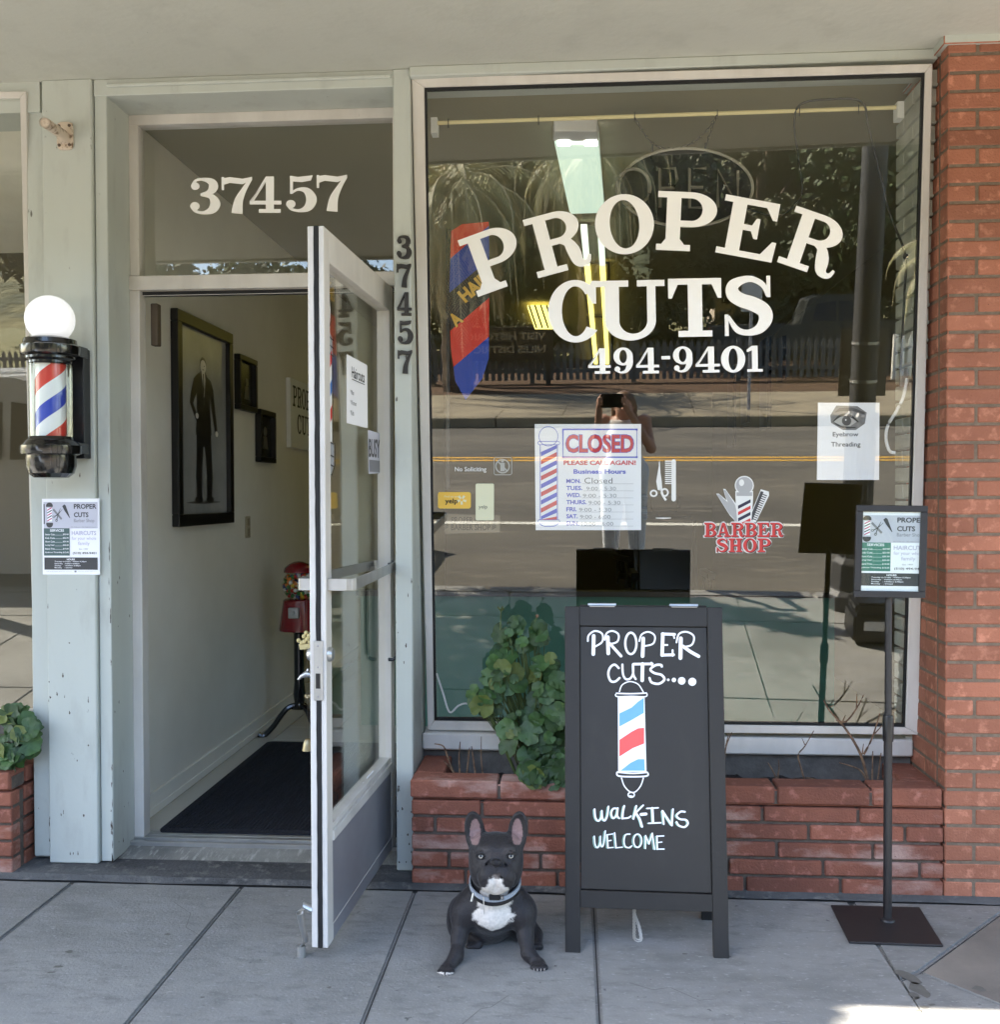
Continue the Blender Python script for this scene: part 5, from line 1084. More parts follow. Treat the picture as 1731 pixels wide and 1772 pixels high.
twigs((0, 0, 0), [([zt2(930, 1075), zt2(880, 900), zt2(800, 760), zt2(735, 680), zt2(690, 630), zt2(655, 570)], .008), ([zt2(735, 690), zt2(790, 700), zt2(855, 620), zt2(900, 535)], .006), ([zt2(855, 620), zt2(858, 530)], .004), ([zt2(770, 700), zt2(788, 660)], .004), ([zt2(690, 610), zt2(718, 600)], .003), ([zt2(900, 900), zt2(950, 800), zt2(1000, 645)], .006), ([zt2(965, 775), zt2(1010, 725)], .004), ([zt2(920, 1060), zt2(870, 990), zt2(750, 950)], .006), ([zt2(950, 1060), zt2(955, 880)], .005), ([zt2(985, 1060), zt2(1005, 890)], .005), ([zt2(890, 900), zt2(898, 835)], .004)], 'tallest bare brown plant in planter behind the poster stand pole')
twigs((0, 0, 0), [([zt2(545, 1075), zt2(510, 960), zt2(500, 900), zt2(540, 850), zt2(595, 755)], .005), ([zt2(540, 840), zt2(522, 800)], .003), ([zt2(548, 1040), zt2(620, 1055)], .004)], 'thin bare brown twig plant with one curved stem in planter')
twigs((0, 0, 0), [([zt2(375, 1075), zt2(350, 1010), zt2(315, 950)], .006), ([zt2(372, 1060), zt2(382, 980), zt2(378, 930)], .005)], 'short pale broken twig stump beside chalkboard in planter')
twigs((0, 0, 0), [([zt2(45, 960), zt2(60, 850), zt2(95, 765)], .005), ([zt2(58, 850), zt2(75, 770)], .004)], 'bare twig tip showing past right edge of chalkboard')
zt3 = lambda x, y, Y=.17: atY(700+x/4.43, 1000+y/4.43, Y)
twigs((0, 0, 0), [([zt3(380, 1500), zt3(335, 1380), zt3(300, 1290), zt3(230, 1270)], .006), ([zt3(425, 1500), zt3(420, 1370), zt3(428, 1255)], .006), ([zt3(480, 1500), zt3(500, 1300)], .006), ([zt3(545, 1500), zt3(515, 1290)], .006), ([zt3(385, 1490), zt3(300, 1400)], .005), ([zt3(600, 1500), zt3(590, 1380), zt3(590, 1215)], .004)], 'cluster of cut brown stems at left end of the planter')
# ================================================================== THINGS BEHIND THE GLASS
ROD = mat('cream curtain rod', S(226, 212, 160), .4)
mb = MB(); r0, r1 = G(742, 197, -.13), G(1575, 168, -.13); mb.tube([r0, r1], .0075, ROD, 10)
for q in (r0, r1): mb.box(q.x-.012, q.x+.012, q.y-.02, q.y+.03, q.z-.045, q.z+.015, WHITE)
rod = mb.build('curtain_rod', label='thin cream curtain rod across the top inside the display window', cat='curtain rod')
OB = mat('black sign plastic', S(26, 26, 26), .4); TUBE = mat('unlit neon tube', S(120, 116, 106), .25); RIM = mat('white sign rim', S(158, 154, 140), .4)
gs = lambda x, y, o=0: G(x, y, -.13+o)
osn = thing('open_sign', gs(1192, 380), 'oval black unlit neon open sign hanging on chain inside the window', 'neon sign')
mb = MB(); el_ = [gs(1192+120*math.cos(a), 312+70*math.sin(a)) for a in np.linspace(0, 2*pi, 49)[:-1]]; mb.slab(el_, GN*-.05, OB); mb.build('back_board', osn)
mb = MB(); mb.tube(el_+el_[:1], .006, RIM, 6); mb.build('rim', osn, smooth=True)
mb = MB(); t8 = lambda pts: mb.tube([gs(x, y, .022) for x, y in pts], .0065, TUBE, 7)
t8(el(1098, 314, 30, 33)); t8([(1145, 350), (1145, 280), (1172, 280), (1176, 300), (1170, 315), (1145, 316)]); t8([(1228, 280), (1198, 280), (1198, 350), (1228, 350)]); t8([(1198, 314), (1222, 314)]); t8([(1248, 350), (1248, 282), (1284, 348), (1284, 284)])
mb.build('neon_letters', osn, smooth=True)
mb = MB()
def chain(mb, pts, mt, r=.0018, ln=.016):
    pts = catmull(pts, 10); L_ = 0; last = pts[0]; k = 0
    for p in pts[1:]:
        d = p-last
        while d.length > ln:
            a = d.normalized(); q = last+a*ln; s1 = (a.cross(V((0, 1, 0))) if k % 2 else V((0, 1, 0))).normalized()*ln*.28
            mb.tube([last-a*.003, last+a*ln*.5+s1, q+a*.003, last+a*ln*.5-s1, last-a*.003], r, mt, 5, cap=False); last = q; d = p-last; k += 1
DCH = mat('dark chain', S(70, 66, 60), .5, .5)
chain(mb, [gs(1100, 186), gs(1115, 212), gs(1135, 235), gs(1165, 243), gs(1200, 234), gs(1230, 210), gs(1248, 180)], DCH); chain(mb, [gs(1248, 180), gs(1236, 215), gs(1228, 238)], DCH)
mb.tube([gs(1133, 234), gs(1130, 262)], .004, BLACK, 6); mb.tube([gs(1228, 232), gs(1226, 250)], .004, BLACK, 6); mb.build('hanging_chain', osn)
mb = MB()
for x in (767, 928, 1100, 1248, 1395, 1501):
    q = gs(x, 197-(x-742)*.0348); mb.tube([q+V((0, -.008, .012)), q+V((0, -.010, -.004)), q+V((0, -.004, -.022))], .0018, DCH, 5)
    mb.build('rod_hook', rod); mb = MB()
CORD = mat('dark grey cord', S(48, 46, 42), .6)
gc = lambda x, y, o=-.08: G(x, y, o)
cp = [gc(1300, 352, -.11), (gc(1353, 367)), gc(1384, 346), gc(1396, 321), gc(1388, 257), gc(1382, 203), gc(1393, 170), gc(1441, 161), gc(1501, 165), gc(1514, 213), gc(1533, 289), gc(1552, 366), gc(1574, 437, -.05), gc(1573, 500, -.05), gc(1570, 560, -.05), gc(1566, 640, -.05)]
mb = MB(); mb.tube(catmull(cp, 6), .0042, CORD, 7); k_ = gc(1575, 441, -.05); mb.ball(k_, .011, CORD, 8); mb.build('sign_cord', label='dark power cord looped over rod and hanging down right side of window', cat='cord', smooth=True)
mb = MB(); mb.tube(catmull([gc(1577, 654, -.05), gc(1571, 686, -.05), gc(1559, 711, -.05), gc(1544, 736, -.05), gc(1540, 759, -.05), gc(1546, 781, -.05), gc(1556, 785, -.05)], 6), .006, WHITE, 8)
mb.build('white_cord', label='white curly cord at the right edge inside the display window', cat='cord', smooth=True)
mb = MB(); q = gc(1572, 655, -.055); mb.frame(q+V((-.012, 0, -.03)), (.03, 0, 0), (0, .02, 0), (0, 0, .07), mat('grey plug', S(120, 118, 112), .5)); mb.build('power_plug', label='grey power plug block by the white painted bricks behind glass', cat='plug', bevel=.004)
mb = MB(); mb.tube(catmull([G(752, 1171, -.05), G(763, 1205, -.05), G(775, 1238, -.045), G(790, 1228, -.05), G(803, 1225, -.06), G(815, 1232, -.06)], 6), .004, WHITE, 7); mb.build('white_cord', label='thin white cord lying in the lower left corner of display window', cat='cord', smooth=True)
# barber banner
FY = .55
fb = lambda x, y, o=0: atY(x, y, FY-o)
bnr = thing('banner_flag', fb(812, 700), 'tall red and blue barber banner flag with yellow lettering inside window', 'banner')
OUTL = [(781, 400), (800, 388), (846, 384), (847, 480), (846, 620), (835, 655), (806, 692), (788, 660), (780, 600), (778, 500)]
def clipband(lo, hi):      # part of the outline between two slanting lines y = c + slope*(x-812)
    sl = -.85; pts = OUTL
    for c, sg in ((lo, 1), (hi, -1)):
        out_ = []
        for i in range(len(pts)):
            a, b = pts[i-1], pts[i]; fa = sg*(a[1]-(c+sl*(a[0]-812))); fb_ = sg*(b[1]-(c+sl*(b[0]-812)))
            if fa >= 0: out_.append(a)
            if fa*fb_ < 0: t = fa/(fa-fb_); out_.append((a[0]+(b[0]-a[0])*t, a[1]+(b[1]-a[1])*t))
        pts = out_
        if not pts: return []
    return pts
mb = MB(); BB_ = mat('banner blue', S(42, 78, 190), .5); BR_ = mat('banner red', S(236, 62, 44), .5); BY_ = mat('banner yellow', S(244, 200, 90), .5)
for lo, hi, m_ in ((300, 420, BR_), (420, 478, BB_), (478, 545, OB), (545, 612, BR_), (612, 760, BB_)):
    p = clipband(lo, hi)
    if len(p) > 2: mb.slab([fb(x, y) for x, y in p], (0, .004, 0), m_)
mb.build('cloth', bnr)
mb = MB()
def hairf(x, y, o): c, s = math.cos(-.70), math.sin(-.70); return fb(806+x*c-y*s, 525+x*s+y*c, .003+o)
text(mb, 'HAIR', hairf, BY_, 0, 0, 62, -24, .05); mb.build('lettering', bnr); mb = MB(); text(mb, 'A', hairf, BY_, -40, 22, -22, -2, .05); mb.build('lettering', bnr)
mb = MB(); mb.tube([fb(779, 395)+V((-.01, .01, 0)), fb(779, 700)+V((-.01, .01, -.35))], .009, BLACK, 8); mb.build('pole', bnr, smooth=True)
# ceiling lights
LG = mat('lit fluorescent diffuser', S(200, 210, 198), .5, emit=(.78, 1, .82), estr=.085); LW_ = mat('bright lamp end', S(255, 255, 250), .5, emit=(1, 1, .97), estr=.5)
cz = 2.93
a, b, c, d = atZ(957, 226, cz), atZ(1036, 226, cz), atZ(1046, 353, cz), atZ(986, 355, cz)
cl = thing('ceiling_light', (a+c)/2, 'pale boxed fluorescent ceiling light glowing through top of the display window', 'ceiling light')
mb = MB(); dn = V((0, 0, -.05)); mb.slab([p+V((0, 0, .02)) for p in (a, b, c, d)], dn*.3, WHITE); mb.build('housing', cl)
mb = MB(); mb.slab([a+(c-a)*.02, b+(d-b)*.02, c, d], dn, LG); mb.build('diffuser', cl, bevel=.012)
mb = MB(); mb.slab([atZ(959, 206, cz), atZ(1034, 206, cz), atZ(1036, 224, cz), atZ(957, 224, cz)], dn, WHITE); mb.build('end_cap', cl, bevel=.004)
for x in (965, 1012): mb = MB(); mb.slab([p+V((0, 0, -.052)) for p in (atZ(x, 222, cz), atZ(x+22, 222, cz), atZ(x+22, 230, cz), atZ(x, 230, cz))], (0, 0, -.004), LW_); mb.build('lamp', cl)
LY = mat('yellow lit tube', S(255, 240, 120), .4, emit=(1, .86, .2), estr=.30); LYW = mat('whitish lit tube', S(240, 250, 230), .4, emit=(.85, 1, .8), estr=.15)
for k, (y0, y1, m_) in enumerate(((388, 452, LYW), (456, 545, LY), (549, 626, LY))):
    st_ = None
    ctr = atZ(1018+(y0-388)*.085+6, (y0+y1)/2, cz)
    st_ = thing('strip_light', ctr, ('whitish twin tube ceiling strip nearest to the window', 'yellow twin tube ceiling strip in the middle of the row', 'yellow twin tube ceiling strip farthest back in the row')[k], 'strip light', 'ceiling strip lights in one row')
    xl = lambda y: 1005+(y-387)*.098; xr = lambda y: 1034+(y-387)*.060
    mb = MB(); mb.slab([atZ(xl(y0)-3, y0, cz+.012), atZ(xr(y0)+14, y0, cz+.012), atZ(xr(y1)+10, y1, cz+.012), atZ(xl(y1)-2, y1, cz+.012)], (0, 0, -.008), mat('dark fixture tray', S(84, 78, 60), .6)); mb.build('tray', st_)
    for f in (xl, xr): mb = MB(); wd0 = 11-(y0-387)*.02; wd1 = 11-(y1-387)*.02; mb.slab([atZ(f(y0), y0, cz), atZ(f(y0)+wd0, y0, cz), atZ(f(y1)+wd1, y1, cz), atZ(f(y1), y1, cz)], (0, 0, -.03), m_); mb.build('tube', st_)
mb = MB(); pl_ = thing('panel_light', atZ(937, 540, cz), 'glowing yellow slatted ceiling panel light far back in the shop', 'ceiling light')
mb = MB(); mb.slab([atZ(x, y, cz) for x, y in ((913, 528), (952, 528), (962, 566), (926, 566))], (0, 0, -.02), LY); mb.build('diffuser', pl_)
for k in range(4): mb = MB(); mb.slab([atZ(x+k*10, y, cz-.022) for x, y in ((915, 528), (917.5, 528), (930, 566), (927.5, 566))], (0, 0, -.01), mat('dark fixture tray', S(84, 78, 60))); mb.build('slat', pl_)
# low green partition, pictures farther inside
GP_ = mat('sea green panel', S(84, 132, 112), .35, var=.06, scale=2)
mb = MB(); mb.box(-1.25, 1.5, 2.3, 2.36, .05, .82, GP_); mb.box(-1.27, 1.52, 2.27, 2.39, .82, .85, mat('dark counter top', S(60, 56, 50), .3)); mb.build('low_partition', label='long waist high sea green panel with dark top inside the shop', cat='partition')
for k, (x0, x1, y0, y1) in enumerate(((1262, 1272, 655, 770), (1285, 1296, 660, 730), (1318, 1332, 585, 740), (1348, 1358, 588, 655))):
    a, b, c, d = atX(x0, y1, 1.93), atX(x1, y1+6, 1.93), atX(x1, y0-6, 1.93), atX(x0, y0, 1.93); z0 = (a.z+b.z)/2; z1 = (c.z+d.z)/2
    mb = MB(); mb.frame((1.91, min(a.y, b.y), min(z0, z1)), (.035, 0, 0), (0, abs(a.y-b.y), 0), (0, 0, abs(z1-z0)), BLACK); mb.build('wall_frame', label=('narrow dark wall frame, lowest of the far right wall frames', 'short dark wall frame beside the lowest one on right wall', 'largest dark wall frame on the right interior wall', 'small high dark frame nearest the window on right wall')[k], cat='picture frame', group='dark frames along the right inner wall')
# barber chairs farther in
CHB = mat('black chair vinyl', S(28, 28, 28), .3); CHR = mat('chrome', S(200, 200, 200), .15, .95)
bc = thing('barber_chair', (.75, 4.2, .05), 'black barber chair nearest the window behind green panel', 'barber chair', 'barber chairs in the shop')
mb = MB(); mb.lathe([(.3, 0), (.28, .03), (.06, .05), (.05, .42), (.12, .45)], (.75, 4.2, .05), CHR, 24); mb.build('pedestal', bc, smooth=True)
mb = MB(); mb.box(.48, 1.02, 3.95, 4.5, .5, .64, CHB); mb.build('seat', bc, bevel=.04, seg=3); mb = MB(); mb.frame((.5, 4.46, .62), (.5, 0, 0), (0, .1, 0), (0, .14, .62), CHB); mb.build('backrest', bc, bevel=.04, seg=3)
mb = MB(); mb.frame((.62, 4.62, 1.27), (.26, 0, 0), (0, .07, 0), (0, .03, .15), CHB); mb.build('headrest', bc, bevel=.03, seg=3)
for X in (.44, 1.0): mb = MB(); mb.box(X, X+.06, 3.95, 4.45, .78, .83, CHB); mb.box(X+.02, X+.04, 4.0, 4.04, .55, .78, CHR); mb.box(X+.02, X+.04, 4.36, 4.4, .55, .78, CHR); mb.build('armrest', bc, bevel=.008)
dup(bc, (.75, 6.2, .05), .2, 1, 'black barber chair farther back in the shop')

# ================================================================== SEEN THROUGH THE DOOR
WX = -1.7985
FRB = mat('black picture frame', S(26, 25, 24), .35)
def wall_quad(q, x): return [atX(px, py, x) for px, py in q]
def picture(name, outer, fw, label, cat, art):
    q = wall_quad(outer, WX); y0, y1 = (q[0].y+q[3].y)/2, (q[1].y+q[2].y)/2; z1, z0 = (q[0].z+q[1].z)/2, (q[2].z+q[3].z)/2
    t = thing(name, (WX, (y0+y1)/2, z0), label, cat); mb = MB()
    for a0, a1, b0, b1 in ((y0, y1, z0, z0+fw), (y0, y1, z1-fw, z1), (y0, y0+fw, z0+fw, z1-fw), (y1-fw, y1, z0+fw, z1-fw)): mb.box(WX, WX+.035, a0, a1, b0, b1, FRB)
    mb.build('frame', t, bevel=.003)
    F = lambda u, v, o=0: V((WX+.012+o, y0+fw+(y1-y0-2*fw)*u, z0+fw+(z1-z0-2*fw)*v)); mb = MB(); mb.frame(V((WX, y0+fw, z0+fw)), (.012, 0, 0), (0, y1-y0-2*fw, 0), (0, 0, z1-z0-2*fw), art(None, None)); pic = mb.build('picture', t)
    mb = MB(); art(mb, F)
    if mb.v: mb.build('print', pic)
    return t
PG = layered('grey photo backdrop', S(176, 176, 174), [(S(140, 140, 138), 2, .5, .2, (1, 1, 1))], rough=.25, bump=0); PD = mat('dark photo', S(44, 44, 40), .25, var=.5, scale=9); SUIT = mat('photo dark suit', S(44, 42, 40), .3, var=.25, scale=30); SKIN_P = mat('photo pale tone', S(222, 218, 210), .3); SHOE = mat('photo shoe tone', S(70, 68, 66), .3)
def art_figure(mb, F):
    if mb is None: return PG
    p = lambda pts, mt, o=.0006: mb.poly([F(x, y, o) for x, y in pts], mt)
    draw(mb, [disc(.49, .815, .060, .036)], F, SKIN_P, .0006); draw(mb, [('p', [(.425, .81), (.43, .845), (.47, .866), (.52, .864), (.555, .84), (.55, .81), (.535, .832), (.46, .84), (.44, .82)])], F, SUIT, .0010)
    draw(mb, [stroke2([(.465, .818), (.48, .818)], .006), stroke2([(.505, .818), (.52, .818)], .006), stroke2([(.475, .797), (.51, .797)], .004)], F, SHOE, .0014)
    p([(.44, .785), (.54, .785), (.57, .765), (.66, .745), (.71, .70), (.735, .62), (.77, .54), (.80, .475), (.74, .465), (.69, .54), (.655, .61), (.63, .66), (.64, .56), (.67, .44), (.33, .43), (.36, .56), (.355, .66)], SUIT); p([(.44, .785), (.355, .66), (.30, .615), (.285, .60), (.33, .565), (.36, .545), (.345, .51), (.27, .56), (.215, .60), (.235, .65), (.30, .735), (.36, .76)], SUIT, .0009)
    p([(.35, .47), (.65, .47), (.67, .30), (.69, .20), (.66, .09), (.56, .09), (.56, .22), (.515, .37), (.49, .37), (.46, .22), (.455, .09), (.35, .09), (.33, .20), (.345, .30)], SUIT, .0004)
    p([(.455, .785), (.525, .785), (.535, .74), (.505, .64), (.475, .74)], SKIN_P, .0012); p([(.485, .775), (.505, .775), (.513, .69), (.50, .65), (.487, .69)], SUIT, .0016); draw(mb, [stroke2([(.42, .78), (.47, .70), (.50, .60)], .012), stroke2([(.56, .775), (.53, .70), (.505, .60)], .012)], F, SHOE, .0015)
    for x, y in ((.775, .452), (.355, .535)): draw(mb, [disc(x, y, .032, .016)], F, SKIN_P, .0012)
    for x in (.385, .625): draw(mb, [disc(x, .078, .085, .017)], F, SUIT, .0009)
    draw(mb, [disc(.5, .062, .36, .008)], F, SHOE, .0003)
picture('picture_frame', [(293, 537), (391, 574), (396, 905), (299, 911)], .055, 'tallest black framed grey picture of a standing figure in dark suit', 'picture', art_figure)
def art_small(k):
    def f(mb, F):
        if mb is None: return PD
        draw(mb, [disc(.5, .62, .14, .12), ('p', [(.3, .2), (.7, .2), (.64, .5), (.36, .5)])] if k else [disc(.6, .55, .1, .1), ('p', [(.42, .15), (.75, .15), (.7, .45), (.5, .45)])], F, mat('photo faint tone', S(96, 92, 82), .3), .0006)
    return f
picture('picture_frame', [(405, 613), (436, 624), (436, 715), (405, 708)], .03, 'small dark framed picture just right of the tall framed figure', 'picture', art_small(0))
picture('picture_frame', [(441, 708), (468, 714), (469, 801), (442, 800)], .03, 'lower small dark framed picture beside the shop name board', 'picture', art_small(1))
q = wall_quad([(495, 657), (545, 670), (545, 782), (497, 775)], WX); y0, y1, z0, z1 = q[0].y, q[1].y, (q[2].z+q[3].z)/2, (q[0].z+q[1].z)/2
mb = MB(); mb.box(WX, WX+.03, y0, y1, z0, z1, WHITE); nb = mb.build('name_board', label='white board with black shop name on the inner left wall', cat='sign', bevel=.003)
mb = MB(); F = lambda x, y, o=0: V((WX+.03+o, y0+(y1-y0)*x, z0+(z1-z0)*y))
for s_, u0, u1, v0, v1 in (('PROPER', .06, .94, .60, .90), ('CUTS', .20, .80, .22, .50)):
    wt = sum(GW[c] for c in s_)+.08*(len(s_)-1); x = u0; uu = (u1-u0)/wt
    for c in s_:
        draw(mb, GL[c], (lambda x: lambda a, b, o: F(x+a*uu, v0+b*(v1-v0), o))(x), INK, .0006); x += uu*(GW[c]+.08)
mb.build('print', nb)
q = atX(428, 912, WX); mb = MB(); mb.box(WX, WX+.006, q.y-.04, q.y+.04, q.z-.06, q.z+.06, mat('beige switch plate', S(176, 164, 138), .5)); sp = mb.build('switch_plate', label='beige double switch plate low on the left inner wall', cat='switch', bevel=.003)
for dz_ in (.028, -.028): mb = MB(); mb.box(WX+.006, WX+.010, q.y-.018, q.y+.018, q.z+dz_-.02, q.z+dz_+.02, mat('beige switch', S(150, 138, 112), .5)); mb.build('outlet', sp, bevel=.002)
# floor mat
MATM = layered('dark blue ribbed mat', S(26, 28, 38), [(S(16, 17, 24), 60, .5, .1, (1, .2, 1))], rough=.95, bump=1, bscale=120, dist=.006)
a, b = atZ(272, 1440, .055), atZ(472, 1284, .055); mb = MB(); X0, X1, Y0, Y1 = a.x, a.x+1.05, a.y+.005, b.y; pts = []
for cx, cy, s_ in ((X1-.03, Y0+.03, -90), (X1-.03, Y1-.03, 0), (X0+.03, Y1-.03, 90), (X0+.03, Y0+.03, 180)): pts += [(cx+.03*math.cos(math.radians(s_+k*22.5)), cy+.03*math.sin(math.radians(s_+k*22.5)), .052) for k in range(5)]
mb.slab(pts, (0, 0, .008), MATM); n_ = 60
for k in range(n_): x = X0+.03+(X1-X0-.06)*k/n_; mb.box(x, x+.010, Y0+.04, Y1-.04, .058, .063, MATM)
mb.build('door_mat', label='dark navy ribbed mat on the tiled floor inside the doorway', cat='door mat')
# gumball machine
gY = 2.05; gx = atY(517, 1015, gY).x; gz = lambda y: atY(517, y, gY).z; k_ = (gY+3.57)/1740
GRED = mat('deep red enamel', S(122, 18, 26), .25, coat=.4)
gm = thing('gumball_machine', (gx, gY, .05), 'red gumball machine with globe of coloured balls on black iron stand', 'gumball machine')
mb = MB(); mb.lathe([(.03, gz(992)), (26*k_, gz(990)), (24*k_, gz(982)), (17*k_, gz(976)), (8*k_, gz(972)), (.0001, gz(971))], (gx, gY, 0), GRED, 28); mb.build('lid', gm, smooth=True)
mb = MB(); cc = V((gx, gY, gz(1012))); mb.ball(cc, 29*k_, CLEAR, 28); mb.build('globe', gm, smooth=True)
mb = MB(); gcols = [mat('gum '+n_, S(*c_), .3) for n_, c_ in (('red', (196, 50, 40)), ('yellow', (224, 186, 60)), ('white', (226, 220, 210)), ('green', (60, 120, 60)), ('orange', (220, 128, 50)), ('blue', (50, 70, 130)))]
random.seed(3)
for i in range(170):
    a = random.uniform(0, 2*pi); u = random.uniform(-1, .75); rr = 25*k_; s_ = math.sqrt(1-u*u); mb.ball(cc+V((math.cos(a)*s_*rr, math.sin(a)*s_*rr, u*rr)), .0125, random.choice(gcols), 8)
o = mb.build('gumball', gm, smooth=True); o['kind'] = 'stuff'
mb = MB(); mb.lathe([(24*k_, gz(1036)), (27*k_, gz(1038)), (28*k_, gz(1045)), (34*k_, gz(1086)), (34*k_, gz(1090)), (10*k_, gz(1091))], (gx, gY, 0), GRED, 28); mb.build('body', gm, smooth=True)
mb = MB(); mb.box(gx-.03, gx+.03, gY-.115, gY-.09, gz(1066), gz(1048), ALUBARE); mb.tube([(gx, gY-.115, gz(1056)), (gx, gY-.135, gz(1056))], .012, ALUBARE, 10); mb.build('coin_slot', gm, bevel=.003)
mb = MB(); mb.lathe([(.05, gz(1091)), (.03, gz(1096)), (.028, gz(1180)), (.035, gz(1200)), (.028, gz(1215)), (.03, .22), (.05, .2)], (gx, gY, 0), BLACKGLOSS, 16); mb.build('stand_column', gm, smooth=True)
for a in (math.radians(200), math.radians(320), math.radians(80)):
    mb = MB(); d = V((math.cos(a), math.sin(a), 0)); c = V((gx, gY, 0)); mb.tube(catmull([c+V((0, 0, .22)), c+d*.07+V((0, 0, .20)), c+d*.15+V((0, 0, .10)), c+d*.2+V((0, 0, .055)), c+d*.23+V((0, 0, .065))], 5), .016, BLACKGLOSS, 8); mb.build('foot', gm, smooth=True)
# charms hung from the inner push bar
TANM = mat('tan cast ornament', S(196, 180, 128), .6, bump=.6, bscale=120); SIL_ = mat('bright silver', S(170, 172, 178), .25, .8); GOLD = mat('brass', S(140, 128, 100), .35, .8)
cY = -.53; ch_ = lambda x, y: atY(x, y, cY)
cm = thing('door_chime', ch_(531, 1298), 'string of charms and a bell hanging from the inner push bar', 'door chime')
mb = MB(); STRG = mat('brown string', S(74, 66, 56), .9); mb.tube([ch_(531, 1020), ch_(531, 1092)], .0006, STRG, 5); mb.tube([ch_(531, 1120), ch_(533, 1160)], .0006, STRG, 5); mb.tube([ch_(538, 1172), ch_(536, 1205), ch_(533, 1215), ch_(533, 1280)], .0006, STRG, 5); mb.build('cord', cm)
mb = MB()
mb.slab([ch_(x, y) for x, y in ((517, 1115), (545, 1113), (542, 1123), (519, 1124))], (0, .008, 0), TANM)
for x, y, r_ in ((517, 1108, 4), (522, 1112, 4), (544, 1106, 5), (530, 1095, 4), (526, 1101, 4), (535, 1100, 4.5), (532, 1106, 5), (538, 1096, 3), (527, 1110, 4.5), (536, 1111, 4)): mb.ball(ch_(x, y), r_*.00175, TANM, 8)
mb.build('cast_ornament', cm)
mb = MB(); mb.tube([ch_(516, 1176), ch_(522, 1170), ch_(530, 1166), ch_(540, 1168), ch_(546, 1174)], [.003, .007, .011, .009, .004], SIL_, 10); mb.tube([ch_(532, 1164), ch_(533, 1157)], [.006, .002], SIL_, 6); mb.build('dolphin_charm', cm, smooth=True)
mb = MB(); mb.ball(ch_(530.5, 1204), .0065, GOLD, 10); mb.ball(ch_(535.5, 1204), .0065, GOLD, 10); mb.lathe([(.0005, -.014), (.0105, -.001), (.008, .004)], ch_(533, 1206), GOLD, 10); mb.build('heart_charm', cm, smooth=True)
mb = MB(); bq = ch_(533, 1298); mb.lathe([(.018, 0), (.017, .006), (.0145, .02), (.011, .032), (.006, .037), (.0001, .038)], bq, GOLD, 20); mb.build('bell', cm, smooth=True)
# ================================================================== THE STREET IN FRONT (mirrored in the panes)
def leafcloud(mb, n, centres, size, mt, seed):
    r = np.random.default_rng(seed); cs = np.array([c[0] for c in centres]); rs = np.array([c[1] for c in centres]); pr = rs.prod(1)**(2/3); k = r.choice(len(cs), n, p=pr/pr.sum())
    d = r.normal(size=(n, 3)); d /= np.linalg.norm(d, axis=1)[:, None]; q = r.uniform(.55, 1.05, n)[:, None]; p = cs[k]+d*rs[k]*q
    a = r.normal(size=(n, 3)); a /= np.linalg.norm(a, axis=1)[:, None]; b = np.cross(a, r.normal(size=(n, 3))); b /= np.linalg.norm(b, axis=1)[:, None]; s = size*r.uniform(.6, 1.3, n)[:, None]
    vs = np.stack([p-a*s*.5, p+b*s*.28, p+a*s*.5, p-b*s*.28], 1).reshape(-1, 3)
    mb.add(vs.tolist(), [(4*i, 4*i+1, 4*i+2, 4*i+3) for i in range(n)], mt)
LF1 = mat('tree leaf green', S(72, 84, 44), .7, island=.45); LF2 = mat('dark leaf green', S(50, 62, 38), .7, island=.45); LF3 = mat('olive leaf', S(90, 92, 58), .7, island=.45)
BARK = layered('grey brown bark', S(112, 94, 76), [(S(70, 58, 46), 12, .5, .1, (1, 1, .3))], rough=.95, bump=1, bscale=30, dist=.02)
def tree(x, y, z0, h, r, mt, n, size, label, seed, group=None, trunk=.16, low=.35, shade_clumps=()):
    rd = random.Random(seed); t = thing('tree', (x, y, z0), label, 'tree', group); cs = []
    tb = MB(); top = V((x, y, z0+h*.6)); tb.tube(catmull([V((x, y, z0-.1)), V((x+.1, y, z0+h*.25)), top], 5), [trunk*(1-.05*i) for i in range(11)], BARK, 10)
    for k in range(16):
        a = rd.uniform(0, 6.28); q = rd.uniform(.15, .85); zz = z0+h*rd.uniform(low, .88); wd = r*(1-.6*max(0, (zz-z0)/h-.5)); c = (x+math.cos(a)*wd*q, y+math.sin(a)*wd*q, zz); cs.append((c, (r*rd.uniform(.28, .48), r*rd.uniform(.28, .48), h*rd.uniform(.08, .14))))
        if k < 9: tb.tube(catmull([V((x, y, z0+h*rd.uniform(.22, .55))), (V((x, y, z0+h*.45))+V(c))/2, V(c)], 3), [trunk*.4-.04*trunk*i for i in range(7)], BARK, 6)
    cs += list(shade_clumps)
    if shade_clumps: tb.tube(catmull([V((x, y, z0+h*.5)), V((-3.9, -4.6, 4.0)), V((-2.4, -4.7, 4.1))], 5), [.05, .045, .04, .038, .035, .03, .028, .025, .02, .015, .012], BARK, 7)
    tb.build('trunk', t, smooth=True); cb = MB(); leafcloud(cb, n, cs, size, mt, seed); cb.build('crown', t); return t
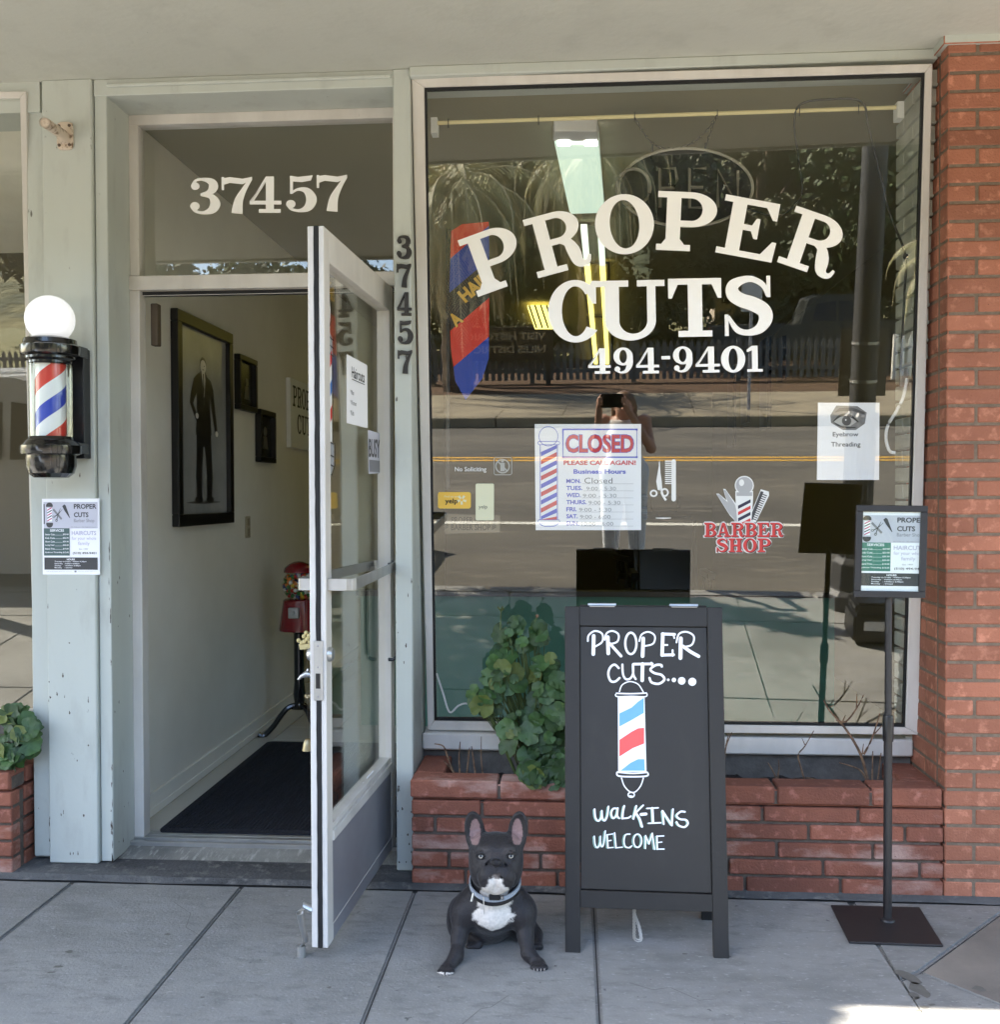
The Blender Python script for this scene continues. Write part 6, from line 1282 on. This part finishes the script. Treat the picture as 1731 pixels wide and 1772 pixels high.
tree(-4.6, -2.75, 0, 5.6, 2.1, LF1, 17000, .20, 'leafy street tree at the kerb left of the shop', 11, trunk=.09, low=.56, shade_clumps=[((-5.6, -2.85, 3.75), (.6, .45, .4)), ((-5.0, -2.85, 3.75), (.6, .45, .4)), ((-4.4, -2.85, 3.75), (.6, .45, .4)), ((-3.85, -2.85, 3.75), (.55, .42, .4)), ((-3.3, -2.85, 3.7), (.5, .4, .36)), ((-3.4, -5.3, 4.1), (.3, .2, .2)), ((-3.0, -5.05, 4.1), (.3, .2, .2)), ((-2.65, -4.85, 4.1), (.3, .18, .2)), ((-2.3, -4.65, 4.1), (.25, .15, .18)), ((-3.9, -4.6, 4.0), (.6, .6, .3)), ((-4.1, -5.5, 4.2), (.6, .5, .4)), ((-4.6, -4.6, 4.2), (.9, .8, .5))])  # extra crown clumps and road limb placed to cast shade on the pavement
far = 'trees beyond the picket fence'
proto = [tree(-9, -29, .4, 9, 4.2, LF2, 16000, .3, 'dark dense tree behind the picket fence far to the left', 21, far, .25, .12), tree(-2.5, -31, .4, 10.5, 4.6, LF1, 16000, .3, 'mid green tree behind the historic sign', 22, far, .28, .1), tree(4.2, -33, .4, 9.5, 4.4, LF3, 16000, .3, 'olive tree behind the parked pickup', 23, far, .25, .1)]
lab = iter(('dark tree standing behind the tall palm', 'mid green tree right of the pickup', 'olive tree at the far right end', 'dark tree at the far left end', 'mid green tree left of the small house', 'olive tree right behind the small house', 'dark tree close to the right hand lamp', 'mid green tree on the rising hillside', 'olive tree low on the hillside', 'dark tree high on the hillside'))
for k, (x, y, s_) in enumerate(((-5.5, -36, 1.1), (9, -30, .95), (14, -32, 1.15), (-16, -32, 1.1), (1, -39, 1.2), (7.5, -41, 1.3), (19, -36, 1.2), (-12, -41, 1.3), (-22, -40, 1.4), (13, -45, 1.4))): dup(proto[k % 3], (x, y, .5), k*1.3, s_, next(lab))
mb = MB(); leafcloud(mb, 9000, [((x, -26.5, 1.1+.2*math.sin(x*2)), (1.0, .7, .8)) for x in np.arange(-4, 12, .9)], .16, LF2, 31); mb.build('hedge', label='clipped green hedge behind the picket fence and pickup', cat='hedge', loc=(4, -26.5, .4))
PF1 = mat('palm frond green', S(160, 156, 104), .5, island=.3); PF2 = mat('dry palm frond', S(206, 190, 150), .7, island=.3)
def palm(x, y, z0, h, fl, n, label, seed, r=.28):
    rd = random.Random(seed); t = thing('palm_tree', (x, y, z0), label, 'palm tree', 'palms across the road'); tb = MB()
    tb.tube([V((x, y, z0-.1+h*i/14)) for i in range(15)], [r*(1.15+.12*(i % 2)-.02*i) for i in range(15)], BARK, 12); c = V((x, y, z0+h))
    for k in range(60): a = k*2.4; q = rd.uniform(.35, 1); p = V((x+math.cos(a)*r, y+math.sin(a)*r, z0+h*q)); tb.tube([p, p+V((math.cos(a)*.14, math.sin(a)*.14, .22))], [.06, .02], PF2, 5)
    tb.build('trunk', t); fb_ = MB()
    for k in range(n):
        a = k*2.39996; up_ = 1.25-2.1*(k/n)+rd.uniform(-.15, .15); L_ = fl*rd.uniform(.85, 1.1); d = V((math.cos(a), math.sin(a), 0)); pts = []; p = c.copy(); ang = up_
        for i in range(13): pts.append(p.copy()); p = p+(d*math.cos(ang)+V((0, 0, 1))*math.sin(ang))*(L_/12); ang = max(ang-.17-.012*i, -1.5)
        fb_.tube(pts, [.03-.002*i for i in range(13)], PF2, 5); m_ = PF1 if k < n*.75 else PF2; sd = d.cross(V((0, 0, 1)))
        for i in range(2, 40):
            s_ = i/40*12; j = min(int(s_), 11); q = pts[j].lerp(pts[j+1], s_-j); tg = (pts[j+1]-pts[j]).normalized(); ll = .62*math.sin(pi*min(1, .18+i/48))*fl/3
            for sg in (-1, 1):
                e = q+(sd*sg*.8+tg*.55+V((0, 0, -.6))).normalized()*ll; wv = tg*.019; fb_.add([q-wv, q+wv, e], [(0, 1, 2)], m_)
    fb_.build('crown', t); return t
palm(-3.9, -18.6, .2, 4.4, 3.6, 46, 'tall palm with long drooping fronds across the road', 41, .3)
palm(-1.2, -24.5, .3, 5.6, 3.4, 40, 'palm farther back whose fronds hang over the sign', 42, .28)
palm(7.4, -20.5, .2, 2.6, 2.2, 34, 'short palm with dry stubs at the right end of fence', 43, .3)
# picket fence
FG = layered('grey fence paint', S(104, 106, 104), [(S(84, 86, 86), 6, .5, .15, (1, 1, .3))], rough=.8); FW = mat('white fence paint', S(226, 224, 214), .7)
def fence(x0, x1, y, mt, label):
    t = thing('picket_fence', ((x0+x1)/2, y, .2), label, 'fence'); mb = MB(); x = x0
    while x < x1: mb.slab([(x, y, .28), (x+.09, y, .28), (x+.09, y, 1.08), (x+.045, y, 1.17), (x, y, 1.08)], (0, .022, 0), mt); x += .155
    mb.build('pickets', t); mb = MB()
    for z in (.45, .92): mb.box(x0, x1, y-.04, y-.002, z, z+.09, mt)
    mb.build('rail', t); x = x0
    while x <= x1: mb = MB(); mb.box(x, x+.1, y-.14, y-.04, .1, 1.2, mt); mb.build('post', t); x += 2.4
fence(-12, 5.7, -19.9, FG, 'long grey picket fence across the road'); fence(5.85, 9.6, -19.9, FW, 'short white picket fence at the right beside the palm')
fence(-30, -12.2, -19.9, FG, 'grey picket fence stretch far to the left across the road')
# historic district board, facing the shop
hb = thing('district_sign', (-2.9, -19.5, .2), 'dark brown district sign board standing before the grey fence', 'sign'); HBM = mat('dark brown board', S(58, 46, 34), .7, var=.3, scale=9); HT = mat('tan sign lettering', S(170, 150, 116), .6)
mb = MB(); mb.box(-4.0, -1.8, -19.55, -19.48, .78, 1.55, HBM); mb.build('board', hb, bevel=.01)
for X in (-3.9, -1.98): mb = MB(); mb.box(X, X+.1, -19.66, -19.552, .1, 1.7, HBM); mb.build('post', hb)
mb = MB(); hf = lambda x, y, o=0: V((-1.85-x, -19.478+o, .78+y))
text(mb, 'VISIT HISTORIC', hf, HT, .12, .47, 1.98, .64, .03); text(mb, 'NILES DISTRICT', hf, HT, .12, .17, 1.98, .34, .03); mb.build('lettering', hb)
# lamp standard on the near kerb, with the back of a sign on it
LPM = mat('dark grey lamp paint', S(74, 74, 76), .45, var=.15, scale=6)
lx, ly = 1.72, -3.0; lp = thing('street_lamp', (lx, ly, 0), 'dark grey fluted lamp standard on the near kerb', 'street lamp')
mb = MB(); mb.lathe([(.20, 0), (.20, .1), (.16, .14), (.15, .32), (.12, .36)], (lx, ly, 0), LPM, 8); mb.build('base', lp, bevel=.006)
mb = MB(); mb.lathe([(.105, .36), (.10, 1.25), (.115, 1.28), (.115, 1.33), (.085, 1.36)], (lx, ly, 0), LPM, 32, flute=.10); mb.lathe([(.085, 1.36), (.075, 4.2)], (lx, ly, 0), LPM, 24); mb.build('shaft', lp, smooth=True, angle=.35)
mb = MB(); mb.lathe([(.09, 4.2), (.12, 4.25), (.19, 4.42), (.18, 4.6), (.05, 4.75), (.001, 4.8)], (lx, ly, 0), LPM, 24); mb.build('lantern', lp, smooth=True)
ps = thing('parking_sign', (lx, ly, 1.42), 'flat grey metal sign plate strapped to the lamp standard', 'sign'); mb = MB(); mb.box(lx-.14, lx+.17, ly-.115, ly-.11, 1.45, 1.9, mat('bare sign metal', S(120, 118, 112), .4, .6)); mb.build('plate', ps)
for z in (1.55, 1.8): mb = MB(); mb.lathe([(.09, z), (.09, z+.02)], (lx, ly, 0), ALUBARE, 20); mb.box(lx-.02, lx+.02, ly-.11, ly-.085, z, z+.02, ALUBARE); mb.build('strap', ps)
mb = MB(); cs_ = thing('equipment_case', (1.78, -2.3, 0), 'black equipment case with white label on the pavement near lamp', 'case')
mb.box(1.56, 2.0, -2.45, -2.15, .012, .2, BLACK); mb.build('body', cs_, bevel=.02, seg=2); mb = MB(); mb.box(1.57, 1.99, -2.44, -2.16, .203, .27, BLACK); mb.build('lid', cs_, bevel=.02, seg=2); mb = MB(); mb.box(1.62, 1.74, -2.149, -2.147, .10, .16, WHITE); mb.build('label', cs_)
# cars
TYRE = mat('tyre rubber', S(30, 30, 30), .9); CARG = mat('dark car glass', S(16, 20, 22), .05); RIMM = mat('alloy rim', S(170, 170, 172), .3, .8)
def car(x, y, heading, paint, prof, glass, W, label, wheels, wr):
    """prof: (along, height) side outline; heading +1 nose to +x"""
    z0 = -.13; t = thing('parked_car', (x, y, z0), label, 'car'); mb = MB(); q = [(x+heading*u, z0+v) for u, v in prof]
    def sect(f, taper):                     # side outlines tucked in above the waist
        return [V((a, y+f*W/2*(1-taper*max(0, (b-z0-.95))/.6), b)) for a, b in q]
    A, B = sect(-1, .17), sect(1, .17); n = len(q); mb.add(A+B, [(i, (i+1) % n, n+(i+1) % n, n+i) for i in range(n)]+[list(range(n)), list(range(2*n-1, n-1, -1))], paint)
    mb.build('body', t, bevel=.05, seg=3, smooth=True, angle=.6)
    for f in (-1, 1):
        for g in glass:
            mb = MB(); pts = [V((x+heading*u, y+f*(W/2*(1-.17*max(0, v-.95)/.6)+.004), z0+v)) for u, v in g]; mb.slab(pts, (0, -f*.01, 0), CARG); mb.build('window', t)
        for u in wheels:
            c = V((x+heading*u, y+f*(W/2-.10), z0+wr)); mb = MB(); mb.lathe([(wr*.62, -.1), (wr*.96, -.11), (wr, -.07), (wr, .07), (wr*.96, .11), (wr*.62, .1)], c, TYRE, 32, (0, f, 0)); wh_ = mb.build('wheel', t, smooth=True)
            mb = MB(); mb.lathe([(.03, .09), (wr*.25, .1), (wr*.6, .085), (wr*.63, .1), (wr*.63, -.05)], c, RIMM, 24, (0, f, 0)); mb.build('rim', wh_, smooth=True)
        mb = MB(); u = max(p[0] for p in prof)-.12; mb.box(x+heading*u-.1, x+heading*u+.1, y+f*W*.36-.14, y+f*W*.36+.14, z0+.72, z0+.84, mat('headlight glass', S(210, 214, 216), .1)); mb.build('headlight', t, bevel=.02)
        mb = MB(); u = min(p[0] for p in prof)+.06; mb.box(x+heading*u-.08, x+heading*u+.04, y+f*W*.40-.1, y+f*W*.40+.1, z0+.8, z0+1.05, mat('tail light red', S(150, 20, 20), .2)); mb.build('tail_light', t, bevel=.02)
    return t
suv = [(-2.2, .3), (-2.25, .75), (-2.2, 1.05), (-1.95, 1.55), (-1.6, 1.68), (.1, 1.70), (.45, 1.62), (1.15, 1.12), (2.05, 1.0), (2.25, .85), (2.28, .5), (2.2, .28), (1.75, .28), (1.7, .55), (1.4, .72), (1.05, .55), (1.0, .26), (-1.0, .26), (-1.05, .55), (-1.4, .72), (-1.7, .55), (-1.75, .3)]
WHITEC = mat('white car paint', S(228, 228, 226), .2, coat=1); DARKC = mat('dark green car paint', S(34, 40, 38), .45)
car(-4.5, -4.35, 1, WHITEC, suv, [[(-1.9, 1.12), (-1.72, 1.52), (-.95, 1.56), (-.95, 1.12)], [(-.88, 1.12), (-.88, 1.56), (.05, 1.56), (.05, 1.12)], [(.12, 1.12), (.12, 1.56), (.38, 1.52), (.95, 1.12)]], 1.85, 'white parked sport utility car at the near kerb', (-1.38, 1.38), .36)
pk = [(-2.6, .45), (-2.62, 1.05), (-.55, 1.08), (-.5, 1.12), (-.3, 1.7), (.0, 1.78), (.7, 1.78), (1.0, 1.7), (1.35, 1.15), (2.35, 1.08), (2.55, .95), (2.58, .5), (2.1, .42), (2.05, .7), (1.65, .88), (1.25, .7), (1.2, .4), (-1.2, .4), (-1.25, .7), (-1.65, .88), (-2.05, .7), (-2.1, .45)]
P0z = car(4.6, -22.6, 1, DARKC, pk, [[(-.28, 1.18), (-.15, 1.6), (.3, 1.66), (.3, 1.18)], [(.36, 1.18), (.36, 1.66), (.85, 1.64), (1.18, 1.18)]], 1.9, 'dark parked pickup behind the grey picket fence', (-1.65, 1.65), .42); P0z.location.z = .3
# small house far behind
hs = thing('house', (6.5, -47, 1), 'small pale house with brown roof between far trees', 'house'); mb = MB(); mb.box(3.5, 9.5, -50, -44, .6, 4.2, mat('pale house wall', S(190, 176, 160), .8)); mb.build('wall', hs)
mb = MB(); RF = mat('brown roof', S(112, 80, 66), .9, var=.3, scale=3)
mb.slab([(3.0, -43.5, 4.1), (9.9, -43.5, 4.1), (9.9, -47, 6), (3.0, -47, 6)], (0, 0, .15), RF); mb.slab([(3.0, -50.5, 4.1), (9.9, -50.5, 4.1), (9.9, -47, 6), (3.0, -47, 6)], (0, 0, .15), RF); mb.add([(3.5, -44, 4.2), (3.5, -50, 4.2), (3.5, -47, 5.95), (9.5, -44, 4.2), (9.5, -50, 4.2), (9.5, -47, 5.95)], [(0, 1, 2), (3, 4, 5)], MATS['pale house wall']); mb.build('roof', hs)
for X in (4.2, 6.2, 8.0): mb = MB(); mb.box(X, X+.9, -43.99, -43.95, 2, 3.3, CARG); mb.build('window', hs)
# street sign on the far pavement
ss = thing('street_sign', (2.2, -15.0, .1), 'thin pole with small parking plate on the far pavement', 'sign'); mb = MB(); mb.tube([(2.2, -15, .05), (2.2, -15, 2.5)], .03, ALUDARK, 8); mb.build('pole', ss); mb = MB(); mb.box(2.02, 2.38, -14.965, -14.955, 1.85, 2.4, mat('sign white', S(190, 190, 186), .5)); mb.build('plate', ss)

# ================================================================== THE PERSON TAKING THE PICTURE (mirrored in the glass)
px, py = .12, -3.93
SK = mat('light skin', S(192, 148, 124), .5, var=.06, scale=20)
A_ = lambda x, y, z: np.array((px+x, py+y, z))
HZ = 1.385; HC = 1.315
def armf(P, s, k=1):
    sh, elb, wr, hn = A_(s*.165, 0, 1.20), A_(s*.21, .10, .99), A_(.0+s*.105-.085, .255, 1.33), None
    wr = A_(-.085+s*.098, .245, 1.345)
    d = smin(cap(P, sh, elb, .043*k, .036*k), cap(P, elb, wr, .037*k, .024*k), .02)
    if k == 1:
        pm = A_(-.085+s*.098, .285, 1.375); d = smin(d, ell(P, pm, (.020, .030, .036)), .02)
        for i in range(4): z = 1.352+i*.017; b0 = A_(-.085+s*.100, .290, z); b1 = A_(-.085+s*.100, .325, z+.004); b2 = A_(-.085+s*.072, .338, z+.006); d = smin(d, cap(P, b0, b1, .0085, .008), .004); d = np.minimum(d, cap(P, b1, b2, .008, .007))
        t0 = A_(-.085+s*.092, .275, 1.40); t1 = A_(-.085+s*.082, .292, 1.425); t2 = A_(-.085+s*.062, .298, 1.415); d = smin(d, cap(P, t0, t1, .011, .0095), .006); d = np.minimum(d, cap(P, t1, t2, .0095, .008))
    return d
def torso(P, g=0):
    b = smin(ell(P, A_(0, 0, 1.10), (.165+g, .10+g, .15)), ell(P, A_(0, 0, .93), (.125+g, .092+g, .15)), .06)
    b = smin(b, ell(P, A_(0, -.005, .80), (.168+g, .115+g, .13)), .06)
    for s in (-1, 1): b = smin(b, ell(P, A_(s*.07, .075, 1.08), (.06+g, .05+g, .055)), .03)
    return b
def legs(P, g=0):
    d = None
    for s in (-1, 1):
        l = smin(cap(P, A_(s*.085, 0, .78), A_(s*.10, .015, .44), .088+g, .058+g), cap(P, A_(s*.10, .015, .44), A_(s*.105, -.02, .09), .058+g, .036+g), .03); d = l if d is None else smin(d, l, .015)
    return d
def personf(P):
    b = smin(torso(P), legs(P), .05)
    b = smin(b, cap(P, A_(0, -.01, 1.16), A_(0, .0, 1.22), .055, .05), .03)
    hd = smin(ell(P, A_(0, .005, HC), (.072, .088, .098)), ell(P, A_(0, .03, HC-.05), (.055, .062, .062)), .03)
    hd = smin(hd, ell(P, A_(0, .098, HC-.013), (.012, .016, .022)), .012); hd = smin(hd, cap(P, A_(-.018, .088, HC-.06), A_(.018, .088, HC-.06), .007, .007), .008)
    for s in (-1, 1): hd = smin(hd, ell(P, A_(s*.074, 0, HC-.01), (.010, .02, .03)), .008); hd = np.maximum(hd, -ell(P, A_(s*.03, .094, HC+.01), (.014, .012, .009)))
    b = smin(b, hd, .02)
    for s in (-1, 1): b = smin(b, smin(ell(P, A_(s*.155, 0, 1.195), (.055, .05, .05)), armf(P, s), .02), .03)
    for s in (-1, 1): b = smin(b, smin(cap(P, A_(s*.105, -.03, .06), A_(s*.115, .10, .03), .036, .028), cap(P, A_(s*.115, .10, .028), A_(s*.118, .14, .022), .028, .02), .01), .02)
    return b
per = sdf_object(personf, (px-.32, py-.2, .0), (px+.32, py+.36, 1.52), .0075, 'person', SK, label='woman in white trousers and pale top holding a phone up before her face', cat='person', loc=(px, py, 0))
TOPM = mat('pale cotton top', S(226, 220, 212), .9, bump=.5, bscale=60); TRM = mat('white cotton trousers', S(236, 238, 242), .9, bump=.6, bscale=40, dist=.01); HAIR = mat('light brown hair', S(128, 96, 66), .5, var=.4, scale=60)
sdf_object(lambda P: np.maximum(np.maximum(torso(P, .012), -(P[..., 2]-.84)), P[..., 2]-1.21), (px-.26, py-.2, .8), (px+.26, py+.2, 1.26), .009, 'top', TOPM, per)
sdf_object(lambda P: np.maximum(np.maximum(smin(torso(P, .016), legs(P, .022), .04), P[..., 2]-.90), .14-P[..., 2]), (px-.26, py-.2, .1), (px+.26, py+.2, .95), .009, 'trousers', TRM, per)
sdf_object(lambda P: np.maximum(smin(ell(P, A_(0, -.015, HC+.025), (.086, .094, .092)), smin(cap(P, A_(-.07, -.03, HC), A_(-.085, -.01, 1.13), .03, .02), cap(P, A_(.07, -.03, HC), A_(.085, -.01, 1.13), .03, .02), .01), .03), -(ell(P, A_(0, .075, HC-.015), (.062, .055, .085)))), (px-.2, py-.2, 1.1), (px+.2, py+.2, 1.52), .008, 'hair', HAIR, per)
sdf_object(lambda P: np.minimum(*[np.maximum(smin(cap(P, A_(s*.105, -.035, .035), A_(s*.117, .12, .025), .046, .038), ell(P, A_(s*.115, .06, .05), (.04, .07, .035)), .02), .004-P[..., 2]) for s in (-1, 1)]), (px-.26, py-.2, -.01), (px+.26, py+.3, .16), .008, 'shoes', WHITE, per)
ph_ = thing('phone', (px-.085, -3.60, 1.34), 'black phone held up sideways in both hands', 'phone')
mb = MB(); mb.box(px-.085-.085, px-.085+.085, -3.606, -3.597, HZ-.052, HZ+.052, BLACKGLOSS); mb.build('body', ph_, bevel=.004, seg=2)
for dx, dz_ in ((-.065, .022), (-.065, -.002), (-.045, .010)): mb = MB(); mb.lathe([(.009, 0), (.009, .003), (.006, .0035), (.0001, .0035)], (px-.085+dx, -3.597, HZ+dz_), CARG, 16, (0, 1, 0)); mb.build('camera_lens', ph_)
